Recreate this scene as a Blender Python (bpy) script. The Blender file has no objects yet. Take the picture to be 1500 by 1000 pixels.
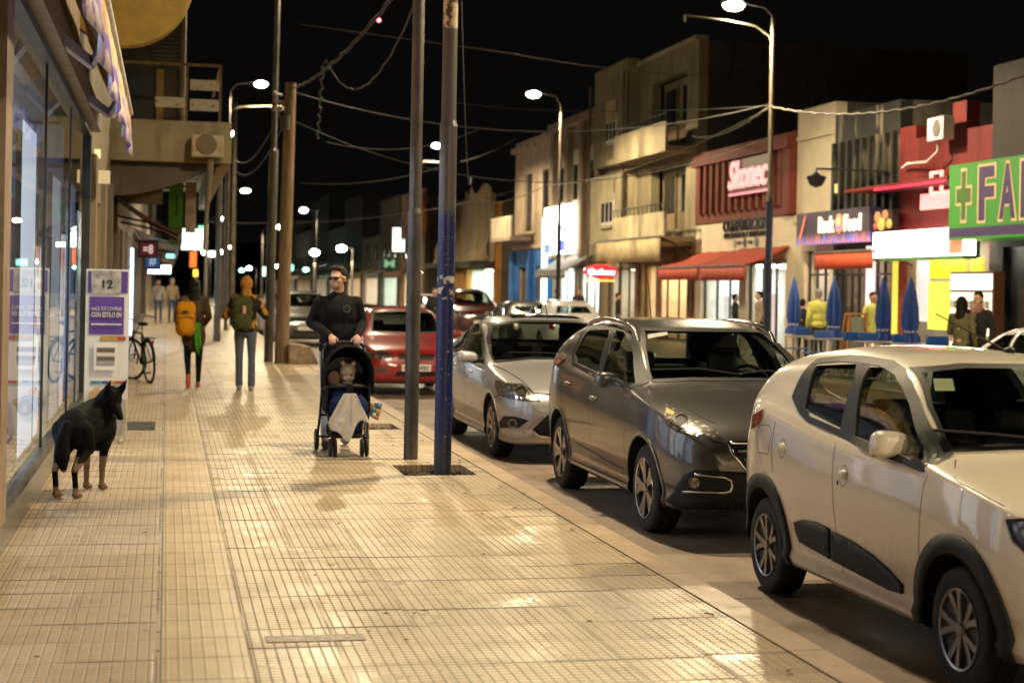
import bpy, bmesh, math, random
from mathutils import Vector, Matrix
from mathutils.bvhtree import BVHTree
from mathutils.geometry import delaunay_2d_cdt
random.seed(7)
S = bpy.context.scene
COL = S.collection
R = math.radians
# ---------------------------------------------------------------- camera
TH, ROLL, HC = R(11.9), .018, 1.62
cT, sT, cR, sR = math.cos(TH), math.sin(TH), math.cos(ROLL), math.sin(ROLL)
cam = bpy.data.cameras.new('camera'); co = bpy.data.objects.new('camera', cam); COL.objects.link(co)
rt, up, fw = Vector((cT, -sT, 0)), Vector((0, 0, 1)), Vector((sT, cT, 0))
cx, cy, cz = rt*cR + up*sR, up*cR - rt*sR, -fw
co.matrix_world = Matrix(((cx.x, cy.x, cz.x, 0), (cx.y, cy.y, cz.y, 0), (cx.z, cy.z, cz.z, HC), (0, 0, 0, 1)))
cam.sensor_width = 36; cam.lens = 57.6; cam.shift_y = -.052; cam.clip_end = 2000
cam.dof.use_dof = True; cam.dof.focus_distance = 11.6; cam.dof.aperture_fstop = 2.4
S.camera = co
# ---------------------------------------------------------------- world: night sky
W = bpy.data.worlds.new('World'); S.world = W; W.use_nodes = True
bg = W.node_tree.nodes['Background']; bg.inputs[0].default_value = (.0026, .0023, .0021, 1); bg.inputs[1].default_value = 1.0
S.view_settings.view_transform = 'Standard'; S.view_settings.look = 'None'
S.view_settings.exposure = 0.0; S.view_settings.gamma = 1
S.cycles.max_bounces = 6; S.cycles.diffuse_bounces = 2; S.cycles.glossy_bounces = 3
S.cycles.transmission_bounces = 4; S.cycles.transparent_max_bounces = 10
S.cycles.caustics_reflective = False; S.cycles.caustics_refractive = False
S.cycles.sample_clamp_indirect = 4; S.cycles.sample_clamp_direct = 0
S.cycles.use_light_tree = True
WARM = (1.0, .80, .50)
LAMP_W = 1300
# pixel of the 1500x1000 photograph -> place in the street
def uv(px, py):
    dx, dy = px-750, py-422
    return dx*cR + dy*sR, -dx*sR + dy*cR
def ray(px, py):
    u, v = uv(px, py); a = u/2400
    return (a*cT + sT, -a*sT + cT, -v/2400)
def GP(px, py, z=0):
    r = ray(px, py); t = (z-HC)/r[2]; return Vector((r[0]*t, r[1]*t, z))
def XP(px, py, x):
    r = ray(px, py); t = x/r[0]; return Vector((x, r[1]*t, HC+r[2]*t))
def YP(px, py, y):
    r = ray(px, py); t = y/r[1]; return Vector((r[0]*t, y, HC+r[2]*t))
# ---------------------------------------------------------------- materials
MATS = {}
def nt(name):
    m = bpy.data.materials.new(name); m.use_nodes = True
    return m, m.node_tree, m.node_tree.nodes['Principled BSDF']
def pm(name, col, rough=.6, metal=0, var=.18, scale=6, bump=.0, coat=0, stretch=(1, 1, 1), col2=None, thr=(.35, .7), spec=.5, sheen=0):
    if name in MATS: return MATS[name]
    m, t, b = nt(name)
    n = t.nodes; l = t.links
    tc = n.new('ShaderNodeTexCoord'); mp = n.new('ShaderNodeMapping'); mp.inputs['Scale'].default_value = stretch
    l.new(tc.outputs['Object'], mp.inputs[0])
    nz = n.new('ShaderNodeTexNoise'); nz.inputs['Scale'].default_value = scale; nz.inputs['Detail'].default_value = 6
    nz.inputs['Roughness'].default_value = .62
    l.new(mp.outputs[0], nz.inputs['Vector'])
    cr = n.new('ShaderNodeValToRGB'); l.new(nz.outputs['Fac'], cr.inputs[0])
    c2 = col2 if col2 else tuple(max(0, c*(1-var*2)) for c in col)
    cr.color_ramp.elements[0].position, cr.color_ramp.elements[1].position = thr
    cr.color_ramp.elements[0].color = (*c2, 1); cr.color_ramp.elements[1].color = (*col, 1)
    l.new(cr.outputs[0], b.inputs['Base Color'])
    b.inputs['Roughness'].default_value = rough; b.inputs['Metallic'].default_value = metal
    b.inputs['Coat Weight'].default_value = coat; b.inputs['Coat Roughness'].default_value = .04
    b.inputs['Specular IOR Level'].default_value = spec
    if sheen: b.inputs['Sheen Weight'].default_value = sheen
    if rough > .12:
        mr = n.new('ShaderNodeMapRange'); l.new(nz.outputs['Fac'], mr.inputs[0])
        mr.inputs[3].default_value = rough*1.15; mr.inputs[4].default_value = rough*.85
        l.new(mr.outputs[0], b.inputs['Roughness'])
    if bump:
        bp = n.new('ShaderNodeBump'); bp.inputs['Strength'].default_value = bump; bp.inputs['Distance'].default_value = .02
        l.new(nz.outputs['Fac'], bp.inputs['Height']); l.new(bp.outputs[0], b.inputs['Normal'])
    MATS[name] = m; return m
def em(name, col, strength, base=None):
    if name in MATS: return MATS[name]
    m, t, b = nt(name)
    b.inputs['Base Color'].default_value = (*(base or tuple(c*.5 for c in col)), 1)
    b.inputs['Emission Color'].default_value = (*col, 1); b.inputs['Emission Strength'].default_value = strength
    b.inputs['Roughness'].default_value = .4
    MATS[name] = m; return m
def glassm(name, tint=(.5, .5, .5), rough=0.0, ior=1.5):
    if name in MATS: return MATS[name]
    m = bpy.data.materials.new(name); m.use_nodes = True; t = m.node_tree; n = t.nodes; l = t.links
    n.clear(); out = n.new('ShaderNodeOutputMaterial'); mx = n.new('ShaderNodeMixShader')
    tr = n.new('ShaderNodeBsdfTransparent'); tr.inputs[0].default_value = (*tint, 1)
    gl = n.new('ShaderNodeBsdfGlossy'); gl.inputs['Roughness'].default_value = rough; gl.inputs[0].default_value = (.9, .92, .9, 1)
    lw = n.new('ShaderNodeLayerWeight'); lw.inputs['Blend'].default_value = .5
    pw = n.new('ShaderNodeMath'); pw.operation = 'POWER'; pw.inputs[1].default_value = 5; l.new(lw.outputs['Facing'], pw.inputs[0])
    fr = n.new('ShaderNodeMath'); fr.operation = 'MULTIPLY_ADD'; r0 = ((ior-1)/(ior+1))**2*1.8; fr.inputs[1].default_value = 1-r0; fr.inputs[2].default_value = r0
    l.new(pw.outputs[0], fr.inputs[0]); l.new(fr.outputs[0], mx.inputs[0]); l.new(tr.outputs[0], mx.inputs[1]); l.new(gl.outputs[0], mx.inputs[2]); l.new(mx.outputs[0], out.inputs[0])
    MATS[name] = m; return m
BLACK = pm('black_plastic', (.010, .010, .011), .55, var=.1, spec=.3)
RUBBER = pm('rubber', (.016, .015, .015), .75, var=.2, scale=20)
CHROME = pm('chrome', (.75, .75, .76), .12, 1, var=.05)
STEEL = pm('steel', (.35, .34, .32), .4, .8, var=.2)
DARKMETAL = pm('dark_metal', (.03, .03, .032), .45, .3, var=.2)
WHITEP = pm('white_paint', (.72, .70, .66), .5, var=.08)
# ---------------------------------------------------------------- mesh helpers
ROOTM = {}
class MB:
    def __init__(s): s.v = []; s.f = []; s.m = []; s.cm = 0
    def add(s, vs, fs):
        o = len(s.v); s.v += [tuple(v) for v in vs]
        for f in fs: s.f.append([i+o for i in f]); s.m.append(s.cm)
        return s
    def box(s, x0, x1, y0, y1, z0, z1, M=None):
        vs = [(x, y, z) for z in (z0, z1) for y in (y0, y1) for x in (x0, x1)]
        if M is not None: vs = [M @ Vector(v) for v in vs]
        return s.add(vs, [(0, 2, 3, 1), (4, 5, 7, 6), (0, 1, 5, 4), (2, 6, 7, 3), (0, 4, 6, 2), (1, 3, 7, 5)])
    def bar(s, a, b, w, h=None, upv=(0, 0, 1)):
        a, b = Vector(a), Vector(b); d = b-a; L = d.length; d = d/L; u = Vector(upv)
        if abs(d.dot(u)) > .98: u = Vector((1, 0, 0))
        x = d.cross(u).normalized(); z = x.cross(d); h = h or w
        M = Matrix(((x.x, d.x, z.x, a.x), (x.y, d.y, z.y, a.y), (x.z, d.z, z.z, a.z), (0, 0, 0, 1)))
        return s.box(-w/2, w/2, 0, L, -h/2, h/2, M)
    def tube(s, pts, r, n=8, cap=True):
        pts = [Vector(p) for p in pts]; k = len(pts); rs = r if isinstance(r, (list, tuple)) else [r]*k
        o = len(s.v); prev = None
        for i, p in enumerate(pts):
            d = (pts[min(i+1, k-1)]-pts[max(i-1, 0)]).normalized()
            if prev is None:
                u = Vector((0, 0, 1)) if abs(d.z) < .9 else Vector((1, 0, 0)); x = d.cross(u).normalized()
            else:
                x = (prev - d*prev.dot(d)).normalized()
            prev = x; y = d.cross(x)
            for j in range(n):
                a = 2*math.pi*j/n; s.v.append(tuple(p + (x*math.cos(a)+y*math.sin(a))*rs[i]))
        for i in range(k-1):
            for j in range(n):
                s.f.append([o+i*n+j, o+i*n+(j+1) % n, o+(i+1)*n+(j+1) % n, o+(i+1)*n+j]); s.m.append(s.cm)
        if cap:
            s.f.append([o+j for j in range(n)][::-1]); s.m.append(s.cm)
            s.f.append([o+(k-1)*n+j for j in range(n)]); s.m.append(s.cm)
        return s
    def lathe(s, prof, n=24, M=None, axis='z'):
        # prof: (radius, height)
        o = len(s.v)
        for r_, h_ in prof:
            for j in range(n):
                a = 2*math.pi*j/n
                p = (r_*math.cos(a), r_*math.sin(a), h_)
                if axis == 'x': p = (p[2], p[0], p[1])
                if axis == 'y': p = (p[0], p[2], p[1])
                s.v.append(tuple(M @ Vector(p)) if M is not None else p)
        for i in range(len(prof)-1):
            for j in range(n):
                q = [o+i*n+j, o+i*n+(j+1) % n, o+(i+1)*n+(j+1) % n, o+(i+1)*n+j]
                s.f.append(q); s.m.append(s.cm)
        return s
    def prism(s, poly, a, b, fn):
        # poly 2D, extruded between a and b; fn(u,v,w)->xyz
        n = len(poly); vs = [fn(u, v, a) for u, v in poly]+[fn(u, v, b) for u, v in poly]
        fs = [list(range(n))[::-1], [n+i for i in range(n)]]+[[i, (i+1) % n, n+(i+1) % n, n+i] for i in range(n)]
        return s.add(vs, fs)
    def ell(s, c, r, M=None, nu=12, nv=8):
        c = Vector(c); vs = []; fs = []
        vs.append(Vector((0, 0, -1)))
        for i in range(1, nv):
            t = math.pi*i/nv - math.pi/2
            for j in range(nu):
                a = 2*math.pi*j/nu; vs.append(Vector((math.cos(t)*math.cos(a), math.cos(t)*math.sin(a), math.sin(t))))
        vs.append(Vector((0, 0, 1)))
        for j in range(nu): fs.append([0, 1+(j+1) % nu, 1+j])
        for i in range(nv-2):
            for j in range(nu):
                fs.append([1+i*nu+j, 1+i*nu+(j+1) % nu, 1+(i+1)*nu+(j+1) % nu, 1+(i+1)*nu+j])
        L = len(vs)-1
        for j in range(nu): fs.append([L, 1+(nv-2)*nu+j, 1+(nv-2)*nu+(j+1) % nu])
        out = []
        for v in vs:
            q = Vector((v.x*r[0], v.y*r[1], v.z*r[2]))
            if M is not None: q = M.to_3x3() @ q
            out.append(q+c)
        return s.add(out, fs)
    def cap(s, a, b, ra, rb, n=12):
        a, b = Vector(a), Vector(b); d = (b-a); L = max(d.length, 1e-5); d = d/L
        pts, rs = [], []
        for t in (-1, -.87, -.5): pts.append(a+d*ra*t); rs.append(max(ra*math.sqrt(max(0, 1-t*t)), ra*.05))
        pts.append(a); rs.append(ra); pts.append(b); rs.append(rb)
        for t in (.5, .87, 1): pts.append(b+d*rb*t); rs.append(max(rb*math.sqrt(max(0, 1-t*t)), rb*.05))
        return s.tube(pts, rs, n)
    def build(s, name, mat, parent=None, local=False, smooth=None, bevel=0, **k):
        me = bpy.data.meshes.new(name)
        vs = s.v
        if parent is not None and not local:
            Mi = rootm(parent).inverted(); vs = [tuple(Mi @ Vector(v)) for v in vs]
        me.from_pydata(vs, [], s.f)
        mats = mat if isinstance(mat, (list, tuple)) else [mat]
        for m in mats: me.materials.append(m)
        if len(mats) > 1: me.polygons.foreach_set('material_index', s.m)
        bm = bmesh.new(); bm.from_mesh(me); bmesh.ops.recalc_face_normals(bm, faces=bm.faces); bm.to_mesh(me); bm.free()
        me.update()
        if smooth is not None: sm(me, smooth)
        o = bpy.data.objects.new(name, me); COL.objects.link(o)
        if parent is not None: o.parent = parent; ROOTM[o] = rootm(parent)
        if bevel:
            b = o.modifiers.new('b', 'BEVEL'); b.width = bevel; b.segments = 2; b.limit_method = 'ANGLE'
        for kk, vv in k.items(): o[kk] = vv
        return o
def sm(me, ang):
    me.polygons.foreach_set('use_smooth', [True]*len(me.polygons)); me.set_sharp_from_angle(angle=R(ang)); me.update()
def rootm(o): return ROOTM.get(o, Matrix.Identity(4))
LABELS = {}
def thing(name, label, cat, loc=(0, 0, 0), rz=0, group=None):
    o = bpy.data.objects.new(name, None); COL.objects.link(o); o.empty_display_size = .2
    M = Matrix.Translation(Vector(loc)) @ Matrix.Rotation(rz, 4, 'Z')
    o.location = loc; o.rotation_euler = (0, 0, rz); ROOTM[o] = M
    return tag(o, label, cat, group)
def tag(o, label, cat, group=None):
    o['label'] = label; o['category'] = cat
    if group: o['group'] = group
    return o
def solo(mb, name, mat, label, cat, group=None, loc=None, **k):
    o = mb.build(name, mat, **k)
    if loc:
        M = Matrix.Translation(-Vector(loc)); o.data.transform(M); o.location = loc
    return tag(o, label, cat, group)
def struct(mb, name, mat, kind='structure', **k):
    o = mb.build(name, mat, **k); o['kind'] = kind; return o
def copy_tree(o, parent=None, loc=None, rz=None, label=None):
    c = o.copy(); COL.objects.link(c)
    if parent: c.parent = parent
    if loc is not None: c.location = loc
    if rz is not None: c.rotation_euler = (0, 0, rz)
    if label: c['label'] = label
    for ch in list(o.children): copy_tree(ch, c)
    return c
def blob(mb, name, mat, parent, voxel=.012, smooth=4, local=True, rule=None, fac=.5, **k):
    """weld overlapping closed volumes into one continuous skin"""
    me = bpy.data.meshes.new('t'); me.from_pydata(mb.v, [], mb.f)
    bm = bmesh.new(); bm.from_mesh(me); bmesh.ops.recalc_face_normals(bm, faces=bm.faces); bm.to_mesh(me); bm.free()
    t = bpy.data.objects.new('t', me); COL.objects.link(t)
    r = t.modifiers.new('r', 'REMESH'); r.mode = 'VOXEL'; r.voxel_size = voxel; r.use_smooth_shade = True
    if smooth:
        s_ = t.modifiers.new('s', 'SMOOTH'); s_.factor = fac; s_.iterations = smooth
    dg = bpy.context.evaluated_depsgraph_get(); dg.update()
    m2 = bpy.data.meshes.new_from_object(t.evaluated_get(dg), depsgraph=dg)
    bpy.data.objects.remove(t); bpy.data.meshes.remove(me)
    m2.name = name; m2.materials.clear()
    mats = mat if isinstance(mat, (list, tuple)) else [mat]
    for m in mats: m2.materials.append(m)
    if rule: m2.polygons.foreach_set('material_index', [rule(p.center) for p in m2.polygons])
    m2.polygons.foreach_set('use_smooth', [True]*len(m2.polygons)); m2.update()
    o = bpy.data.objects.new(name, m2); COL.objects.link(o)
    if parent is not None: o.parent = parent; ROOTM[o] = rootm(parent)
    for kk, vv in k.items(): o[kk] = vv
    return o
FM = {'-X': (Vector((0, -1, 0)), Vector((0, 0, 1)), Vector((-1, 0, 0))), '+X': (Vector((0, 1, 0)), Vector((0, 0, 1)), Vector((1, 0, 0))),
      '-Y': (Vector((1, 0, 0)), Vector((0, 0, 1)), Vector((0, -1, 0))), '+Y': (Vector((-1, 0, 0)), Vector((0, 0, 1)), Vector((0, 1, 0)))}
def text(s, w, h, mat, c, face, name='lettering', parent=None, depth=.01, off=0, shear=0, align=None):
    """lettering fitted in a w x h box centred at world point c, facing the given way"""
    cu = bpy.data.curves.new('t', 'FONT'); cu.body = s; cu.extrude = .01; cu.offset = off; cu.resolution_u = 3; cu.shear = shear
    cu.space_line = .85; cu.align_x = 'CENTER'
    t = bpy.data.objects.new('t', cu); COL.objects.link(t)
    dg = bpy.context.evaluated_depsgraph_get(); dg.update()
    me = bpy.data.meshes.new_from_object(t.evaluated_get(dg), depsgraph=dg)
    bpy.data.objects.remove(t); bpy.data.curves.remove(cu)
    xs = [v.co.x for v in me.vertices]; ys = [v.co.y for v in me.vertices]
    x0, x1, y0, y1 = min(xs), max(xs), min(ys), max(ys)
    rx, uy, nz_ = FM[face] if isinstance(face, str) else face
    Mi = rootm(parent).inverted() if parent is not None else Matrix.Identity(4)
    c = Vector(c)
    for v in me.vertices:
        a = ((v.co.x-x0)/(x1-x0)-.5)*w; b = ((v.co.y-y0)/(y1-y0)-.5)*h; d = v.co.z/.01*depth
        v.co = Mi @ (c + rx*a + uy*b + nz_*d)
    me.materials.clear(); me.materials.append(mat); me.name = name; me.update()
    o = bpy.data.objects.new(name, me); COL.objects.link(o)
    if parent is not None: o.parent = parent; ROOTM[o] = rootm(parent)
    return o
def cables(name, a, b, sag, r=.012, n=16):
    a, b = Vector(a), Vector(b)
    return [a.lerp(b, i/n) - Vector((0, 0, sag*4*(i/n)*(1-i/n))) for i in range(n+1)]
# ================================================================ ground materials
class NG:
    def __init__(s, name):
        s.m, s.t, s.b = nt(name); s.n = s.t.nodes; s.l = s.t.links
        s.tc = s.n.new('ShaderNodeTexCoord')
        sp = s.n.new('ShaderNodeSeparateXYZ'); s.l.new(s.tc.outputs['Object'], sp.inputs[0]); s.x, s.y, s.z = sp.outputs
        s.obj = s.tc.outputs['Object']
    def ma(s, op, a, b=None, c=None):
        n = s.n.new('ShaderNodeMath'); n.operation = op
        for i, v in enumerate((a, b, c)):
            if v is None: continue
            if isinstance(v, (int, float)): n.inputs[i].default_value = v
            else: s.l.new(v, n.inputs[i])
        return n.outputs[0]
    def mr(s, v, a, b, c, d, smooth=False):
        n = s.n.new('ShaderNodeMapRange'); s.l.new(v, n.inputs[0])
        if smooth: n.interpolation_type = 'SMOOTHSTEP'
        for i, q in enumerate((a, b, c, d)): n.inputs[i+1].default_value = q
        return n.outputs[0]
    def line(s, co, period, w, off=0.0):
        f = s.ma('FRACT', s.ma('DIVIDE', s.ma('ADD', co, off), period))
        d = s.ma('MULTIPLY', s.ma('MINIMUM', f, s.ma('SUBTRACT', 1.0, f)), period)
        return s.mr(d, w*.5, w, 1, 0)
    def noise(s, scale, detail=5, vec=None, stretch=None):
        n = s.n.new('ShaderNodeTexNoise'); n.inputs['Scale'].default_value = scale; n.inputs['Detail'].default_value = detail
        v = vec or s.obj
        if stretch:
            mp = s.n.new('ShaderNodeMapping'); mp.inputs['Scale'].default_value = stretch; s.l.new(v, mp.inputs[0]); v = mp.outputs[0]
        s.l.new(v, n.inputs['Vector']); return n.outputs['Fac']
    def mix(s, f, a, b, mode='MIX'):
        n = s.n.new('ShaderNodeMix'); n.data_type = 'RGBA'; n.blend_type = mode
        if isinstance(f, (int, float)): n.inputs[0].default_value = f
        else: s.l.new(f, n.inputs[0])
        for i, v in ((6, a), (7, b)):
            if isinstance(v, tuple): n.inputs[i].default_value = (*v, 1)
            else: s.l.new(v, n.inputs[i])
        return n.outputs[2]
    def white(s, *co):
        c = s.n.new('ShaderNodeCombineXYZ')
        for i, v in enumerate(co): s.l.new(v, c.inputs[i])
        w = s.n.new('ShaderNodeTexWhiteNoise'); s.l.new(c.outputs[0], w.inputs[0]); return w.outputs['Value']
    def fin(s, col, rough=None, bump=None, bd=.01, bs=1.0):
        s.l.new(col, s.b.inputs['Base Color'])
        if rough is not None:
            if isinstance(rough, (int, float)): s.b.inputs['Roughness'].default_value = rough
            else: s.l.new(rough, s.b.inputs['Roughness'])
        if bump is not None:
            n = s.n.new('ShaderNodeBump'); n.inputs['Distance'].default_value = bd; n.inputs['Strength'].default_value = bs
            s.l.new(bump, n.inputs['Height']); s.l.new(n.outputs[0], s.b.inputs['Normal'])
        return s.m
def tile_material():
    g = NG('sidewalk_tiles')
    px_, py_ = g.ma('FLOOR', g.ma('DIVIDE', g.ma('ADD', g.x, .02), 1.2)), None
    shift = g.ma('MULTIPLY', g.white(px_, px_), .4); ys = g.ma('ADD', g.y, shift)
    py_ = g.ma('FLOOR', g.ma('DIVIDE', ys, 1.6)); pan = g.white(px_, py_)
    fx, fy = g.line(g.x, .05, .0058), g.line(ys, .05, .0105)
    jx, jy = g.line(g.x, .40, .013, .02), g.line(ys, .40, .022)
    tx, ty = g.ma('FLOOR', g.ma('DIVIDE', g.ma('ADD', g.x, .02), .4)), g.ma('FLOOR', g.ma('DIVIDE', ys, .4))
    wn = g.white(tx, ty)
    big = g.noise(.55, 4); mid = g.noise(3.2, 6); fine = g.noise(38, 3)
    base = g.mix(wn, (.52, .40, .25), (.63, .505, .345))
    base = g.mix(g.mr(pan, .3, 1, 0, .38), base, (.47, .315, .16))
    base = g.mix(g.mr(g.white(py_, px_), .7, 1, 0, .30), base, (.36, .30, .24))
    base = g.mix(g.mr(big, .38, .68, 0, .5), base, (.40, .31, .20))
    base = g.mix(g.mr(mid, .5, .72, 0, .55), base, (.31, .23, .15))
    base = g.mix(g.mr(fine, .55, .8, 0, .3), base, (.22, .17, .11))
    jn = g.mr(g.white(tx, g.ma('MULTIPLY', ty, 0.0)), 0, 1, .2, 1)
    cx_ = g.mr(g.noise(1.1, 3), .42, .54, .2, 1); cy_ = g.mr(g.noise(1.4, 3, stretch=(.6, 2.4, 1)), .42, .56, .25, 1)
    fl = g.ma('MAXIMUM', g.ma('MULTIPLY', fx, .60), g.ma('MULTIPLY', fy, .50))
    jl = g.ma('MAXIMUM', g.ma('MULTIPLY', g.ma('MULTIPLY', jx, jn), cx_), g.ma('MULTIPLY', jy, cy_))
    ln = g.ma('MAXIMUM', fl, jl)
    col = g.mix(ln, base, (.060, .036, .020))
    sp = g.mr(g.noise(9, 1), .72, .76, 0, .6)
    col = g.mix(sp, col, (.10, .075, .05))
    col = g.mix(g.mr(g.noise(2.1, 2, stretch=(1.6, 1, 1)), .70, .76, 0, .35), col, (.16, .12, .08))
    g.b.inputs['Specular IOR Level'].default_value = .42
    h = g.ma('SUBTRACT', g.ma('ADD', g.ma('MULTIPLY', wn, .5), g.ma('MULTIPLY', g.noise(2.6, 3), 1.3)), g.ma('MULTIPLY', ln, .6))
    ro = g.ma('ADD', g.ma('ADD', g.mr(mid, .3, .7, .21, .40), g.ma('MULTIPLY', g.white(ty, tx), .10)), g.ma('MULTIPLY', ln, .4))
    return g.fin(col, ro, h, .004, 1.0)
def tactile_material():
    g = NG('tactile_tiles')
    jx, jy = g.line(g.x, .38, .007), g.line(g.y, .40, .009)
    ty = g.ma('FLOOR', g.ma('DIVIDE', g.y, .4)); wn = g.white(ty, ty)
    base = g.mix(wn, (.43, .31, .17), (.52, .39, .23))
    base = g.mix(g.mr(g.noise(3, 5), .4, .7, 0, .5), base, (.33, .23, .12))
    # rows of small domes
    dx = g.ma('SUBTRACT', g.ma('FRACT', g.ma('DIVIDE', g.x, .0543)), .5); dy = g.ma('SUBTRACT', g.ma('FRACT', g.ma('DIVIDE', g.y, .0333)), .5)
    d = g.ma('SQRT', g.ma('ADD', g.ma('POWER', g.ma('MULTIPLY', dx, .0543), 2), g.ma('POWER', g.ma('MULTIPLY', dy, .0333), 2)))
    dome = g.mr(d, .004, .010, 1, 0, True)
    jl = g.ma('MULTIPLY', g.ma('MAXIMUM', jx, jy), .75)
    col = g.mix(jl, base, (.07, .045, .03)); col = g.mix(g.ma('MULTIPLY', dome, .6), col, (.16, .10, .055))
    h = g.ma('SUBTRACT', dome, jl)
    return g.fin(col, g.mr(g.noise(5, 4), .3, .7, .3, .5), h, .004, .7)
def slab_material():
    g = NG('street_concrete')
    jy = g.line(g.y, 3.4, .02, 1.1)
    base = g.mix(g.mr(g.noise(.8, 6), .3, .7, 0, 1), (.20, .15, .11), (.29, .22, .165))
    base = g.mix(g.mr(g.noise(7, 6, stretch=(1, .35, 1)), .48, .7, 0, .6), base, (.17, .105, .075))
    base = g.mix(g.mr(g.noise(60, 2), .5, .8, 0, .35), base, (.12, .08, .06))
    wet = g.mr(g.noise(.5, 4), .52, .6, 0, 1)
    gut = g.mr(g.ma('ADD', g.x, g.mr(g.noise(3, 4), 0, 1, -.12, .12)), 2.98, 3.16, .85, 0); base = g.mix(gut, base, (.05, .036, .028))
    oil = g.mr(g.noise(1.7, 4), .60, .70, 0, .7); base = g.mix(oil, base, (.06, .042, .036))
    col = g.mix(jy, base, (.05, .035, .03)); col = g.mix(g.ma('MULTIPLY', wet, .3), col, (.09, .06, .045))
    return g.fin(col, g.mr(wet, 0, 1, .62, .38), g.ma('ADD', g.noise(80, 3), g.ma('MULTIPLY', jy, -1)), .004, .6)
def asphalt_material():
    g = NG('asphalt')
    base = g.mix(g.mr(g.noise(.6, 5), .3, .7, 0, 1), (.05, .036, .028), (.085, .062, .048))
    base = g.mix(g.mr(g.noise(90, 2), .5, .75, 0, .5), base, (.14, .105, .08))
    wet = g.mr(g.noise(.9, 5), .47, .58, 0, 1)
    return g.fin(base, g.mr(wet, 0, 1, .55, .22), g.noise(55, 4), .012, .8)
def curb_material():
    g = NG('curb_concrete')
    jy = g.line(g.y, 1.0, .012)
    base = g.mix(g.mr(g.noise(2.5, 6), .3, .7, 0, 1), (.36, .25, .155), (.47, .34, .225))
    base = g.mix(g.mr(g.noise(30, 4), .5, .75, 0, .5), base, (.24, .165, .11))
    return g.fin(g.mix(g.ma('MULTIPLY', jy, .7), base, (.08, .055, .04)), g.mr(g.noise(6, 4), .3, .7, .4, .6), g.noise(40, 4), .003, .5)
TILE, TACT, SLAB, ASPH, CURBM = tile_material(), tactile_material(), slab_material(), asphalt_material(), curb_material()
ZR = -.17
struct(MB().box(-300, 300, -120, 900, -1.0, ZR-.008), 'ground', ASPH)
struct(MB().box(2.96, 5.35, -12, 130, -.9, ZR), 'road', SLAB)
struct(MB().box(5.35, 12.0, -12, 330, -.9, ZR+.001), 'road', ASPH)
m = MB(); rl = random.Random(3)
for k in range(170):
    x = rl.choice([rl.gauss(3.05, .05), rl.gauss(3.05, .05), rl.uniform(-.9, 2.9), rl.gauss(2.7, .2)]); y = rl.uniform(5.5, 26); z = (ZR if x > 2.96 else .004)+.006
    if 2.78 < x < 2.98: continue
    a = rl.uniform(0, 6.3); L_ = rl.uniform(.012, .035); w_ = L_*rl.uniform(.35, .6); c_, s_ = math.cos(a), math.sin(a)
    m.add([(x-c_*L_, y-s_*L_, z), (x+s_*w_, y-c_*w_, z+.006), (x+c_*L_, y+s_*L_, z+.002), (x-s_*w_, y+c_*w_, z+.008)], [(0, 1, 2, 3)])
struct(m, 'leaf_litter', pm('dry_leaf', (.20, .12, .05), .8, var=.4, scale=9), kind='stuff')
def pits(x0, x1, y0, y1, holes):
    m = MB(); ys = sorted({y0, y1}|{h[2] for h in holes}|{h[3] for h in holes})
    for a, b in zip(ys, ys[1:]):
        hs = [h for h in holes if h[2] < b-1e-6 and h[3] > a+1e-6]
        x = x0
        for h in sorted(hs):
            if h[0] > x: m.box(x, h[0], a, b, -.9, 0)
            x = h[1]
        if x < x1: m.box(x, x1, a, b, -.9, 0)
    return m
PIT = [(2.02, 2.66, 13.92, 14.75), (2.05, 2.62, 18.4, 19.2)]
struct(MB().box(-9, 0, -12, 130, -.9, 0), 'sidewalk', TILE)
struct(MB().box(0, .38, -12, 130, -.9, .002), 'tactile_paving', TACT)
struct(pits(.38, 2.78, -12, 130, PIT), 'sidewalk', TILE)
struct(MB().box(2.78, 2.96, -12, 130, -.9, .003), 'curb', CURBM)
struct(MB().box(2.776, 2.783, -12, 130, -.05, .005), 'curb', pm('curb_joint', (.16, .115, .075), .9))
struct(MB().box(12.0, 12.18, -12, 76.5, -.9, .003), 'curb', CURBM)
struct(MB().box(12.18, 16.6, -12, 76.5, -.9, 0), 'sidewalk', pm('far_paving', (.32, .24, .17), .4, var=.3, scale=3))
SOIL = pm('pit_soil', (.10, .065, .042), .95, var=.45, scale=22, bump=1.0)
m = MB(); st = MB()
for (a, b, c, d) in PIT:
    nx, ny = 14, 18; base = len(m.v)
    for j in range(ny+1):
        for i in range(nx+1):
            z = -.075+.03*math.sin(i*1.3+j*.7)*math.cos(j*1.1)+random.uniform(-.012, .012)
            m.v.append((a+(b-a)*i/nx, c+(d-c)*j/ny, z))
    for j in range(ny):
        for i in range(nx):
            k = base+j*(nx+1)+i; m.f.append([k, k+1, k+nx+2, k+nx+1]); m.m.append(0)
    for k in range(90):
        r = random.uniform(.008, .03); m.ell((random.uniform(a+.03, b-.03), random.uniform(c+.03, d-.03), -.06+r*.3), (r, r*.8, r*.7), nu=6, nv=4)
struct(m, 'soil', SOIL, kind='stuff', smooth=50)
tag(MB().box(.47, .92, 7.46, 7.60, -.02, .004).build('drain_cover', pm('cover', (.33, .25, .17), .5, var=.3, scale=25)), 'narrow brownish drain cover strip let into the pale tiles', 'drain cover')
m = MB().box(-.43, -.10, 18.3, 19.4, -.02, .004)
gr = solo(m, 'floor_grate', DARKMETAL, 'dark metal grate in the tiles beside the poster stand', 'grate')
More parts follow.
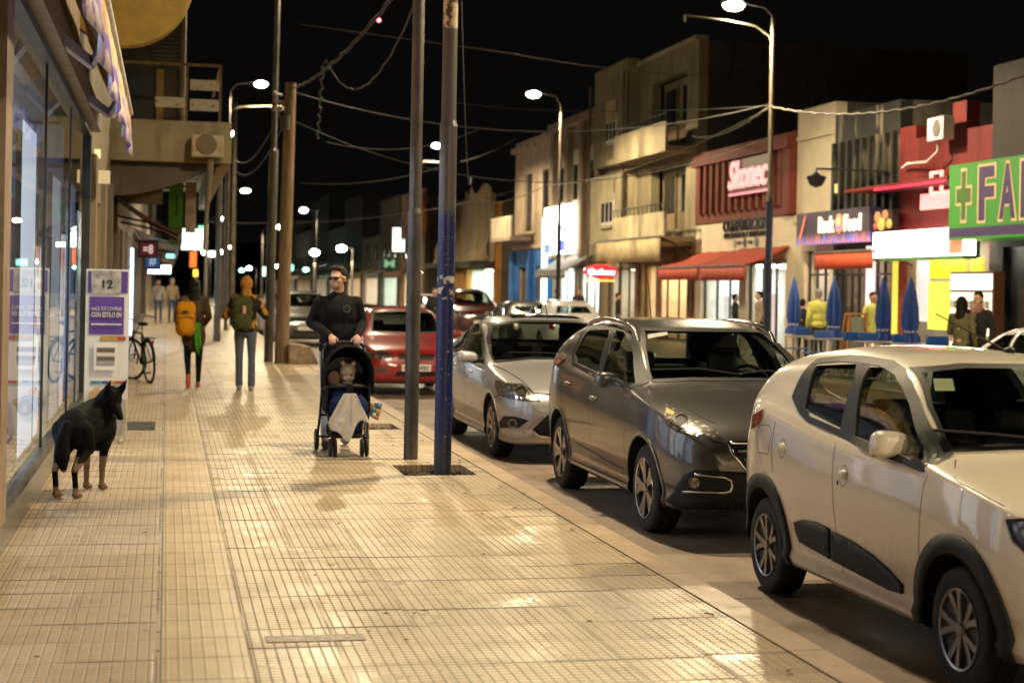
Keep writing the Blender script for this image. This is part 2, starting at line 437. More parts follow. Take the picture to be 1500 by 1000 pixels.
# ================================================================ street lamps
LAMPGLOW = em('lamp_glow', (1.0, .86, .62), 130)
LAMPGLOW2 = em('lamp_glow_white', (.86, 1.0, .90), 60)
POLEP = pm('pole_rust', (.15, .115, .075), .65, .1, var=.4, scale=14, stretch=(1, 1, .3))
POLEB = pm('pole_blue', (.012, .018, .07), .38, var=.4, scale=10)
POLEG = pm('pole_grey', (.115, .10, .085), .42, var=.35, scale=7, stretch=(1, 1, .3))
HEAD = pm('lamp_shell', (.25, .24, .22), .4, .5)
def lamp_light(x, y, z, w, col=WARM, size=.35):
    L = bpy.data.lights.new('lamp_light', 'SPOT'); L.energy = w*2.3; L.spot_size = R(176); L.spot_blend = .35; L.color = col; L.shadow_soft_size = .16
    o = bpy.data.objects.new('lamp_light', L); COL.objects.link(o); o.location = (x, y, z-.32)
    return o
def lamp_post(x, y, ztop, lampc, tip, label, paint=(POLEP, POLEB), zs=3.6, power=1.0, glow=None, r=.075, bracket=True):
    t = thing('street_lamp', label, 'street lamp', (x, y, 0), group='street lamps along both kerbs')
    MB().tube([(x, y, zs), (x, y, ztop*.7), (x, y, ztop)], [r*.8, r*.7, r*.6], 10).build('pole', paint[0], t, smooth=50)
    MB().tube([(x, y, -.1), (x, y, zs)], [r, r], 12).build('painted_base', paint[1], t, smooth=50)
    MB().tube([(x, y, zs-.08), (x, y, zs+.08)], [r*1.15]*2, 12).build('collar', paint[0], t, smooth=50)
    lc = Vector(lampc); a = Vector((x, y, ztop-.15)); dx = lc.x-x
    pts = [a, a+Vector((dx*.03, 0, (lc.z-a.z)*.55)), a+Vector((dx*.25, 0, (lc.z-a.z)*.95)), lc+Vector((0, 0, .06))]
    MB().tube(pts, .015, 8).build('lamp_arm', paint[0], t, smooth=60)
    h = MB(); h.ell(lc+Vector((dx*.08, 0, .055)), (.30, .15, .08), nu=16, nv=8); h.build('lamp_head', HEAD, t, smooth=60)
    MB().ell(lc+Vector((dx*.10, 0, .0)), (.23, .19, .12), nu=16, nv=8).build('lamp_glass', glow or LAMPGLOW, t, smooth=60)
    if bracket:
        tp = Vector(tip); b = Vector((x, y, ztop-.55)); e = tp-b
        MB().tube([b, b+Vector((e.x*.04, 0, e.z*.35)), b+Vector((e.x*.2, 0, e.z*.72)), b+Vector((e.x*.5, 0, e.z*.88)), tp], [.022, .022, .02, .018, .022], 8).build('bracket', pm('bracket', (.12, .10, .075), .6, .1), t, smooth=60)
        MB().tube([tp, tp-Vector((0, 0, .13))], [.03, .022], 8).build('bracket_end', paint[0], t, smooth=60)
    L = lamp_light(lc.x+dx*.1, lc.y, lc.z-.02, LAMP_W*power); L.parent = t; L.location = rootm(t).inverted() @ L.location; L.name = 'lamp_bulb'
    return t
c1 = YP(1080, 8, 32.4); t1 = YP(1003, 23, 32.4)
lamp_post(12.3, 32.4, 7.35, c1, t1, 'tall lamp post with a big blazing lamp beside the bar terrace', power=1.25)
c2 = YP(785, 138, 51.2); t2 = YP(770, 150, 51.2)
lamp_post(12.3, 51.2, 7.3, c2, t2, 'lamp post with a blazing lamp before the blue corner building', bracket=False)
lamp_post(12.3, 71, 7.3, YP(642, 213, 71), YP(620, 236, 71), 'lamp post whose lamp shines between the two big pavement poles', glow=LAMPGLOW)
lamp_post(12.3, 13.0, 7.3, (11.5, 13, 7.65), (10.5, 13, 7.5), 'lamp post standing on the far kerb outside the picture', power=1.1)
lamp_post(12.3, -7.0, 7.3, (11.5, -7, 7.65), (10.5, -7, 7.5), 'lamp post on the far kerb behind the viewer')
LL = [(57.0, (378, 123), (415, 156), 'lamp post with curved arm and lamp above the balcony slab', 1.0, None),
      (84.0, (357, 279), None, 'lamp post whose lamp glows right of the mid height balcony corner', 1.0, None),
      (98.0, (408, 332), None, 'lamp post with a small lamp beside the wooden pole', .8, None),
      (125.0, (323, 320), None, 'lamp post with a small greenish lamp far down the pavement', .5, LAMPGLOW2),
      (150.0, (336, 362), None, 'lamp post with a small white lamp far along the pavement', .5, LAMPGLOW2)]
for Yy, lp, tp, lab, pw, gl in LL:
    c = YP(*lp, Yy); x = c.x-.95
    lamp_post(x, Yy, c.z-.5, c, YP(*tp, Yy) if tp else c, lab, paint=(POLEP, POLEG), power=pw, bracket=bool(tp), glow=gl, r=.07)
# lamp on the grey pole near the viewer (its head is above the frame) and one behind
def tall_pole(x, y, H, r0, r1, zs, mats, label, name='steel_pole', lean=0, bands=()):
    t = thing(name, label, 'pole', (x, y, 0))
    MB().tube([(x, y, -.1), (x+lean*zs, y, zs)], [r0, r0], 20).build('lower_tube', mats[0], t, smooth=50)
    MB().tube([(x+lean*zs, y, zs-.02), (x+lean*(zs+.02), y, zs+.03)], [r0*1.04, r1*1.02], 20).build('joint', mats[0], t, smooth=50)
    MB().tube([(x+lean*zs, y, zs), (x+lean*H, y, H)], [r1, r1*.9], 20).build('upper_tube', mats[1], t, smooth=50)
    return t
t = tall_pole(2.27, 15.25, 7.6, .068, .058, 2.32, (POLEG, POLEG), 'plain dark grey steel pole just left of the blue pole')
def head(t, x, y, z, w=1.0):
    MB().tube([(x, y, z-.45), (x+.2, y, z), (x+1.2, y, z+.15)], .025, 8).build('lamp_arm', POLEG, t, smooth=60)
    MB().ell((x+1.45, y, z+.2), (.36, .17, .085), nu=16).build('lamp_head', HEAD, t, smooth=60)
    MB().ell((x+1.45, y, z+.14), (.25, .14, .075), nu=16).build('lamp_glass', LAMPGLOW, t, smooth=60)
    L = lamp_light(x+1.45, y, z+.12, LAMP_W*w); L.parent = t; L.location = rootm(t).inverted() @ L.location; L.name = 'lamp_bulb'
head(t, 2.27, 15.25, 7.9, 1.0)
g = NG('blue_pole_paint')
zz = g.ma('ADD', g.z, g.mr(g.noise(6, 3), 0, 1, -.04, .04))
spk = g.mr(g.noise(45, 2), .66, .70, 0, .8)
col = g.mix(spk, (.006, .012, .085), (.30, .28, .25))
stk = g.ma('MULTIPLY', g.ma('MULTIPLY', g.mr(zz, 1.50, 1.52, 0, 1), g.mr(zz, 1.71, 1.72, 1, 0)), g.mr(g.noise(14, 4), .44, .48, 1, 0))
col = g.mix(stk, col, (.5, .47, .42))
col = g.mix(g.mr(zz, .0, .42, .8, 0), col, (.05, .045, .045))
col = g.mix(g.mr(zz, 2.22, 2.30, 0, 1), col, (.085, .072, .062))
BP = g.fin(col, .36)
g = NG('rusty_white_paint')
rs = g.mr(g.noise(13, 5), .50, .56, 0, 1)
c_ = g.mix(rs, (.62, .50, .30), (.10, .04, .015)); c_ = g.mix(g.mr(g.z, 3.88, 3.9, 1, 0), c_, (.085, .072, .062))
RW = g.fin(c_, .5)
t = tall_pole(2.40, 14.22, 8.6, .077, .066, 3.05, (BP, RW), 'thick pole painted dark blue below with rusty white paint at the top')
t = tall_pole(2.09, 34.29, 8.7, .095, .06, 4.4, (POLEG, POLEG), 'slim dark steel pole standing against the wooden pole', lean=.008)
head(t, 2.15, 34.29, 9.1, .9)
t = thing('street_lamp', 'lamp post on the near kerb behind the viewer', 'street lamp', (2.3, -5, 0))
MB().tube([(2.3, -5, -.1), (2.3, -5, 7.6)], .07, 12).build('pole', POLEG, t, smooth=50); head(t, 2.3, -5, 7.9, 1.0)
# wooden pole
WOOD = pm('pole_wood', (.34, .235, .13), .8, var=.35, scale=9, stretch=(6, 6, .25), bump=.3)
b = GP(412, 532); tp = YP(426, 122, b.y)
t = thing('wooden_pole', 'weathered wooden utility pole carrying cables with stone at its foot', 'utility pole', (b.x, b.y, 0))
MB().tube([(b.x, b.y, -.1), b.lerp(tp, .5), tp], [.15, .13, .11], 16).build('shaft', WOOD, t, smooth=50)
m = MB()
for k, (px, py) in enumerate([(414, 140), (415, 150), (413, 162)]):
    q = YP(px, py, b.y-.1); m.tube([q, q+Vector((-.12, 0, .02))], .03, 8); m.ell(q+Vector((-.16, 0, .03)), (.05, .05, .06), nu=8, nv=6)
m.build('insulator', pm('insulator', (.3, .28, .26), .3), t, smooth=50)
m = MB(); q = YP(418, 170, b.y-.2); m.tube([q, q-Vector((0, 0, .28))], [.11, .09], 12); m.build('junction_box', POLEG, t, smooth=50)
tag(MB().prism([(0, 0), (.62, 0), (.56, .16), (.44, .36), (.16, .42), (0, .42)], 0, .5, lambda u, v, w: (b.x+.12+u, b.y-.35+w, v)).build('concrete_block', pm('rough_concrete', (.42, .33, .24), .8, var=.3, bump=.4), bevel=.03), 'pale sloping concrete block at the foot of the wooden pole', 'concrete block')
# far dim poles and small lamps
def simple_lamp(px, py, Y, lab, glow, power=.25, base=(0, 0), sc=1.0, coln=WARM):
    c = YP(px, py, Y); t = thing('street_lamp', lab, 'street lamp', (c.x+base[0], Y, 0), group='small lamps far down the street')
    MB().tube([(c.x+base[0], Y, -.1), (c.x+base[0], Y, c.z)], .06, 6).build('pole', POLEG, t)
    MB().tube([(c.x+base[0], Y, c.z), c+Vector((0, 0, .1))], .03, 6).build('lamp_arm', POLEG, t)
    MB().ell(c, (.26*sc, .26*sc, .17*sc), nu=10, nv=6).build('lamp_glass', glow, t, smooth=60)
    L = lamp_light(c.x, c.y, c.z-.2, LAMP_W*power, coln); L.parent = t; L.location = rootm(t).inverted() @ L.location; L.name = 'lamp_bulb'
for a in [(445, 308, 110, 'white lamp on a pole in mid street beyond the wooden pole', LAMPGLOW2, .5, (.9, 0), 1.0),
          (461, 370, 90, 'globe shaped white lamp above the man with the pram, the lower left one', LAMPGLOW2, .3, (0, 0), 1.0),
          (500, 364, 86, 'globe shaped warm lamp right above the man with the pram', LAMPGLOW, .3, (.6, 0), 1.0),
          (322, 369, 160, 'small white lamp far down the pavement left of the grey pole', LAMPGLOW2, .3, (-.9, 0), 1.2),
          (300, 370, 190, 'small warm lamp low beside the green banner', LAMPGLOW, .2, (-.9, 0), 1.2),
          (405, 390, 200, 'small greenish lamp just left of the wooden pole', LAMPGLOW2, .2, (.9, 0), 1.0),
          (365, 393, 210, 'tiny warm lamp between the far poles', LAMPGLOW, .2, (.9, 0), 1.2),
          (354, 396, 220, 'tiny green lamp beside the tiny warm lamp', em('green_lamp', (.2, 1, .6), 40), .1, (.9, 0), 1.2),
          (448, 395, 160, 'small green lamp low above the dark parked car', em('green_lamp', (.2, 1, .6), 40), .1, (.9, 0), 1.0)]:
    simple_lamp(*a)
lt = YP(342, 196, 120)
simple_lamp(342, 196, 120, 'bright small lamp at the end of the balcony slab', LAMPGLOW, .3, (-.3, 0), .9)
for px, y0, Y, lab in [(322, 250, 46, 'thin pole beside the balcony end'), (345, 150, 64, 'brown painted pole carrying the curved arms'), (330, 255, 75, 'pale grey pole behind the yellow sticker'), (303, 300, 88, 'dim pole left of the pale grey pole')]:
    c = YP(px, y0, Y)
    tag(MB().tube([(c.x, Y, 0), c], [.1, .07], 8).build('street_pole', POLEP if 'brown' in lab else POLEG, smooth=50), lab, 'pole')
# ================================================================ overhead cables
CAB = pm('cable', (.06, .05, .035), .7)
CABD = pm('cable_dark', (.035, .032, .028), .7)
def cable(a, b_, sag, r, lab, mat=CABD, n=18, twist=0):
    pts = cables('', a, b_, sag, n=n)
    if twist:
        for i, p in enumerate(pts): p += Vector((math.sin(i*1.9)*twist*.6, 0, math.cos(i*2.3)*twist*.6))
    return tag(MB().tube(pts, r*.72, 6).build('overhead_cable', mat, smooth=60), lab, 'cable')
wt = YP(424, 130, 34.2)
cable(wt, YP(640, -90, 15.5), .3, .035, 'thick cable bundle climbing from the wooden pole towards the top', CABD, 40, .02)
cable(wt, YP(345, 235, 57), .6, .02, 'cable sloping down left from the wooden pole to far posts', CABD)
cable(YP(424, 165, 34.2), YP(345, 250, 62), .6, .018, 'second cable sloping left below the first', CABD)
cable(YP(478, 88, 24), YP(608, 5, 16), .62, .014, 'loop of fairy light cable hanging left of the grey pole', CAB, 30, .012)
cable(YP(430, 135, 34), YP(1132, 152, 32.4), .7, .014, 'thin cable spanning the street just under the wooden pole top', CABD)
cable(YP(440, 36, 30), YP(760, 80, 34), .0, .013, 'thin straight cable high behind the grey pole', CAB)
cable(YP(756, 80, 34), YP(1060, 112, 40), .1, .012, 'continuation of the high thin cable towards the flats', CABD)
cable(YP(432, 178, 34), YP(1130, 200, 32.4), 1.1, .013, 'dim cable sagging across the street at mid height', CABD)
cable(YP(478, 208, 34), YP(700, 190, 40), .3, .012, 'dim cable crossing behind both big poles', CABD)
cable(YP(465, 205, 34), YP(474, 90, 26), .0, .02, 'dangling tangle of wire under the cable bundle', CABD, 24, .05)
cable(YP(300, 325, 60), YP(752, 280, 70), .5, .02, 'low cable running from the left posts to the blue corner', CABD)
cable(YP(675, 237, 52), YP(755, 203, 62), .1, .016, 'bright cable beside the blue pole rising to the right', CAB)
cable(YP(440, 268, 50), YP(660, 240, 52), .25, .015, 'dim cable rising towards the lit bracket between the poles', CABD)
cable(YP(675, 297, 60), YP(800, 272, 50), .25, .018, 'pale cable reaching the old lamp post before the blue corner', CAB)
cable(YP(800, 272, 50), YP(1128, 158, 32.4), .35, .018, 'pale cable rising from the old post to the tall lamp post', CAB)
cable(YP(1128, 156, 32.4), YP(1560, 85, 23), .45, .030, 'thick twisted cable bundle running from lamp post over the bars', CAB, 60, .022)
cable(YP(1132, 152, 32.4), YP(1015, 200, 46), .25, .028, 'short cable bundle from lamp post to the flats', CAB, 30, .02)
cable(YP(676, 0, 15), YP(690, 260, 50), .8, .010, 'very thin dark wire hanging right of the blue pole', CABD)
cable(YP(660, 150, 52), YP(1130, 155, 32.4), .2, .012, 'thin cable passing under the lamp at the blue corner', CABD)
q = YP(555, 30, 60); tag(MB().ell(q, (.07, .07, .07), nu=8, nv=6).build('warning_light', em('red_light', (1, .12, .15), 12)), 'tiny red warning light high in the dark sky', 'light')
# ================================================================ vehicles
def curve(keys):
    xs = [k[0] for k in keys]; ys = [k[1] for k in keys]; n = len(xs)
    d = [(ys[i+1]-ys[i])/(xs[i+1]-xs[i]) for i in range(n-1)]
    m = [d[0]]+[0 if d[i-1]*d[i] <= 0 else 2*d[i-1]*d[i]/(d[i-1]+d[i]) for i in range(1, n-1)]+[d[-1]]
    def f(x):
        if x <= xs[0]: return ys[0]
        if x >= xs[-1]: return ys[-1]
        i = max(j for j in range(n-1) if xs[j] <= x)
        h = xs[i+1]-xs[i]; t = (x-xs[i])/h
        return ys[i]*(2*t**3-3*t*t+1)+h*m[i]*(t**3-2*t*t+t)+ys[i+1]*(-2*t**3+3*t*t)+h*m[i+1]*(t**3-t*t)
    return f
def ss(a, b, x):
    t = min(1, max(0, (x-a)/(b-a))); return t*t*(3-2*t)
class Car:
    def __init__(s, name, label, loc, L, top, belt, wid, bot, axles, rw, paint, tum=.30, flip=False, cowl=1.0, group=None, wt=.20, n_hi=5.0, crown=.05, cat='car', arch=None):
        s.L = L; s.top, s.belt, s.wid, s.bot = curve(top), curve(belt), curve(wid), curve(bot)
        s.tum, s.paint, s.axles, s.rw, s.cowl, s.nhi, s.crown = tum, paint, axles, rw, cowl, n_hi, crown
        s.hw = max(w for _, w in wid); s.arch = arch or rw+.05; s.wt = wt
        s.t = thing(name, label, cat, loc, math.pi if flip else 0, group); s.M = rootm(s.t); s.Mi = s.M.inverted()
        s.outer = s.mesh(0)
    def sec(s, y, ins=0):
        T, B, w, b = s.top(y)-ins, s.belt(y), s.wid(y)-ins, s.bot(y)
        if ins: b = .42
        B = min(B, T-.02); pts = [(0, b), (w*.55, b), (w*.86, b), (w*.955, b+.02), (w*.985, b+.07)]
        zb = b+.12; n = 10
        for i in range(n+1):
            t = i/n; z = zb+(B-zb)*t
            bul = 1-.035*abs((t-.55)/.55)**2.2 if t < .55 else 1-.045*((t-.55)/.45)**2
            pts.append((w*bul, z))
        h = T-B; k = ss(.10, .38, h); nn = 2.3+(s.nhi-2.3)*k
        wb = w*.955-.022*k; z0 = B+.012*k
        pts.append((wb, z0)); m = 26
        for i in range(1, m+1):
            a = math.pi/2*i/m
            x = wb*max(0, math.cos(a))**(2/nn); z = z0+(T-z0)*math.sin(a)**(2/nn)
            x -= s.tum*k*(z-z0)*(x/wb); z -= s.crown*min(1, h/.4)*(x/wb)**2*(z-z0)/max(.01, T-z0)
            pts.append((max(0, x), z))
        pts[-1] = (0, T); return pts
    def ys(s, a, b):
        out = []; y = a
        while y < b-1e-6:
            out.append(y); e = min(y, s.L-y); y += .008 if e < .03 else .02 if e < .14 else .035 if e < .45 else .05
        return out+[b]
    def mesh(s, ins=0, a=0, b=None):
        b = s.L if b is None else b; v = []; f = []; st = s.ys(a, b); k = None
        for y in st:
            p = s.sec(y, ins); ring = [(x, y, z) for x, z in p]+[(-x, y, z) for x, z in p[-2:0:-1]]; k = len(ring); v += ring
        for i in range(len(st)-1):
            for j in range(k): f.append((i*k+j, i*k+(j+1) % k, (i+1)*k+(j+1) % k, (i+1)*k+j))
        n = len(s.sec(a, ins))
        # end caps as strips between mirrored points
        for base in (0, (len(st)-1)*k):
            for j in range(n-1):
                q = [base+j, base+j+1, base+(k-j-1) % k, base+(k-j) % k]
                q = list(dict.fromkeys(q))
                if len(q) > 2: f.append(q if base == 0 else q[::-1])
        me = bpy.data.meshes.new('body'); me.from_pydata(v, [], f)
        bm = bmesh.new(); bm.from_mesh(me); bmesh.ops.remove_doubles(bm, verts=bm.verts, dist=1e-5); bmesh.ops.recalc_face_normals(bm, faces=bm.faces)
        if bm.calc_volume(signed=True) < 0: bmesh.ops.reverse_faces(bm, faces=bm.faces)
        bm.to_mesh(me); bm.free(); me.update(); return me
    def prep(s):
        bm = bmesh.new(); bm.from_mesh(s.outer); bmesh.ops.triangulate(bm, faces=bm.faces); s.bvh = BVHTree.FromBMesh(bm)
        bm.normal_update(); s.bm = bm; bm.verts.ensure_lookup_table(); bm.faces.ensure_lookup_table()
    def nrm(s, idx, p):
        f = s.bm.faces[idx]; ws = []
        for v in f.verts: ws.append((1/max(1e-4, (v.co-p).length), v.normal))
        n = Vector((0, 0, 0))
        for w, q in ws: n += q*w
        return n.normalized()
    # rays -> body surface, in car coordinates
    def hit(s, o, d):
        h = s.bvh.ray_cast(Vector(o), Vector(d).normalized())
        if h[0] is None:
            # nearest miss: closest point on the body to the ray
            o = Vector(o); d = Vector(d).normalized(); best = None
            for k in range(0, 60):
                q = o+d*(k*.25 if (o.length < 12) else (o.length-3+k*.1)); r = s.bvh.find_nearest(q)
                if best is None or r[3] < best[3]: best = r
            h = best
        return h[0], s.nrm(h[2], h[0])
    def fcam(s, px, py): return s.Mi @ co.matrix_world.translation, s.Mi.to_3x3() @ Vector(ray(px, py))
    def fside(s, u, v): return (-3, u, v), (1, 0, 0)
    def ffront(s, u, v): return (u, -3, v), (0, 1, 0)
    def frear(s, u, v): return (u, s.L+3, v), (0, -1, 0)
    def ftop(s, u, v): return (u, v, 4), (0, 0, -1)
    def proj(s, pts, fr): return [s.hit(*fr(*p))[0] for p in pts]
    def patch(s, name, poly, mat, fr, off=.003, step=.05, thick=0, parent=None, mirror=False, smooth=60, px=False):
        if px: step = step*2400/7.0 if px is True else step*px
        n = len(poly); bv = []
        for i in range(n):
            a, b = Vector(poly[i]), Vector(poly[(i+1) % n]); k = max(1, int((b-a).length/step))
            bv += [a.lerp(b, j/k) for j in range(k)]
        nb = len(bv); xs = [p.x for p in bv]; zs = [p.y for p in bv]
        vs = list(bv); x = min(xs)+step*.5
        while x < max(xs):
            z = min(zs)+step*.5
            while z < max(zs):
                q = Vector((x, z))
                if inside(q, bv) and min((q-b).length for b in bv) > step*.35: vs.append(q)
                z += step
            x += step
        r = delaunay_2d_cdt(vs, [(i, (i+1) % nb) for i in range(nb)], [], 1, 1e-6)
        pv, pf = r[0], r[2]
        P = [s.hit(*fr(p.x, p.y)) for p in pv]
        V = [p+nn*off for p, nn in P]
        return s.put(name, V, [list(f) for f in pf], mat, parent, mirror, thick, smooth)
    def put(s, name, V, F, mat, parent=None, mirror=False, thick=0, smooth=60):
        m = MB(); m.add(V, F)
        if mirror: s.put(name, [Vector((-v.x, v.y, v.z)) for v in V], F, mat, parent, False, thick, smooth)
        me = bpy.data.meshes.new(name); me.from_pydata(m.v, [], m.f); me.materials.append(mat); me.update()
        c = s.outer
        # outward orientation
        bm = bmesh.new(); bm.from_mesh(me); bm.faces.ensure_lookup_table(); bm.normal_update()
        for f in bm.faces:
            h = s.bvh.find_nearest(f.calc_center_median())
            if h[0] is not None and s.bm.faces[h[2]].normal.dot(f.normal) < 0: f.normal_flip()
        bm.to_mesh(me); bm.free(); sm(me, smooth)
        o = bpy.data.objects.new(name, me); COL.objects.link(o); o.parent = parent or s.t; ROOTM[o] = s.M
        if thick:
            q = o.modifiers.new('s', 'SOLIDIFY'); q.thickness = thick; q.offset = -1
        return o
    def ribbon(s, name, line, w, mat, fr, off=.002, step=.04, closed=False, mirror=False, parent=None, thick=0, px=False, side=0):
        k = 2400/7.0 if px is True else (px or 1)
        step *= k; w *= k; pts = [Vector(p) for p in line]
        if closed: pts = pts+[pts[0]]
        d = []
        for a, b in zip(pts, pts[1:]):
            n = max(1, int((b-a).length/step)); d += [a.lerp(b, j/n) for j in range(n)]
        if not closed: d.append(pts[-1])
        V = []; N = len(d)
        for i, p in enumerate(d):
            a = d[(i-1) % N] if closed or i > 0 else d[i]; b = d[(i+1) % N] if closed or i < N-1 else d[i]
            t = (b-a).normalized(); nn = Vector((-t.y, t.x))
            for e in (-1, 1):
                h, q = s.hit(*fr(*(p+nn*w*.5*(e+side)))); V.append(h+q*off)
        F = [[2*i, 2*i+1, 2*((i+1) % N)+1, 2*((i+1) % N)] for i in range(N if closed else N-1)]
        return s.put(name, V, F, mat, parent, mirror, thick)
    def shell(s, side_holes, front_hole=None, rear_hole=None, cab=(None, None), gm=None, rubber=True, cavity=True):
        """cut wheel arches, cabin and windows; add glass. outlines: side in (y,z), front/rear in (x,z)"""
        s.prep(); cuts = []
        for ya in s.axles:
            for sg in (-1, 1):
                m = MB(); x0, x1 = sorted((sg*(s.hw-.30), sg*(s.hw+.3)))
                n = 40; a = s.arch
                poly = [(ya+a*math.cos(2*math.pi*i/n), s.rw+a*math.sin(2*math.pi*i/n)) for i in range(n)]
                m.prism(poly, x0, x1, lambda u, v, w: (w, u, v)); cuts.append(m)
        cmesh = None
        if cab[0] is not None: cmesh = s.mesh(.05, cab[0], cab[1])
        wins = []
        for h in side_holes: wins.append(MB().prism(h, -1.5, 1.5, lambda u, v, w: (w, u, v)))
        mid = (cab[0]+cab[1])/2 if cab[0] else s.L/2
        if front_hole: wins.append(MB().prism(front_hole, -.5, mid, lambda u, v, w: (u, w, v)))
        if rear_hole: wins.append(MB().prism(rear_hole, mid, s.L+.5, lambda u, v, w: (u, w, v)))
        b = bpy.data.objects.new('t', s.outer.copy()); COL.objects.link(b); tmp = []
        def addcut(me):
            c = bpy.data.objects.new('c', me); COL.objects.link(c); tmp.append(c)
            q = b.modifiers.new('b', 'BOOLEAN'); q.operation = 'DIFFERENCE'; q.solver = 'EXACT'; q.object = c
        if cmesh: addcut(cmesh)
        for m in cuts+wins:
            me = bpy.data.meshes.new('c'); me.from_pydata(m.v, [], m.f)
            bm = bmesh.new(); bm.from_mesh(me); bmesh.ops.recalc_face_normals(bm, faces=bm.faces); bm.to_mesh(me); bm.free(); addcut(me)
        dg = bpy.context.evaluated_depsgraph_get(); dg.update()
        me = bpy.data.meshes.new_from_object(b.evaluated_get(dg), depsgraph=dg)
        for c in tmp: bpy.data.objects.remove(c)
        bpy.data.objects.remove(b)
        me.name = 'body'; me.materials.clear(); me.materials.append(s.paint); me.materials.append(BLACK); me.materials.append(CABIN)
        bm = bmesh.new(); bm.from_mesh(me); bmesh.ops.triangulate(bm, faces=[f for f in bm.faces if len(f.verts) > 4]); bm.to_mesh(me); bm.free()
        nor = [None]*len(me.loops); me.update()
        for p in me.polygons:
            c = p.center; h = s.bvh.find_nearest(c); out = h[3] < .006 and s.bm.faces[h[2]].normal.dot(p.normal) > .5
            p.use_smooth = True
            if out:
                p.material_index = 0
                for li in p.loop_indices:
                    q = me.vertices[me.loops[li].vertex_index].co; hh = s.bvh.find_nearest(q); nor[li] = s.nrm(hh[2], hh[0])
            else:
                p.material_index = 1
                if cab[0] is not None and cab[0]-.3 < c.y < cab[1]+.3 and abs(c.x) < s.hw-.02 and c.z > .4 and min(math.hypot(c.y-ya, c.z-s.rw) for ya in s.axles) > s.arch+.01: p.material_index = 2
                for li in p.loop_indices: nor[li] = p.normal.copy()
        me.normals_split_custom_set([tuple(n) for n in nor])
        o = bpy.data.objects.new('body', me); COL.objects.link(o); o.parent = s.t; ROOTM[o] = s.M; s.body = o
        gm = gm or CARGLASS
        for h in side_holes:
            g2 = grow(h, .012)
            s.patch('side_window', g2, gm, s.fside, -.008, .06, mirror=True)
        if front_hole:
            s.patch('windscreen', grow(front_hole, .012), gm, s.ffront, -.008, .06)
            if rubber: s.ribbon('windscreen_seal', grow(front_hole, .002), .022, BLACK, s.ffront, .0045, step=.02, closed=True)
        if rear_hole: s.patch('rear_window', grow(rear_hole, .012), gm, s.frear, -.008, .06)
        return o
    def wheels(s, rim, rr, steel=CHROME, inset=.03, back=DARKMETAL):
        first = True
        for ya in s.axles:
            for sg in (-1, 1):
                w = bpy.data.objects.new('wheel', None) if False else None
                M = Matrix.Translation((sg*(s.hw-inset), ya, s.rw)) @ (Matrix.Rotation(math.pi, 4, 'Z') if sg > 0 else Matrix.Identity(4))
                if first:
                    tw, r = s.wt, s.rw
                    tm = MB().lathe([(rr*.96, .01), (rr*1.02, .004), (r*.90, .0), (r*.97, .012), (r, .035), (r, tw*.33), (r*.985, tw*.335), (r*.985, tw*.36), (r, tw*.365), (r, tw*.64), (r*.985, tw*.645), (r*.985, tw*.67), (r, tw*.675), (r, tw-.035), (r*.97, tw-.012), (r*.9, tw), (rr*.96, tw)], 48, axis='x')
                    ty = tm.build('wheel', RUBBER, None, smooth=40); ty.parent = s.t
                    rb = MB().lathe([(rr*1.0, .006), (rr*.96, .004), (rr*.93, .02)]+([(rr*.90, .10), (rr*.3, .12), (0.001, .12)] if back is DARKMETAL else [(rr*.8, .03), (rr*.3, .03), (.001, .03)]), 40, axis='x').build('rim_barrel', back, None, smooth=40); rb.parent = ty
                    rims = rim(rr)
                    ro = []
                    for nm, mb, mt in rims:
                        q = mb.build(nm, mt, None, smooth=35); q.parent = ty; ro.append(q)
                    ds = MB().lathe([(.001, .075), (rr*.62, .075), (rr*.62, .09), (.001, .09)], 24, axis='x').build('brake_disc', STEEL, None, smooth=40); ds.parent = ty
                    ty.matrix_local = M; first = False; proto = ty
                else:
                    c = copy_tree(proto, s.t); c.matrix_local = M
    def seats(s, y0, y1, z=.35, hx=.37, top=1.0, col=None):
        m = MB()
        for x in (-hx, hx):
            m.box(x-.25, x+.25, y0, y0+.5, z, z+.14)
            m.prism([(-.25, z+.1), (.25, z+.1), (.24, top-.12), (.17, top-.04), (-.17, top-.04), (-.24, top-.12)], 0, .13, lambda u, v, w: (x+u, y0+.42+w+(v-z)*.22, v))
            m.box(x-.13, x+.13, y0+.62, y0+.71, top, top+.17)
        m.build('front_seats', CABIN, s.t, local=True, bevel=.03)
        m = MB().box(-hx-.27, hx+.27, y1, y1+.5, z, z+.14)
        m.prism([(-hx-.27, z+.1), (hx+.27, z+.1), (hx+.25, top-.1), (-hx-.25, top-.1)], 0, .13, lambda u, v, w: (u, y1+.44+w+(v-z)*.22, v))
        for x in (-hx, 0, hx): m.box(x-.12, x+.12, y1+.60, y1+.68, top-.08, top+.06)
        m.build('rear_seat', CABIN, s.t, local=True, bevel=.03)
    def dash(s, y, z, w=.62):
        MB().prism([(y-.35, z-.03), (y+.12, z+.02), (y+.25, z-.06), (y+.22, z-.3), (y-.3, z-.35)], -w, w, lambda u, v, q: (q, u, v)).build('dashboard', CABIN, s.t, local=True, bevel=.02)
        m = MB(); c = Vector((.36, y+.38, z-.03)); n = 24
        ring = [c+Vector((.18*math.cos(a), .07*math.sin(a), .165*math.sin(a))) for a in [2*math.pi*i/n for i in range(n+1)]]
        m.tube(ring, .014, 6); m.bar(c-Vector((.17, 0, 0)), c+Vector((.17, 0, 0)), .02, .05)
        m.build('steering_wheel', BLACK, s.t, local=True, smooth=50)
def inside(q, poly):
    c = False; n = len(poly)
    for i in range(n):
        a, b = poly[i], poly[(i+1) % n]
        if (a.y > q.y) != (b.y > q.y) and q.x < (b.x-a.x)*(q.y-a.y)/(b.y-a.y)+a.x: c = not c
    return c
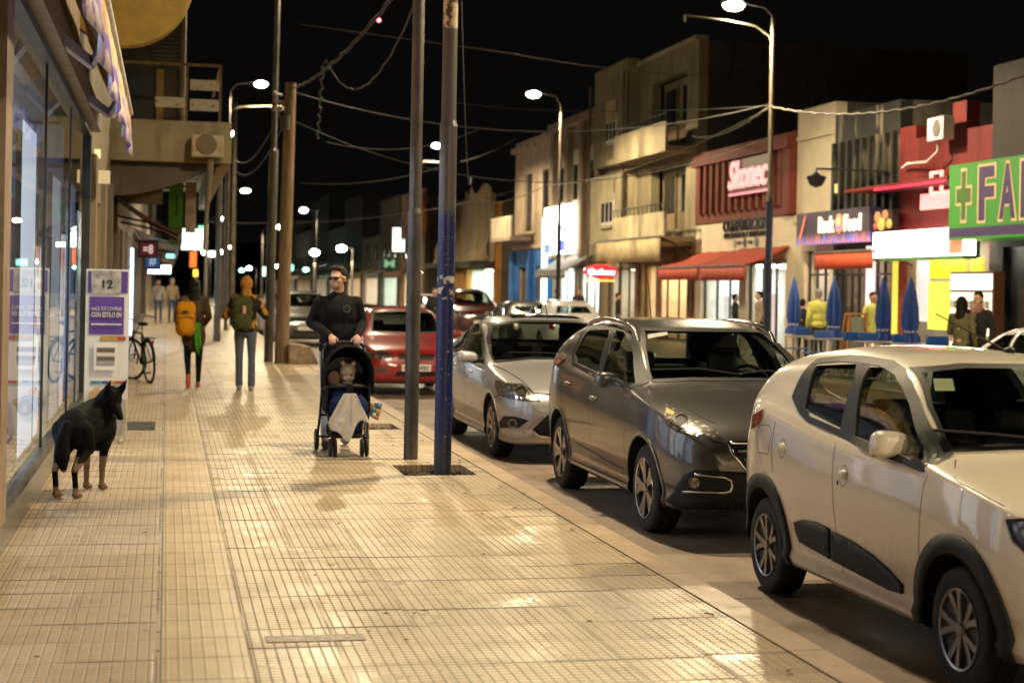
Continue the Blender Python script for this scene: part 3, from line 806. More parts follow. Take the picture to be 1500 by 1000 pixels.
def grow(poly, d):
    n = len(poly); P = [Vector(p) for p in poly]
    A = sum(P[i].x*P[(i+1) % n].y-P[(i+1) % n].x*P[i].y for i in range(n)); sg = 1 if A > 0 else -1; out = []
    for i in range(n):
        a, b, c = P[i-1], P[i], P[(i+1) % n]; t1 = (b-a).normalized(); t2 = (c-b).normalized()
        n1 = Vector((t1.y, -t1.x))*sg; n2 = Vector((t2.y, -t2.x))*sg; m = (n1+n2)
        m = m/max(.5, m.dot(n1)) if m.length > .1 else n1
        out.append(tuple(b+m*d))
    return out
def zz_(ox, oy, sc, pts): return [(ox+x/sc, oy+y/sc) for x, y in pts]
def carpaint(name, col, metal=.0, rough=.3, coat=1.0, dirt=.15):
    g = NG(name); f = g.mr(g.noise(7, 6, stretch=(.4, .4, 1)), .42, .75, 0, dirt)
    low = g.mr(g.z, .15, .75, .35, 0)
    c = g.mix(f, col, tuple(x*.55+.02 for x in col)); c = g.mix(g.ma('MULTIPLY', low, g.mr(g.noise(16, 5), .4, .7, .2, 1)), c, (.16, .12, .085))
    g.b.inputs['Metallic'].default_value = metal; g.b.inputs['Coat Weight'].default_value = coat; g.b.inputs['Coat Roughness'].default_value = .035
    return g.fin(c, rough)
CABIN = pm('cabin_trim', (.035, .033, .032), .8, var=.2)
CARGLASS = glassm('car_glass', (.55, .60, .55))
SEAM = pm('seam', (.01, .01, .01), .9, var=0)
def reflector(name):
    g = NG(name); v = g.n.new('ShaderNodeTexVoronoi'); v.inputs['Scale'].default_value = 26; g.l.new(g.obj, v.inputs['Vector'])
    c = g.mix(g.mr(v.outputs['Distance'], .1, .6, 0, 1), (.38, .36, .33), (.07, .065, .06))
    g.b.inputs['Metallic'].default_value = .75; g.b.inputs['Coat Weight'].default_value = 1
    return g.fin(c, .30)
LAMPLENS = reflector('headlight_reflector')
REDLENS = pm('red_lens', (.35, .008, .008), .12, coat=1, var=.3, scale=20)
def spokes(n, w0, w1, twin=0, mat=None, mat2=None, twist=0, depth=.03, hub=.17):
    def f(rr):
        m = MB(); k = MB()
        for i in range(n):
            a = 2*math.pi*i/n
            for off in ((-twin, twin) if twin else (0,)):
                a0, a1 = a+off*.45, a+off+twist
                p0 = Vector((.016, math.cos(a0)*rr*.14, math.sin(a0)*rr*.14)); p1 = Vector((.012, math.cos((a0+a1)/2)*rr*.6, math.sin((a0+a1)/2)*rr*.6)); p2 = Vector((.006, math.cos(a1)*rr*.98, math.sin(a1)*rr*.98))
                for q0, q1, wa, wb in ((p0, p1, w0, (w0+w1)/2), (p1, p2, (w0+w1)/2, w1)):
                    d = (q1-q0).normalized(); s_ = d.cross(Vector((1, 0, 0))).normalized()
                    vs = [q0-s_*wa/2, q0+s_*wa/2, q1+s_*wb/2, q1-s_*wb/2]
                    vs = [v+Vector((-.004, 0, 0)) for v in vs]+[v+Vector((depth, 0, 0)) for v in vs]
                    m.add(vs, [(0, 1, 2, 3), (7, 6, 5, 4), (0, 4, 5, 1), (1, 5, 6, 2), (2, 6, 7, 3), (3, 7, 4, 0)])
        m.lathe([(.001, -.002), (rr*hub*.9, 0), (rr*hub, .01), (rr*hub, .04)], 20, axis='x')
        m.lathe([(rr*1.01, .006), (rr*1.0, -.004), (rr*.945, .0), (rr*.93, .02)], 48, axis='x')
        for i in range(0):
            a = 2*math.pi*(i+.5)/5; k.ell((.004, math.cos(a)*rr*.24, math.sin(a)*rr*.24), (.012, .009, .009), nu=6, nv=4)
        return [('rim', m, mat or CHROME)]
    return f
ALLOY = pm('alloy', (.42, .41, .40), .32, .85, var=.15)
ALLOYD = pm('alloy_bright', (.60, .59, .57), .25, .9, var=.1)
# ---------------------------------------------------------------- the cream hatchback
CREAM = carpaint('cream_paint', (.86, .79, .64), rough=.33, dirt=.10)
HUBC = pm('hubcap_grey', (.16, .155, .15), .4, .5, var=.2)
X0, Y0 = 4.295, 6.15
k1 = lambda p: zz_(1080, 480, 4.547, p); k2 = lambda p: zz_(1080, 680, 3.124, p); k3 = lambda p: zz_(1280, 480, 3.571, p)
A = Car('hatchback_car', 'cream hatchback with black plastic wheel arches parked nearest', (X0, Y0, ZR), 3.68,
    top=[(0, .60), (.03, .74), (.10, .85), (.3, .93), (.7, .995), (1.02, 1.045), (1.30, 1.22), (1.62, 1.405), (1.78, 1.455), (2.1, 1.495), (2.6, 1.505), (3.0, 1.475), (3.25, 1.435), (3.38, 1.37), (3.50, 1.20), (3.58, 1.05), (3.65, .85), (3.68, .66)],
    belt=[(0, .56), (.05, .70), (.15, .80), (.45, .875), (.8, .93), (1.1, .965), (1.6, .985), (2.3, 1.02), (2.8, 1.08), (3.2, 1.12), (3.5, 1.08), (3.6, .95), (3.68, .6)],
    wid=[(0, .50), (.02, .56), (.08, .65), (.2, .73), (.4, .775), (.7, .79), (3.1, .795), (3.35, .78), (3.52, .745), (3.62, .70), (3.68, .60)],
    bot=[(0, .38), (.05, .26), (.25, .21), (3.3, .22), (3.55, .28), (3.68, .42)],
    axles=(.68, 3.12), rw=.285, paint=CREAM, tum=.30, cowl=1.0, wt=.175, arch=.345)
A.prep()
def yz(c, pts): return [(q.y, q.z) for q in c.proj(pts, c.fcam)]
wr = yz(A, k1([(530, 250), (802, 240), (790, 330), (690, 668), (590, 620), (485, 565), (450, 532), (475, 410)]))
wf = yz(A, k1([(885, 262), (960, 262), (1040, 300), (1100, 370), (1150, 480), (1200, 620), (1222, 700), (1240, 890), (1160, 872), (870, 757), (782, 718)]))
def sym(c, pts, top, bot):
    L = [(q.x, q.z) for q in c.proj(pts, c.fcam)]; Rr = [(-x, z) for x, z in L][::-1]
    a, b = L[0], L[-1]
    return L+[(b[0]*.5, bot), (-b[0]*.5, bot)]+Rr+[(-a[0]*.5, top), (a[0]*.5, top)]
fh = sym(A, k3([(222, 224), (300, 420), (372, 590), (400, 635)]), 1.425, 1.068)
A.shell([wr, wf], fh, [(-.48, 1.12), (-.44, 1.33), (.44, 1.33), (.48, 1.12)], cab=(1.06, 3.30))
A.wheels(spokes(5, .022, .034, twin=.26, mat=ALLOY, depth=.03), .185, back=HUBC)
A.seats(1.55, 2.35, top=1.05); A.dash(1.2, .98)
# black band that frames the side glass, as one ring of plastic
dlo = [(378, 452), (520, 225), (720, 205), (850, 215), (1000, 240), (1085, 295), (1132, 380), (1182, 500), (1245, 700), (1303, 905), (1245, 942), (1160, 905), (870, 787), (700, 708), (480, 612), (420, 545)]
A.ribbon('window_frame', yz(A, k1(dlo)), .035, BLACK, A.fside, .005, step=.02, closed=True, mirror=True, side=0)
A.patch('window_frame', yz(A, k1([(520, 235), (530, 252), (475, 410), (450, 532), (485, 565), (470, 605), (420, 540), (392, 455)])), BLACK, A.fside, .004, .025, mirror=True)
A.patch('door_pillar', yz(A, k1([(802, 235), (880, 240), (885, 262), (782, 718), (780, 745), (690, 700), (690, 668), (790, 330)])), BLACK, A.fside, .004, .025, mirror=True)
A.patch('mirror_sail', yz(A, k1([(1225, 700), (1250, 705), (1300, 903), (1240, 938), (1155, 905), (1160, 872), (1238, 888)])), BLACK, A.fside, .004, .025, mirror=True)
CLAD = pm('cladding', (.016, .016, .018), .6, var=.12, scale=30, bump=.05, spec=.3)
for ya in A.axles:
    A.ribbon('wheel_arch_trim', [(ya+.385*math.cos(a), .285+.385*math.sin(a)) for a in [R(t) for t in range(-12, 193, 6)]], .088, CLAD, A.fside, .014, mirror=True, thick=.014)
A.patch('side_trim', yz(A, k2([(265, 262), (300, 252), (360, 262), (426, 295), (430, 432), (290, 352), (272, 300)])), CLAD, A.fside, .012, .05, mirror=True, thick=.012)
A.patch('side_trim', yz(A, k2([(436, 305), (520, 345), (620, 410), (700, 480), (762, 550), (762, 592), (700, 575), (440, 438)])), CLAD, A.fside, .012, .05, mirror=True, thick=.012)
for ln in ([(690, 720), (645, 820), (632, 1000), (640, 1180), (700, 1640)], [(255, 620), (228, 800), (235, 960)]):
    A.ribbon('door_gap', yz(A, k1(ln)), .0055, SEAM, A.fside, .0008, mirror=True)
A.ribbon('door_gap', yz(A, k3([(308, 735), (262, 820), (243, 960), (236, 1200), (245, 1640)])), .0055, SEAM, A.fside, .0008, mirror=True)
A.ribbon('bonnet_gap', k3([(428, 690), (420, 785), (440, 806), (550, 862), (680, 932), (728, 988)]), .0055, SEAM, A.fcam, .001, mirror=True, px=True)
A.ribbon('fuel_flap_gap', yz(A, k1([(150, 645), (215, 650), (228, 700), (205, 840), (140, 830), (128, 720)])), .004, SEAM, A.fside, .0008, closed=True, mirror=False)
for c_ in ((300, 803), (708, 985)):
    q = yz(A, k1([c_]))[0]
    A.ribbon('handle_recess_gap', [(q[0]+.045*math.cos(t), q[1]+.055*math.sin(t)) for t in [2*math.pi*i/20 for i in range(20)]], .004, SEAM, A.fside, .001, closed=True, mirror=True)
    for sg in (-1, 1):
        h = A.bvh.ray_cast(Vector((3*sg, q[0], q[1]+.005)), Vector((-sg, 0, 0)))[0]
        MB().ell((h.x, q[0], q[1]+.008), (.022, .052, .026)).build('door_handle', CREAM, A.t, local=True, smooth=60)
q = yz(A, k1([(668, 1030)]))[0]; h = A.bvh.ray_cast(Vector((-3, q[0], q[1])), Vector((1, 0, 0)))[0]
MB().ell(h, (.004, .010, .014)).build('key_lock', BLACK, A.t, local=True, smooth=60)
A.patch('headlight', k2([(1228, 250), (1300, 246), (1400, 262), (1440, 330), (1400, 420), (1312, 398), (1262, 350)]), BLACK, A.fcam, .004, .02, px=True)
A.patch('headlight', k2([(1262, 268), (1310, 262), (1380, 285), (1390, 360), (1312, 372), (1280, 330)]), LAMPLENS, A.fcam, .007, .02, px=True)
A.patch('tail_light', k1([(112, 585), (188, 543), (172, 600), (140, 650), (104, 680)]), REDLENS, A.fcam, .012, .03, px=True)
A.patch('tail_light', [(-q.y, q.z) for q in []] or [(.55, 1.0), (.70, 1.0), (.72, .78), (.58, .78)], REDLENS, A.frear, .01, .05)
MB().bar((-.30, A.L+.005, .62), (.30, A.L+.005, .62), .02, .12).build('rear_plate', WHITEP, A.t, local=True)
m = MB(); m.prism([(-.62, .24), (.62, .24), (.66, .40), (-.66, .40)], -.015, .06, lambda u, v, w: (u, w, v)); m.build('front_bumper_grille', BLACK, A.t, local=True, bevel=.02)
def mirror_at(car, c, r, mat, arm_to, sgs=(-1, 1), low=True):
    for sg in sgs:
        cc = Vector((c[0]*(-sg), c[1], c[2]))
        m = MB(); m.ell(Vector((0, 0, 0)), (1, 1, 1), nu=28, nv=18)
        for i in range(len(m.v)):
            v = Vector(m.v[i]); pw = lambda a, e: math.copysign(abs(a)**e, a)
            v = Vector((pw(v.x, .62), pw(v.y, .8), pw(v.z, .62)))
            v = Vector((v.x*r[0]*(1-.10*v.z), min(v.y, .45)*r[1], v.z*r[2]*(1+.12*v.x*sg)))
            m.v[i] = tuple(cc+v)
        m.build('mirror_housing', mat, car.t, local=True, smooth=60)
        g = MB(); g.ell(cc+Vector((0, r[1]*.47, 0)), (r[0]*.85, .006, r[2]*.8)); g.build('mirror_glass', CHROME, car.t, local=True, smooth=60)
        b = MB(); b.ell(cc-Vector((0, -r[1]*.05, r[2]*.86)), (r[0]*.95, r[1]*.55, r[2]*.22), nu=16)
        a2 = Vector((arm_to[0]*(-sg), arm_to[1], arm_to[2])); b.bar(cc+Vector((-sg*-r[0]*.6*-1, 0, -r[2]*.85)), a2, .05, .045)
        b.build('mirror_arm', BLACK, car.t, local=True, smooth=60)
mc = A.Mi @ YP(1305, 650, 7.62)
mirror_at(A, (mc.x, mc.y, mc.z), (.105, .085, .066), CREAM, (mc.x+.20, mc.y+.03, mc.z-.075))
q = A.Mi @ YP(1478, 516, 8.0); h = A.hit(*A.fcam(1478, 516))[0]; e = h+Vector((-.23, .42, .20))
m = MB(); m.ell(h+Vector((0, 0, .008)), (.03, .045, .022)); m.tube([h, e], [.006, .003], 6); m.build('roof_antenna', BLACK, A.t, local=True, smooth=60)
m = MB(); 
for a, b in (((-.1, 1.085), (-.62, 1.12)), ((.45, 1.085), (-.02, 1.10))):
    p0, n0 = A.hit(*A.ffront(*a)); p1, n1 = A.hit(*A.ffront(*b)); pm_ = A.hit(*A.ffront((a[0]+b[0])/2, (a[1]+b[1])/2+.0))[0]
    m.tube([p0+n0*.02, pm_+n0*.025, p1+n1*.02], .008, 6)
m.build('wipers', BLACK, A.t, local=True, smooth=60)
A.patch('windscreen_sticker', k3([(310, 262), (412, 262), (425, 325), (320, 325)]), pm('sticker_green', (.30, .36, .16), .6), A.fcam, -.004, .03, px=True)
# ---------------------------------------------------------------- the dark grey crossover
GREY = carpaint('grey_metallic', (.085, .078, .080), metal=.55, rough=.32)
s1 = lambda p: zz_(790, 440, 4.168, p); s2 = lambda p: zz_(900, 560, 4.348, p)
B = Car('crossover_car', 'dark grey crossover with silver roof rails parked behind the cream hatchback', (4.34, 10.89, ZR), 4.3,
    top=[(0, .62), (.03, .72), (.09, .79), (.25, .87), (.6, .955), (1.0, 1.03), (1.25, 1.085), (1.5, 1.22), (1.85, 1.42), (2.05, 1.50), (2.5, 1.555), (3.0, 1.56), (3.5, 1.52), (3.75, 1.46), (3.92, 1.36), (4.08, 1.18), (4.2, 1.0), (4.27, .8), (4.3, .6)],
    belt=[(0, .56), (.05, .66), (.15, .74), (.45, .85), (.9, .945), (1.3, .99), (2, 1.03), (3, 1.08), (3.7, 1.13), (4.0, 1.10), (4.15, .96), (4.3, .55)],
    wid=[(0, .52), (.02, .58), (.08, .68), (.2, .765), (.45, .835), (.85, .87), (3.5, .87), (3.9, .85), (4.1, .80), (4.22, .74), (4.3, .62)],
    bot=[(0, .38), (.05, .27), (.25, .22), (3.9, .24), (4.15, .3), (4.3, .45)],
    axles=(.83, 3.49), rw=.325, paint=GREY, tum=.30, wt=.21, arch=.385)
B.prep()
wr = yz(B, s1([(228, 380), (218, 330), (245, 275), (302, 182), (436, 172), (425, 220), (362, 430), (345, 432)]))
wf = yz(B, s1([(470, 180), (530, 200), (568, 262), (586, 335), (597, 420), (600, 515), (500, 495), (385, 447), (420, 330)]))
fh = sym(B, s1([(628, 178), (640, 280), (668, 430), (690, 490)]), 1.468, 1.108)
B.shell([wr, wf], fh, [(-.52, 1.16), (-.46, 1.42), (.46, 1.42), (.52, 1.16)], cab=(1.28, 3.9))
B.wheels(spokes(5, .035, .062, twin=.20, mat=ALLOYD), .225)
B.seats(1.95, 2.85, z=.42, top=1.10); B.dash(1.5, 1.05, .66)
B.ribbon('window_frame', yz(B, s1([(205, 388), (208, 325), (235, 265), (300, 165), (450, 158), (540, 185), (580, 260), (598, 335), (612, 520), (500, 508), (345, 455)])), .03, BLACK, B.fside, .005, step=.02, closed=True, mirror=True)
B.patch('door_pillar', yz(B, s1([(436, 165), (470, 172), (420, 330), (385, 452), (345, 440), (362, 430), (425, 220)])), BLACK, B.fside, .004, .025, mirror=True)
B.ribbon('chrome_strip', yz(B, s1([(212, 300), (240, 255), (302, 158), (380, 152), (450, 152), (510, 165), (545, 190)])), .012, CHROME, B.fside, .006, mirror=True)
B.ribbon('chrome_strip', yz(B, s1([(208, 392), (280, 432), (350, 468), (500, 522)])), .014, CHROME, B.fside, .006, mirror=True)
for sg in (-1, 1):
    P = []
    for i in range(17):
        y = 1.93+i*.10; h = B.bvh.ray_cast(Vector((sg*.585, y, 4)), Vector((0, 0, -1)))[0]; lift = .055*math.sin(math.pi*min(1, (i/16)*1.0))**.35
        P.append(Vector((sg*(.585+.0*i), y, h.z+lift)))
    m = MB(); P[0].z -= .02
    for a, b in zip(P, P[1:]):
        m.tube([a, b], .020, 8)
    m.tube([P[0]+Vector((0, -.02, -.02)), P[1]], [.034, .024], 10)
    blob(m, 'roof_rail', CHROME, B.t, .008, 2)
for ya in B.axles:
    B.ribbon('wheel_arch_trim', [(ya+.398*math.cos(a), .325+.398*math.sin(a)) for a in [R(t) for t in range(-12, 193, 6)]], .028, GREY, B.fside, .008, mirror=True, thick=.008)
for y_ in ([(1.28, .32), (1.30, .6), (1.26, .98)], [(2.33, .30), (2.36, .7), (2.38, 1.04)], [(3.02, .36), (3.12, .62), (3.38, .80), (3.45, 1.12)]):
    B.ribbon('door_gap', y_, .006, SEAM, B.fside, .0008, mirror=True)
B.ribbon('bonnet_gap', s2([(215, 20), (250, 50), (320, 96), (470, 172), (590, 238), (640, 262)]), .008, SEAM, B.fcam, .001, mirror=True, px=200)
B.ribbon('crease_shade_strip', [(1.35, .40), (2.9, .47)], .012, BLACK, B.fside, .001, mirror=True)  # dark strip stands for the shade line of the body crease
B.ribbon('sill_trim', [(1.22, .27), (3.08, .27)], .07, BLACK, B.fside, .006, mirror=True, thick=.006)
B.patch('headlight', s2([(322, 132), (460, 200), (600, 270), (662, 306), (718, 392), (640, 386), (560, 340), (522, 358), (400, 316), (332, 272), (312, 215)]), BLACK, B.fcam, .003, .03, px=200)
B.patch('headlight', s2([(328, 142), (460, 208), (600, 280), (655, 312), (706, 384), (640, 374), (562, 330), (520, 346), (402, 306), (338, 265), (320, 215)]), LAMPLENS, B.fcam, .006, .03, px=200)
circ = lambda x, y, r, n=18, e=1: [(x+r*math.cos(2*math.pi*i/n), y+r*e*math.sin(2*math.pi*i/n)) for i in range(n)]
B.patch('headlight_projector', s2(circ(425, 252, 34)), BLACK, B.fcam, .010, .02, px=200)
B.ribbon('headlight_ring', s2(circ(425, 252, 38)), .012, CHROME, B.fcam, .012, closed=True, px=200)
B.patch('indicator_lamp', s2([(330, 165), (385, 195), (372, 215), (328, 200)]), em('amber', (.9, .55, .06), .25), B.fcam, .010, .02, px=200)
B.patch('front_bumper', s2([(335, 752), (385, 692), (410, 640), (450, 585), (520, 556), (840, 572), (990, 578), (1000, 800), (400, 800)]), CLAD, B.fcam, .012, .05, px=200, mirror=True, thick=.012)
B.ribbon('fog_light_trim', s2([(445, 690), (560, 696), (700, 697), (735, 690), (748, 660), (742, 622), (700, 602), (600, 590), (520, 584)]), .018, ALLOYD, B.fcam, .028, px=200, mirror=True, thick=.02)
B.patch('fog_light', s2(circ(515, 635, 34)), LAMPLENS, B.fcam, .018, .02, px=200, mirror=True)
gl = [(-.46, .73), (-.44, .66), (-.36, .56), (-.28, .50), (.28, .50), (.36, .56), (.44, .66), (.46, .73)]
B.patch('grille', gl, BLACK, B.ffront, .004, .06)
B.ribbon('grille_surround', gl, .022, CHROME, B.ffront, .012, closed=True, thick=.01)
for z, w in ((.675, .40), (.62, .36), (.56, .30)): B.ribbon('grille_bar', [(-w, z), (w, z)], .014, ALLOY, B.ffront, .012, thick=.01)
B.patch('tail_light', s1([(105, 355), (150, 340), (160, 352), (135, 385), (98, 400)]), REDLENS, B.fcam, .010, .03, px=200, mirror=True)
MB().bar((-.27, -.015, .40), (.27, -.015, .40), .02, .11).build('front_plate', WHITEP, B.t, local=True)
for c_ in ((335, 595), (178, 505)):
    q = yz(B, s1([c_]))[0]
    for sg in (-1, 1):
        h = B.bvh.ray_cast(Vector((3*sg, q[0], q[1])), Vector((-sg, 0, 0)))[0]
        MB().ell((h.x+sg*.012, q[0], q[1]), (.022, .10, .020)).build('door_handle', GREY, B.t, local=True, smooth=60)
        MB().ell((h.x, q[0]+.01, q[1]-.01), (.006, .07, .028)).build('handle_recess', BLACK, B.t, local=True, smooth=60)
mc = B.Mi @ YP(892, 555, 12.95)
mirror_at(B, (mc.x, mc.y, mc.z), (.125, .09, .060), GREY, (mc.x+.24, mc.y+.02, mc.z-.05))
B.patch('windscreen_sticker', s1([(660, 205), (780, 185), (785, 205), (662, 230)]), pm('sticker_pale', (.5, .5, .44), .6), B.fcam, -.004, .03, px=200)
m = MB()
for a, b in (((.10, 1.125), (-.60, 1.16)), ((.55, 1.125), (.08, 1.14))):
    p0, n0 = B.hit(*B.ffront(*a)); p1, n1 = B.hit(*B.ffront(*b)); m.tube([p0+n0*.02, (p0+p1)/2+n0*.05, p1+n1*.012], .006, 6)
m.build('wipers', SEAM, B.t, local=True, smooth=60)
h = B.bvh.ray_cast(Vector((0, 3.5, 4)), Vector((0, 0, -1)))[0]; MB().tube([h, h+Vector((.0, .15, .42))], [.006, .003], 6).build('roof_antenna', BLACK, B.t, local=True)
# ---------------------------------------------------------------- the silver saloon
SILV = carpaint('silver_metallic', (.47, .46, .475), metal=.5, rough=.33)
f1 = lambda p: zz_(650, 450, 4.35, p)
D = Car('saloon_car', 'silver saloon with a dark sunroof parked right of the blue pole', (4.29, 16.18, ZR), 4.48,
    top=[(0, .56), (.02, .64), (.07, .71), (.2, .79), (.6, .89), (1.0, .955), (1.22, 1.0), (1.5, 1.15), (1.9, 1.36), (2.1, 1.435), (2.5, 1.49), (3.0, 1.47), (3.3, 1.41), (3.6, 1.28), (3.9, 1.12), (4.1, 1.06), (4.38, 1.0), (4.45, .8), (4.48, .6)],
    belt=[(0, .52), (.04, .60), (.12, .67), (.4, .79), (.8, .87), (1.2, .92), (2, .96), (3, 1.0), (3.8, 1.01), (4.2, .99), (4.4, .93), (4.48, .55)],
    wid=[(0, .56), (.02, .63), (.08, .73), (.2, .81), (.45, .88), (.9, .915), (3.6, .915), (4.1, .88), (4.35, .80), (4.48, .66)],
    bot=[(0, .34), (.05, .22), (.3, .18), (4.1, .2), (4.35, .28), (4.48, .42)],
    axles=(.92, 3.56), rw=.315, paint=SILV, tum=.32, wt=.2, arch=.365)
D.prep()
wr = yz(D, f1([(62, 262), (70, 195), (108, 128), (172, 92), (160, 165), (128, 266)]))
wf = yz(D, f1([(202, 92), (232, 108), (243, 180), (246, 260), (248, 338), (200, 302), (143, 272), (168, 180)]))
fh = sym(D, f1([(295, 108), (290, 200), (300, 290), (325, 345)]), 1.415, 1.03)
D.shell([wr, wf], fh, [(-.52, 1.16), (-.44, 1.36), (.44, 1.36), (.52, 1.16)], cab=(1.28, 3.75))
D.wheels(spokes(9, .018, .022, twin=.09, mat=ALLOYD), .215)
D.seats(1.95, 2.85, z=.35, top=1.03); D.dash(1.5, .97, .66)
D.ribbon('window_frame', yz(D, f1([(52, 268), (60, 195), (100, 122), (180, 82), (208, 80), (240, 100), (252, 180), (256, 350), (200, 312), (138, 284)])), .03, BLACK, D.fside, .005, step=.02, closed=True, mirror=True)
D.patch('door_pillar', yz(D, f1([(174, 85), (202, 84), (168, 180), (143, 278), (126, 272), (160, 165)])), BLACK, D.fside, .004, .025, mirror=True)
D.patch('headlight', f1([(333, 465), (400, 480), (500, 488), (562, 533), (618, 602), (520, 598), (430, 583), (348, 558), (328, 500)]), BLACK, D.fcam, .003, .03, px=140, mirror=True)
D.patch('headlight', f1([(338, 471), (400, 486), (498, 494), (558, 538), (608, 597), (520, 592), (432, 577), (352, 552), (334, 500)]), LAMPLENS, D.fcam, .007, .03, px=140, mirror=True)
D.ribbon('headlight_ring', f1(circ(492, 550, 32)), .016, CHROME, D.fcam, .012, closed=True, px=140, mirror=True)
D.patch('headlight_projector', f1(circ(492, 550, 26)), pm('lens_dark', (.15, .14, .13), .08, .6), D.fcam, .011, .02, px=140, mirror=True)
D.patch('fog_light_surround', f1([(340, 745), (385, 690), (460, 695), (545, 720), (480, 768), (360, 764)]), BLACK, D.fcam, .004, .03, px=140, mirror=True)
D.ribbon('fog_light', f1(circ(442, 738, 24)), .014, STEEL, D.fcam, .010, closed=True, px=140, mirror=True)
D.patch('lower_grille', f1([(566, 775), (610, 735), (668, 680), (800, 655), (960, 650), (960, 826), (690, 826), (600, 812)]), BLACK, D.fcam, .005, .05, px=140, mirror=True)
D.ribbon('grille_strip', f1([(560, 778), (605, 818), (690, 832), (960, 832)]), .016, CHROME, D.fcam, .008, px=140, mirror=True)
D.patch('upper_grille', f1([(636, 550), (800, 552), (960, 552), (960, 605), (780, 600), (690, 578)]), BLACK, D.fcam, .004, .05, px=140, mirror=True)
D.ribbon('bonnet_gap', f1([(300, 362), (400, 405), (480, 455), (520, 490), (575, 545), (660, 552)]), .010, SEAM, D.fcam, .001, px=140, mirror=True)
D.ribbon('bumper_gap', f1([(272, 598), (300, 584), (346, 562)]), .008, SEAM, D.fcam, .001, px=140, mirror=True)
for y_ in ([(1.32, .28), (1.34, .6), (1.28, .9)], [(2.40, .28), (2.42, .7), (2.44, .96)]):
    D.ribbon('door_gap', y_, .006, SEAM, D.fside, .0008, mirror=True)
D.patch('sunroof', [(-.40, 2.22), (.40, 2.22), (.42, 2.62), (-.42, 2.62)], pm('sunroof_glass', (.012, .012, .012), .06, var=0), D.ftop, .004, .08)
for ya in D.axles:
    D.ribbon('wheel_arch_trim', [(ya+.372*math.cos(a), .315+.372*math.sin(a)) for a in [R(t) for t in range(-12, 193, 6)]], .018, SILV, D.fside, .006, mirror=True, thick=.006)
mc = D.Mi @ YP(684, 521.7, 17.78)
mirror_at(D, (mc.x, mc.y, mc.z), (.115, .08, .062), SILV, (mc.x+.2, mc.y+.03, mc.z-.05))
for yy, zz2 in ((1.55+.55, .84), (2.42+.75, .87)):
    for sg in (-1, 1): MB().ell((sg*.905, yy, zz2), (.02, .10, .018)).build('door_handle', SILV, D.t, local=True, smooth=60)
h = D.bvh.ray_cast(Vector((.0, 2.15, 4)), Vector((0, 0, -1)))[0]; MB().tube([h, h+Vector((-.02, .10, .22))], [.008, .004], 6).build('roof_antenna', BLACK, D.t, local=True)
MB().bar((-.27, -.02, .52), (.27, -.02, .52), .02, .11).build('front_plate', WHITEP, D.t, local=True)
m = MB()
for a, b in (((.10, 1.05), (-.62, 1.075)), ((.58, 1.05), (.1, 1.07))):
    p0, n0 = D.hit(*D.ffront(*a)); p1, n1 = D.hit(*D.ffront(*b)); m.tube([p0+n0*.02, (p0+p1)/2+n0*.03, p1+n1*.012], .006, 6)
m.build('wipers', SEAM, D.t, local=True, smooth=60)
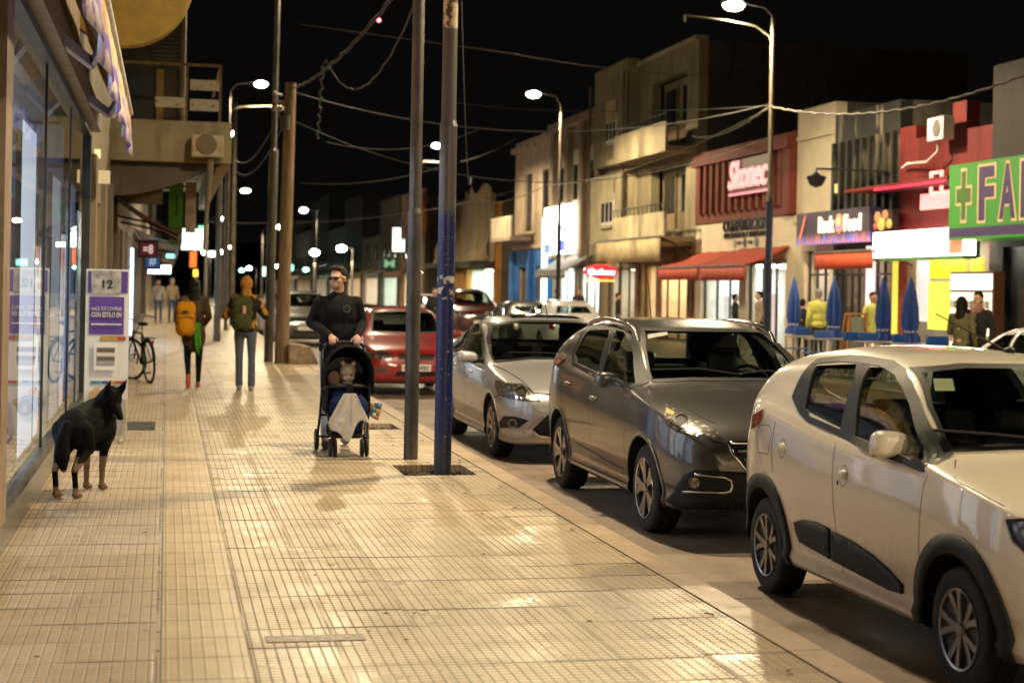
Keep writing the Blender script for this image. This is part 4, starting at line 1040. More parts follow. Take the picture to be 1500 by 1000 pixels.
# ---------------------------------------------------------------- plainer cars further off
def other_car(name, label, loc, L, Wd, Hh, paint, flip=False, boot=False, group=None, grille='bar', rim=None, cat='car', rails=False):
    k = L/4.0; h = Hh/1.45; w = Wd/1.7; tail = [(3.3, 1.38), (3.62, 1.22), (3.85, 1.0), (3.96, .8), (4.0, .6)]
    if boot: tail = [(3.0, 1.36), (3.3, 1.15), (3.5, 1.02), (3.9, .97), (3.97, .8), (4.0, .6)]
    if boot == 'wagon': tail = [(3.4, 1.43), (3.75, 1.38), (3.88, 1.1), (3.97, .85), (4.0, .6)]
    c = Car(name, label, loc, L, group=group,
        top=[(y*k, z*h) for y, z in [(0, .56), (.03, .66), (.1, .74), (.25, .81), (.7, .91), (1.05, .98), (1.3, 1.10), (1.72, 1.35), (1.9, 1.41), (2.3, 1.45), (2.8, 1.44)]+tail],
        belt=[(y*k, z*h) for y, z in [(0, .52), (.05, .62), (.2, .73), (.6, .84), (1.05, .90), (2, .93), (3, .96), (3.5, .95), (3.9, .85), (4, .55)]],
        wid=[(y*k, z*w) for y, z in [(0, .52), (.03, .60), (.1, .70), (.25, .78), (.6, .84), (1, .85), (3.2, .85), (3.7, .82), (3.9, .76), (4, .62)]],
        bot=[(y*k, z) for y, z in [(0, .36), (.06, .25), (.3, .2), (3.6, .22), (3.85, .28), (4, .42)]],
        axles=(.78*k, 3.2*k), rw=.30*h, paint=paint, tum=.30, wt=.18, flip=flip, cat=cat)
    S_ = lambda p: [(y*k, z*h) for y, z in p]; F_ = lambda p: [(x*w, z*h) for x, z in p]
    e = 3.25 if boot == 'wagon' else 2.95 if not boot else 2.75
    sw = [S_([(1.52, .99), (1.95, 1.31), (2.2, 1.33), (2.2, 1.0)]), S_([(2.28, 1.0), (2.28, 1.335), (e-.25, 1.32), (e+.18, 1.05), (e+.1, 1.02)])]
    c.shell(sw, F_([(-.60, 1.02), (-.52, 1.335), (0, 1.36), (.52, 1.335), (.60, 1.02), (0, 1.005)]),
            F_([(-.5, 1.1), (-.42, 1.28), (.42, 1.28), (.5, 1.1)]), cab=(1.15*k, 3.3*k if boot is False else 3.0*k))
    c.wheels(rim or spokes(6, .03, .04, mat=ALLOY), .19)
    c.seats(1.75*k, 2.5*k, top=1.02*h); c.dash(1.35*k, .93*h)
    for q in sw: c.ribbon('window_frame', q, .03, BLACK, c.fside, .005, closed=True, mirror=True)
    fl = [(-.78, .72), (-.60, .745), (-.40, .70), (-.36, .62), (-.55, .60), (-.76, .62)]
    for sg in (1, -1):
        c.patch('headlight', F_([(x*sg, z) for x, z in fl]), LAMPLENS, c.ffront, .006, .05)
        c.patch('tail_light', F_([(x*sg, z) for x, z in [(.56, .92), (.72, .90), (.74, .68), (.58, .66)]]), REDLENS, c.frear, .006, .05)
    if grille == 'bar':
        for z in (.675, .625): c.patch('grille', F_([(-.30, z-.018), (.30, z-.018), (.30, z+.018), (-.30, z+.018)]), BLACK, c.ffront, .005, .06); c.ribbon('grille_bar', F_([(-.3, z-.022), (.3, z-.022)]), .010, CHROME, c.ffront, .012)
    else:
        c.patch('grille', F_([(-.34, .54), (.34, .54), (.38, .72), (-.38, .72)]), BLACK, c.ffront, .005, .06)
        for z in (.58, .63, .68): c.ribbon('grille_bar', F_([(-.34, z), (.34, z)]), .018, CHROME, c.ffront, .012)
    c.patch('lower_grille', F_([(-.36, .34), (.36, .34), (.32, .42), (-.32, .42)]), BLACK, c.ffront, .005, .06)
    for sg in (1, -1): c.patch('fog_light', F_([(x*sg, z) for x, z in [(-.68, .40), (-.48, .39), (-.48, .46), (-.66, .47)]]), pm('fog_dark', (.09, .08, .07), .2), c.ffront, .006, .05)
    MB().bar((-.24, -.012, .47*h), (.24, -.012, .47*h), .02, .11).build('front_plate', WHITEP, c.t, local=True)
    MB().bar((-.24, L+.012, .75*h), (.24, L+.012, .75*h), .02, .11).build('rear_plate', WHITEP, c.t, local=True)
    mirror_at(c, (-c.hw-.07, 1.55*k, .99*h), (.10, .07, .06), paint, (-c.hw+.07, 1.56*k, .93*h))
    h_ = c.bvh.ray_cast(Vector((.1, 1.98*k, 4)), Vector((0, 0, -1)))[0]; MB().tube([h_, h_+Vector((0, .1, .3))], [.006, .003], 6).build('roof_antenna', BLACK, c.t, local=True)
    if rails:
        for sg in (-1, 1): MB().tube([(sg*.5*w, 2.0*k, 1.44*h), (sg*.52*w, 2.1*k, 1.50*h), (sg*.52*w, 3.1*k, 1.49*h), (sg*.5*w, 3.2*k, 1.43*h)], .018, 6).build('roof_rail', CHROME, c.t, local=True, smooth=60)
    return c
REDP = carpaint('red_paint', (.30, .010, .014), rough=.3, dirt=.08)
P_ = other_car('small_car', 'red small car parked behind the man with the pram', (3.98, 26.3, ZR), 3.83, 1.66, 1.45, REDP)
text('CRM 480', .40, .075, pm('plate_ink', (.05, .05, .06), .5), P_.M @ Vector((0, -.026, .47)), '-Y', 'plate_lettering', P_.t, .004)
other_car('estate_car', 'black car with silver grille bars parked behind the wooden pole', (3.95, 47.4, ZR), 4.5, 1.84, 1.62, carpaint('black_car_paint', (.10, .095, .09), metal=.5, rough=.3), grille='chrome', boot='wagon')
other_car('hatchback_car', 'pale silver car beyond the black one, mostly hidden by the hooded walker', (3.9, 55.5, ZR), 4.1, 1.7, 1.48, SILV)
WHT = carpaint('white_car_paint', (.70, .69, .66), rough=.3)
other_car('saloon_car', 'white car across the street beside the two talking women', (10.95, 21.0, ZR), 4.4, 1.74, 1.46, WHT, flip=True, boot=True)
other_car('hatchback_car', 'white car across the street seen over the grey crossover roof', (10.9, 47.2, ZR), 4.0, 1.7, 1.50, WHT, flip=True)
other_car('estate_car', 'maroon tall car across the street seen above the silver saloon', (10.9, 57.0, ZR), 4.4, 1.8, 1.74, carpaint('maroon_paint', (.05, .005, .006), rough=.3), boot='wagon', rails=True)
other_car('saloon_car', 'black car across the street between the maroon and the white ones', (10.9, 52.6, ZR), 4.3, 1.72, 1.42, carpaint('dark_car_paint', (.03, .03, .03), rough=.25), flip=True, boot=True)
other_car('hatchback_car', 'beige car across the street seen just right of the blue pole', (10.85, 66.5, ZR), 4.0, 1.7, 1.50, carpaint('beige_paint', (.45, .40, .33), metal=.3, rough=.3))
# ================================================================ buildings across the street (facade plane x = 16)
FX = 16.0
yx = lambda px, X_=FX: XP(px, 400, X_).y
zx = lambda px, py, X_=FX: XP(px, py, X_).z
def wallmat(name, col, c2=None, scale=1.4, bump=.15, rough=.8, streak=True):
    g = NG(name); n1 = g.noise(scale, 7); n2 = g.noise(scale*3, 6, stretch=(1, 1, .22)); n3 = g.noise(scale*14, 4)
    c2 = c2 or tuple(x*.45 for x in col)
    c = g.mix(g.mr(n1, .38, .72, 0, .65), col, c2)
    if streak: c = g.mix(g.mr(n2, .52, .72, 0, .7), c, tuple(x*.3 for x in col))
    c = g.mix(g.mr(n3, .5, .8, 0, .25), c, tuple(x*.5 for x in col))
    return g.fin(c, rough, n3, .01, bump)
def stockmat(name, pal, sc=(5, 3.2), em_=0):
    g = NG(name); ty = g.ma('FLOOR', g.ma('MULTIPLY', g.y, sc[0])); tz = g.ma('FLOOR', g.ma('MULTIPLY', g.z, sc[1])); w = g.white(ty, tz)
    cr = g.n.new('ShaderNodeValToRGB'); cr.color_ramp.interpolation = 'CONSTANT'; g.l.new(w, cr.inputs[0])
    el = cr.color_ramp.elements; el[0].color = (*pal[0], 1); el[0].position = 0; el[1].color = (*pal[1], 1); el[1].position = 1/len(pal)
    for i, p in enumerate(pal[2:]): e = el.new((i+2)/len(pal)); e.color = (*p, 1)
    ln = g.ma('MAXIMUM', g.line(g.y, 1/sc[0], .02), g.line(g.z, 1/sc[1], .03))
    return g.fin(g.mix(ln, cr.outputs[0], (.12, .09, .07)), .5)
def holes_wall(m, y0, y1, z0, z1, xf, th, holes):
    ys = sorted({y0, y1}|{min(max(h[i], y0), y1) for h in holes for i in (0, 1)}); zs = sorted({z0, z1}|{min(max(h[i], z0), z1) for h in holes for i in (2, 3)})
    for a, b in zip(ys, ys[1:]):
        run = None
        for c, d in zip(zs, zs[1:]):
            open_ = any(h[0] < (a+b)/2 < h[1] and h[2] < (c+d)/2 < h[3] for h in holes)
            if open_:
                if run: m.box(xf, xf+th, a, b, run[0], run[1]); run = None
            else: run = (run[0], d) if run else (c, d)
        if run: m.box(xf, xf+th, a, b, run[0], run[1])
FRAMEM = pm('shop_frame', (.03, .028, .026), .4, .3)
CREAMW = wallmat('cream_wall', (.66, .58, .42), (.52, .44, .30), streak=False)
GLASS = glassm('shop_glass', (.9, .92, .9))
PAL = [(.6, .55, .45), (.5, .1, .06), (.15, .25, .5), (.6, .45, .1), (.7, .68, .62), (.1, .3, .15), (.3, .12, .1), (.75, .72, .7)]
def building(name, label, y0, y1, h, mat, holes=(), depth=9, group='buildings across the street', xf=FX, roof=True):
    t = thing(name, label, 'building', (xf, (y0+y1)/2, 0), group=group)
    m = MB(); holes_wall(m, y0, y1, 0, h, xf, .3, holes)
    m.build('wall', mat, t)
    for a_ in (y0, y1-.2): MB().box(xf+.301, xf+depth, a_, a_+.2, 0, h).build('side_wall', SIDEW, t)
    MB().box(xf+depth-.2, xf+depth, y0+.2, y1-.2, 0, h).build('back_wall', SIDEW, t)
    if roof: MB().box(xf+.3, xf+depth-.2, y0+.2, y1-.2, h-.35, h-.2).build('roof', ROOFM, t)
    return t
SIDEW = wallmat('side_wall_dimmed', (.09, .075, .055))  # side and back walls darkened: their lack of light is put into the colour
ROOFM = pm('roof_dark', (.05, .045, .04), .9)
def interior(t, y0, y1, z1, col, power, stock, xf=FX, d=3.0, floor=(.35, .3, .25), dirx=1, n=2, z0=0):
    a, b = sorted((xf+dirx*.3, xf+dirx*d))
    m = MB().box(a, b, y0, y1, z0+.01, z0+.05).box(a, b, y0, y1, z1+.02, z1+.1); m.build('shop_floor', pm('shop_floor%.2f' % floor[0], floor, .3), t)
    e = xf+dirx*d; MB().box(min(e, e+dirx*.1), max(e, e+dirx*.1), y0, y1, z0+.05, z1+.02).build('back_shelves', stock, t)
    for q in (y0-.03, y1+.03): MB().box(a, b, q-.03, q+.03, z0, z1).build('side_wall', WHITEP, t)
    for i in range(n):
        yy = y0+(y1-y0)*(i+.5)/n; xx = xf+dirx*d*.55
        MB().box(xx-.8, xx+.8, yy-.22, yy+.22, z1-.04, z1-.005).build('ceiling_light', em('shop_light_%.2f_%.2f_%d' % (col[1], col[2], power), col, power*3.2), t)
def windows(t, y0, y1, z0, z1, xf=FX, n=2, mullion=.05, pane=None, fm=None, depth=.12, name='window', rail=None, dirx=1):
    fm = fm or FRAMEM; x = xf+dirx*depth; m = MB(); w = mullion; a, b = sorted((x, x+dirx*.06))
    for i in range(n+1):
        y = y0+(y1-y0)*i/n; y = min(max(y, y0+w/2), y1-w/2); m.box(a, b, y-w/2, y+w/2, z0, z1)
    m.box(a+.002, b-.002, y0, y1, z0, z0+w); m.box(a+.002, b-.002, y0, y1, z1-w, z1)
    if rail: m.box(a+.001, b-.001, y0, y1, rail-w/2, rail+w/2)
    o = m.build(name, fm, t)
    xp = (a+b)/2
    MB().add([(xp, y0, z0), (xp, y1, z0), (xp, y1, z1), (xp, y0, z1)], [(0, 1, 2, 3)]).build('pane', pane or GLASS, o, local=False)
    return o
def awning(name, label, y0, y1, xb, xf_, zb, zf, val, mat, dirm=None, group='fabric awnings over the shops', text_=None):
    t = thing(name, label, 'awning', (xb, (y0+y1)/2, zb), group=group)
    m = MB(); n = 10
    # sagging fabric sheet with thickness, wavy valance
    rows = [(xb+(xf_-xb)*i/8, zb+(zf-zb)*i/8-.05*math.sin(math.pi*i/8)) for i in range(9)]
    V = []; 
    for x, z in rows:
        for j in range(n+1): V.append((x, y0+(y1-y0)*j/n, z+.012*math.sin(j*2.1)))
    F = [[i*(n+1)+j, i*(n+1)+j+1, (i+1)*(n+1)+j+1, (i+1)*(n+1)+j] for i in range(8) for j in range(n)]
    m.add(V, F); o = m.build('canopy', mat, t, smooth=60); q = o.modifiers.new('s', 'SOLIDIFY'); q.thickness = .012
    V = []; k = 24
    for i in range(3):
        for j in range(k+1): V.append((xf_+(.02*math.sin(j*1.7))*i*.5, y0+(y1-y0)*j/k, zf-.02-val*i/2))
    F = [[i*(k+1)+j, i*(k+1)+j+1, (i+1)*(k+1)+j+1, (i+1)*(k+1)+j] for i in range(2) for j in range(k)]
    o = MB().add(V, F).build('valance', mat, t, smooth=60); q = o.modifiers.new('s', 'SOLIDIFY'); q.thickness = .01
    MB().bar((xf_, y0, zf), (xf_, y1, zf), .05).build('front_bar', STEEL, t)
    for yy in (y0+.15, y1-.15): MB().tube([(xb, yy, zb-.35), ((xb+xf_)/2, yy+.1, (zb+zf)/2-.12), (xf_, yy, zf-.02)], .022, 6).build('arm', DARKMETAL, t)
    return t
def signbox(name, label, x0, x1, y0, y1, z0, z1, mat, cat='sign', trim=None, **k):
    t = thing(name, label, cat, ((x0+x1)/2, (y0+y1)/2, z0), **k)
    MB().box(x0, x1, y0, y1, z0, z1).build('panel', mat, t)
    if trim:
        m = MB(); w = .05
        xa = min(x0, x1)-.02; 
        for (a, b, c, d) in ((y0, y1, z0-w, z0), (y0, y1, z1, z1+w)): m.box(xa, x1, a, b, c, d)
        m.build('trim', trim, t)
    return t
def acunit(x, y, z, label, dx=-1, mat=None):
    t = thing('air_conditioner', label, 'air conditioner', (x, y, z), group='air conditioner units')
    MB().box(x-.13, x+.13, y-.36, y+.36, z, z+.48).build('casing', WHITEP, t, bevel=.02)
    MB().lathe([(.001, 0), (.17, 0), (.19, .012), (.19, .03)], 24, Matrix.Translation((x+dx*.145, y-.08, z+.24)), axis='x').build('fan_grille', pm('ac_grille', (.14, .13, .11), .5), t)
    return t
# ---- pharmacy building nearest on the right
ya, yb = 19.0, 29.9
GREYPIPE = pm('pipe_grey', (.14, .12, .09), .6)
DKW = wallmat('dark_brown_wall', (.022, .016, .013))
t = building('pharmacy_building', 'dark pharmacy building behind the large green cross sign', ya, yb, 6.2, DKW, [(20.5, 24, .1, 2.7), (24.6, 29.4, .1, 2.6)])
windows(t, 24.6, 29.4, .1, 2.6, n=4, pane=pm('dark_shutter', (.06, .045, .04), .5)); windows(t, 20.5, 24, .1, 2.7, n=3, pane=pm('dark_shutter', (.06, .045, .04), .5))
SX = 15.0
q0 = XP(1391, 250, SX); z1, z0 = XP(1391, 243, SX).z, XP(1391, 352, SX).z; ys = q0.y
zb = XP(1391, 335, SX).z
GRN = em('sign_green', (.04, .22, .02), .42, (.04, .22, .03)); PUR = em('sign_purple', (.035, .018, .07), .35, (.05, .03, .10)); GOLD = em('sign_gold', (.85, .55, .25), .6)
s = thing('pharmacy_sign', 'large green sign with a cross and purple lettering', 'sign', (SX, ys-4, z0))
MB().box(SX, SX+.9, ys-8.4, ys, zb, z1).build('panel', GRN, s)
MB().box(SX-.004, SX+.9, ys-8.4, ys+.002, z0+.05, zb).build('stripe', PUR, s)
MB().box(SX-.002, SX+.9, ys-8.4, ys, z0, z0+.05).build('lower_edge', GRN, s)
def cross(c, a, w): 
    return [(-w, -a), (w, -a), (w, -w), (a, -w), (a, w), (w, w), (w, a), (-w, a), (-w, w), (-a, w), (-a, -w), (-w, -w)]
H_ = z1-zb; cyy = ys-.62; cz_ = zb+H_*.50
for k, (sc, mt, d) in enumerate([(.40, GOLD, .012), (.355, em('cross_green', (.07, .16, .02), .6), .018)]):
    pr = cross(0, sc, .145 if k == 0 else .105)
    MB().prism([(u*.8, v*1.32) for u, v in pr], SX-d, SX-.001, lambda u, v, w: (w, cyy-u, cz_+v)).build('cross', mt, s)
word = 'FARMACIA'; cw = .78
for i, ch in enumerate(word):
    c = (SX-.006, ys-1.13-cw*(i+.5), zb+H_*.50)
    text(ch, cw*.90, H_*.90, GOLD, c, '-X', 'letter_outline', s, .006, off=.06)
    text(ch, cw*.74, H_*.82, PUR, (SX-.014, c[1], c[2]), '-X', 'letter', s, .006, off=.035)
# ---- red building with neon
yc, yd = 29.9, 34.1
REDW = wallmat('red_wall', (.15, .010, .009)); 
t = building('red_building', 'low red building with stepped parapet and red neon lettering', yc, yd, 5.05, REDW, [(29.95, 34.0, 0, 2.95)])
MB().box(FX, FX+.3, 33.3, 34.1, 5.05, 5.35).build('parapet', REDW, t); MB().box(FX, FX+.3, 31.0, 31.6, 5.05, 5.65).build('parapet', REDW, t); 
MB().box(FX-.9, FX, 30.0, 35.1, 3.93, 4.0).build('ledge', REDW, t)
interior(t, 30.0, 33.95, 2.9, (1, .98, .85), 16, stockmat('yellow_stock', [(.85, .75, .05), (.8, .8, .7), (.85, .75, .05), (.8, .5, .05)], (1.1, 1.5)), d=2.6, n=3)
YEL = em('yellow_panel', (1.0, .70, .02), .95);  # panels glow: the brightness of the shop is put into their material
for a, b, c, d, mt, nm in [(1363, 1417, 408, 378, YEL, 'yellow_panel'), (1423, 1441, 412, 378, YEL, 'yellow_panel'), (1346, 1361, 470, 380, em('white_wall_glow', (.8, .8, .78), .8), 'white_pier'), (1331, 1344, 480, 378, pm('beige_pier', (.5, .42, .26), .6), 'pier'), (1362, 1392, 482, 412, em('counter_glow', (.85, .85, .10), .95), 'yellow_counter')]:  # white pier and yellow counter are no lamps; added glow brightens the shop
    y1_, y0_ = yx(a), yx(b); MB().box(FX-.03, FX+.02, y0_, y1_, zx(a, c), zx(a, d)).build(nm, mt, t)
MB().box(FX-.02, FX+.2, yx(1330), yx(1316), 0, 2.95).build('pillar', pm('red_pillar', (.45, .06, .02), .4), t)
MB().box(FX+.05, FX+.2, yx(1422), yx(1418), 0, 2.95).build('pillar', BLACK, t)
f = thing('drinks_fridge', 'brightly lit drinks fridge with orange sides behind the talking women', 'fridge', (15.4, yx(1425), 0))
ff0, ff1 = XP(1456, 400, 15.2).y, XP(1392, 400, 15.2).y
MB().box(15.2, 15.42, ff0, ff1, 0, 2.1).build('cabinet', pm('fridge_body', (.10, .04, .02), .4), f)
MB().box(15.18, 15.2, ff0+.06, ff1-.06, 1.75, 2.05).build('lit_header', em('fridge_header', (1, .95, .8), 3), f)
MB().box(15.18, 15.2, ff0+.06, ff1-.06, .25, 1.70).build('glass_door', em('fridge_inside', (1, .8, .55), 1.6), f)
for i in range(4): MB().box(15.165, 15.18, ff0+.1, ff1-.1, .4+i*.33, .55+i*.33).build('bottle_row', stockmat('bottle_row%d' % i, PAL, (14, 3)), f)
s = thing('lit_menu_sign', 'long blazing white light box over the yellow shop', 'sign', (15.1, 33, 2.3))
yl, yr = XP(1279, 360, 15.1).y, XP(1412, 360, 15.1).y; zl, zu = XP(1340, 376, 15.1).z, XP(1340, 337, 15.1).z
MB().box(15.1, 15.35, yr, yl, zl, zu).build('light_box', em('white_box', (1, .97, .85), 6), s)
MB().box(15.08, 15.37, yr-.02, yl+.02, zl-.07, zl).build('lower_edge', pm('green_edge', (.1, .3, .1), .5), s)
MB().box(15.085, 15.1, (yl+yr)/2-.02, (yl+yr)/2+.02, zl, zu).build('seam', FRAMEM, s)
MB().box(15.08, 15.1, yr+.05, yr+.6, zl+.03, zu-.05).build('picture', em('food_picture', (.8, .25, .12), 1.2), s)
NEON = em('neon_red', (1, .22, .16), 7); NEONW = em('neon_white', (1, .30, .24), 3)
s = thing('neon_sign', 'glowing red neon sign on the red wall, cut off by the green sign', 'sign', (FX, 32, 3))
c = XP(1385, 266, FX-.12); text('EL P', 1.6, .50, NEONW, (FX-.12, c.y-.1, c.z), '-X', 'neon_letters', s, .02, off=.0)
m = MB(); c = XP(1380, 293, FX-.12)
for i in range(16): m.bar((FX-.1, c.y+1.0-i*.13, c.z-.14), (FX-.1, c.y+1.0-i*.13-.02, c.z+.14), .05, .05)
m.box(FX-.09, FX-.07, c.y-1.05, c.y+1.08, c.z-.17, c.z+.17); m.build('neon_tubes', em('neon_white2', (1, .30, .28), 2), s)
MB().tube([(FX-.95, 33.3, 3.90), (FX-.95, 30, 3.90)], .02, 6).build('neon_strip', em('neon_deep', (1, .02, .06), 3.5), s)
acunit(FX-.35, XP(1378, 182, FX-.35).y, XP(1378, 206, FX-.35).z, 'white air conditioner on the red parapet above the neon sign')
q = XP(1400, 225, FX-.3)
tag(MB().tube([XP(1374, 205, FX-.3), XP(1374, 222, FX-.3), XP(1358, 237, FX-.3), XP(1330, 240, FX-.2), XP(1322, 246, FX-.1)], .03, 6).build('drain_hose', WHITEP, smooth=60), 'pale hose running from the air conditioner down the red wall', 'hose')
# ---- charred dark facade with the rock food bar
ye, yf = 34.1, 37.75
g = NG('charred_ribs')
st_ = g.ma('MULTIPLY', g.mr(g.noise(3.0, 4, stretch=(1, 1, .25)), .56, .62, 0, 1), g.mr(g.z, 4.1, 5.3, 0, 1))
c_ = g.mix(st_, g.mix(g.mr(g.noise(3, 5), .4, .7, 0, 1), (.013, .011, .008), (.005, .004, .004)), (.15, .13, .09))
CHAR = g.fin(c_, .6, g.noise(20, 4), .01, .5)
t = building('charred_building', 'dark charred facade with pale streaks above the burger bar', ye, yf, 6.0, CHAR, [(34.2, 37.7, .05, 2.75)])
m = MB()
for i in range(9): m.box(FX-.10, FX-.001, ye+.15+i*.42, ye+.27+i*.42, 3.5, 5.3)
m.build('facade_ribs', CHAR, t)
interior(t, 34.25, 37.65, 2.7, (1, .75, .55), 9, stockmat('bar_stock', [(.5, .2, .15), (.7, .55, .5), (.1, .08, .08), (.35, .2, .3), (.6, .4, .2)], (2.5, 2)), d=2.4, n=2)
windows(t, 34.2, 35.5, .05, 2.75, n=3, rail=2.1); windows(t, 35.7, 37.7, .05, 2.75, n=5, rail=2.1)
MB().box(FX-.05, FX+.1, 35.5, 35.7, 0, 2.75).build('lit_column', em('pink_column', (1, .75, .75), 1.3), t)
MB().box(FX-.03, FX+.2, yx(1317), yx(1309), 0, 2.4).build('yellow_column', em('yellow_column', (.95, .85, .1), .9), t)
MB().box(FX-.06, FX-.02, yx(1229), yx(1223), zx(1226, 283), zx(1226, 270)).build('small_lit_window', em('small_yellow', (.8, .7, .25), .8), t)  # small lit window drawn as a glowing block
# cream tall wall between
t = building('cream_building', 'narrow cream wall between the charred facade and the red cladding', 37.75, 40.2, 6.35, CREAMW, [(38.0, 39.6, 0.02, 2.7)])
interior(t, 38.05, 39.55, 2.6, (1, .8, .6), 7, stockmat('bar_stock', PAL), d=2.4, n=1)
windows(t, 38.0, 39.6, .05, 2.7, n=3, rail=2.1)
MB().box(FX-.12, FX, 37.75, 40.2, 3.45, 3.55).build('cornice', CREAMW, t); MB().box(FX-.06, FX, 37.8, 40.15, 5.55, 5.65).build('cornice', CREAMW, t)
BX = 15.6
yl, yr = XP(1167, 330, BX).y, XP(1273, 330, BX).y; zu, zl = XP(1220, 308, BX).z, XP(1220, 356, BX).z
s = thing('bar_sign', 'dark violet bar sign with cream lettering and a burger picture', 'sign', (BX, (yl+yr)/2, zl))
g = NG('bar_sign_panel'); ta = g.mr(g.z, .03, .26, 1, 0)
w_ = g.mix(g.mr(g.noise(3, 2), .4, .6, 0, 1), (.9, .25, .18), (.25, .3, 1.0)); cc_ = g.mix(g.ma('MULTIPLY', ta, g.mr(g.noise(14, 2, stretch=(1, 1, .1)), .4, .6, .2, 1)), (.035, .022, .04), w_)
g.l.new(cc_, g.b.inputs['Emission Color']); g.b.inputs['Emission Strength'].default_value = .7
BSP = g.fin(cc_, .4)
MB().box(BX, BX+.3, yr, yl, zl, zu).build('panel', BSP, s)
CL = em('cream_letters', (1, .86, .58), 1.5); zc = (zu+zl)/2+.06
def pxw(a, b, X_): return XP(a, 340, X_).y-XP(b, 340, X_).y
for w, a, b in (('Rock', 1200, 1223), ('Food', 1237, 1262)):
    text(w, pxw(a, b, BX), .40, CL, (BX-.02, XP((a+b)/2, 330, BX).y, zc), '-X', 'lettering', s, .015, off=.045)
cc = (BX-.02, XP(1230, 330, BX).y, zc)
MB().ell(cc, (.02, .23, .24), nu=20).build('burger_emblem', em('emblem_orange', (.8, .35, .15), .8), s); MB().ell((BX-.03, cc[1], cc[2]+.05), (.02, .15, .09), nu=14).build('burger_bun', em('emblem_bun', (.95, .75, .45), .8), s); MB().ell((BX-.03, cc[1], cc[2]-.09), (.02, .15, .06), nu=14).build('burger_bun', em('emblem_blue', (.3, .3, .6), .8), s)
m = MB().bar((BX-.02, yl-.25, zl+.12), (BX-.02, yl-.62, zu-.08), .01, .10); m.build('flame_stripe', em('flame', (.8, .25, .12), .8), s)
a_, b_ = XP(1276, 320, BX).y, XP(1304, 320, BX).y
MB().box(BX+.05, BX+.2, b_, a_, XP(1290, 336, BX).z, XP(1290, 307, BX).z).build('side_panel', pm('side_panel', (.02, .012, .01), .5), s)
for i, (dy, dz, r, cl) in enumerate([(.25, .28, .17, (.85, .3, .08)), (.65, .33, .15, (.8, .25, .1)), (.45, .12, .2, (.95, .5, .12)), (.85, .12, .14, (.9, .45, .1)), (.15, .08, .1, (.8, .15, .08))]):
    MB().ell((BX+.045, a_-dy, XP(1290, 336, BX).z+dz), (.02, r, r*.75), nu=14).build('food_picture', em('food%d' % i, cl, .7), s)
ORG = pm('orange_fabric', (.62, .085, .03), .75, var=.12, scale=3)
ORG2 = pm('red_orange_fabric', (.50, .065, .03), .75, var=.12, scale=3)
awning('orange_awning', 'single orange awning below the dark violet bar sign', XP(1278, 380, 14.9).y, XP(1193, 380, 14.9).y, 15.9, 14.9, 2.62, XP(1235, 368, 14.9).z, .38, ORG)
# lantern bracket
t = thing('bracket_lantern', 'black lantern hanging from a long iron bracket before the cream wall', 'lantern', (FX, 34.1, 3.9))
p0, p1 = XP(1300, 251, FX-.1), XP(1196, 247, 15.0)
MB().tube([p0, p1], .03, 6).build('bracket', BLACK, t); c = p1-Vector((0, 0, .26))
MB().tube([p1, c+Vector((0, 0, .18))], .012, 5).build('hook', BLACK, t); MB().lathe([(.001, .2), (.10, .12), (.26, .06), (.16, -.14), (.001, -.2)], 6, Matrix.Translation(c)).build('lantern', BLACK, t)
# ---- computer shop with red cladding
yg, yh = 40.2, 48.45
CLADR = wallmat('red_cladding', (.17, .030, .016)); LW = wallmat('lower_cream_wall', (.76, .68, .50), (.6, .52, .37), streak=False)
t = thing('computer_shop', 'computer shop with ribbed red cladding over a cream wall', 'building', (FX, 44, 0), group='buildings across the street')
m = MB(); holes_wall(m, yg, yh, 0, 3.66, FX, .3, [(40.9, 43.9, .05, 2.45), (44.5, 47.9, .05, 2.45)]); m.box(FX+.3, FX+9, yh-.2, yh, 0, 3.6); m.box(FX+.3, FX+9, yg, yg+.2, 0, 3.6); m.build('wall', LW, t)
MB().box(FX-.05, FX+9, yg+.05, yh-.02, 3.68, 5.85).build('cladding', CLADR, t)
m = MB()
for i in range(13): m.box(FX-.17, FX-.052, yg+.75+i*.56, yg+.95+i*.56, 3.95, 5.4)
m.box(FX-.25, FX-.052, yg+.1, yh-.1, 5.42, 5.72); m.box(FX-.2, FX-.052, yg+.06, yg+.55, 3.69, 5.4); m.build('cladding_ribs', CLADR, t)
interior(t, 40.6, 48.2, 2.42, (.95, 1, .95), 14, stockmat('computer_stock', PAL, (3, 2.4)), d=3.2, n=4)
windows(t, 40.9, 43.9, .05, 2.45, n=3); windows(t, 44.5, 47.9, .05, 2.45, n=3)
for yy, c1, c2 in ((41.6, .4, 1.9), (43.2, .3, 1.6), (45.4, .5, 2.0), (46.9, .4, 1.5)):
    MB().box(FX+.5, FX+.56, yy-.32, yy+.32, c1, c2).build('poster_stand', em('poster%.0f' % (yy*10), random.choice([(1, .8, .75), (.8, 1, .9), (1, .95, .9)]), .9), t)
BLT = pm('black_letters', (.02, .018, .018), .5)
s = thing('shop_lettering', 'black computer shop lettering on the cream wall above the orange awnings', 'sign', (FX, 44, 3))
a_, b_ = yx(1060), yx(1124); zt = (zx(1092, 319)+zx(1092, 338))/2
text('COMPUTACION', a_-b_, zx(1092, 319)-zx(1092, 338), BLT, (FX-.03, (a_+b_)/2, zt), '-X', 'lettering', s, .03, off=.012)
text('ELECTRONICA Y TELEFONIA', (a_-b_)*.96, .15, BLT, (FX-.03, (a_+b_)/2, zx(1092, 343.5)), '-X', 'small_lettering', s, .02, off=0)
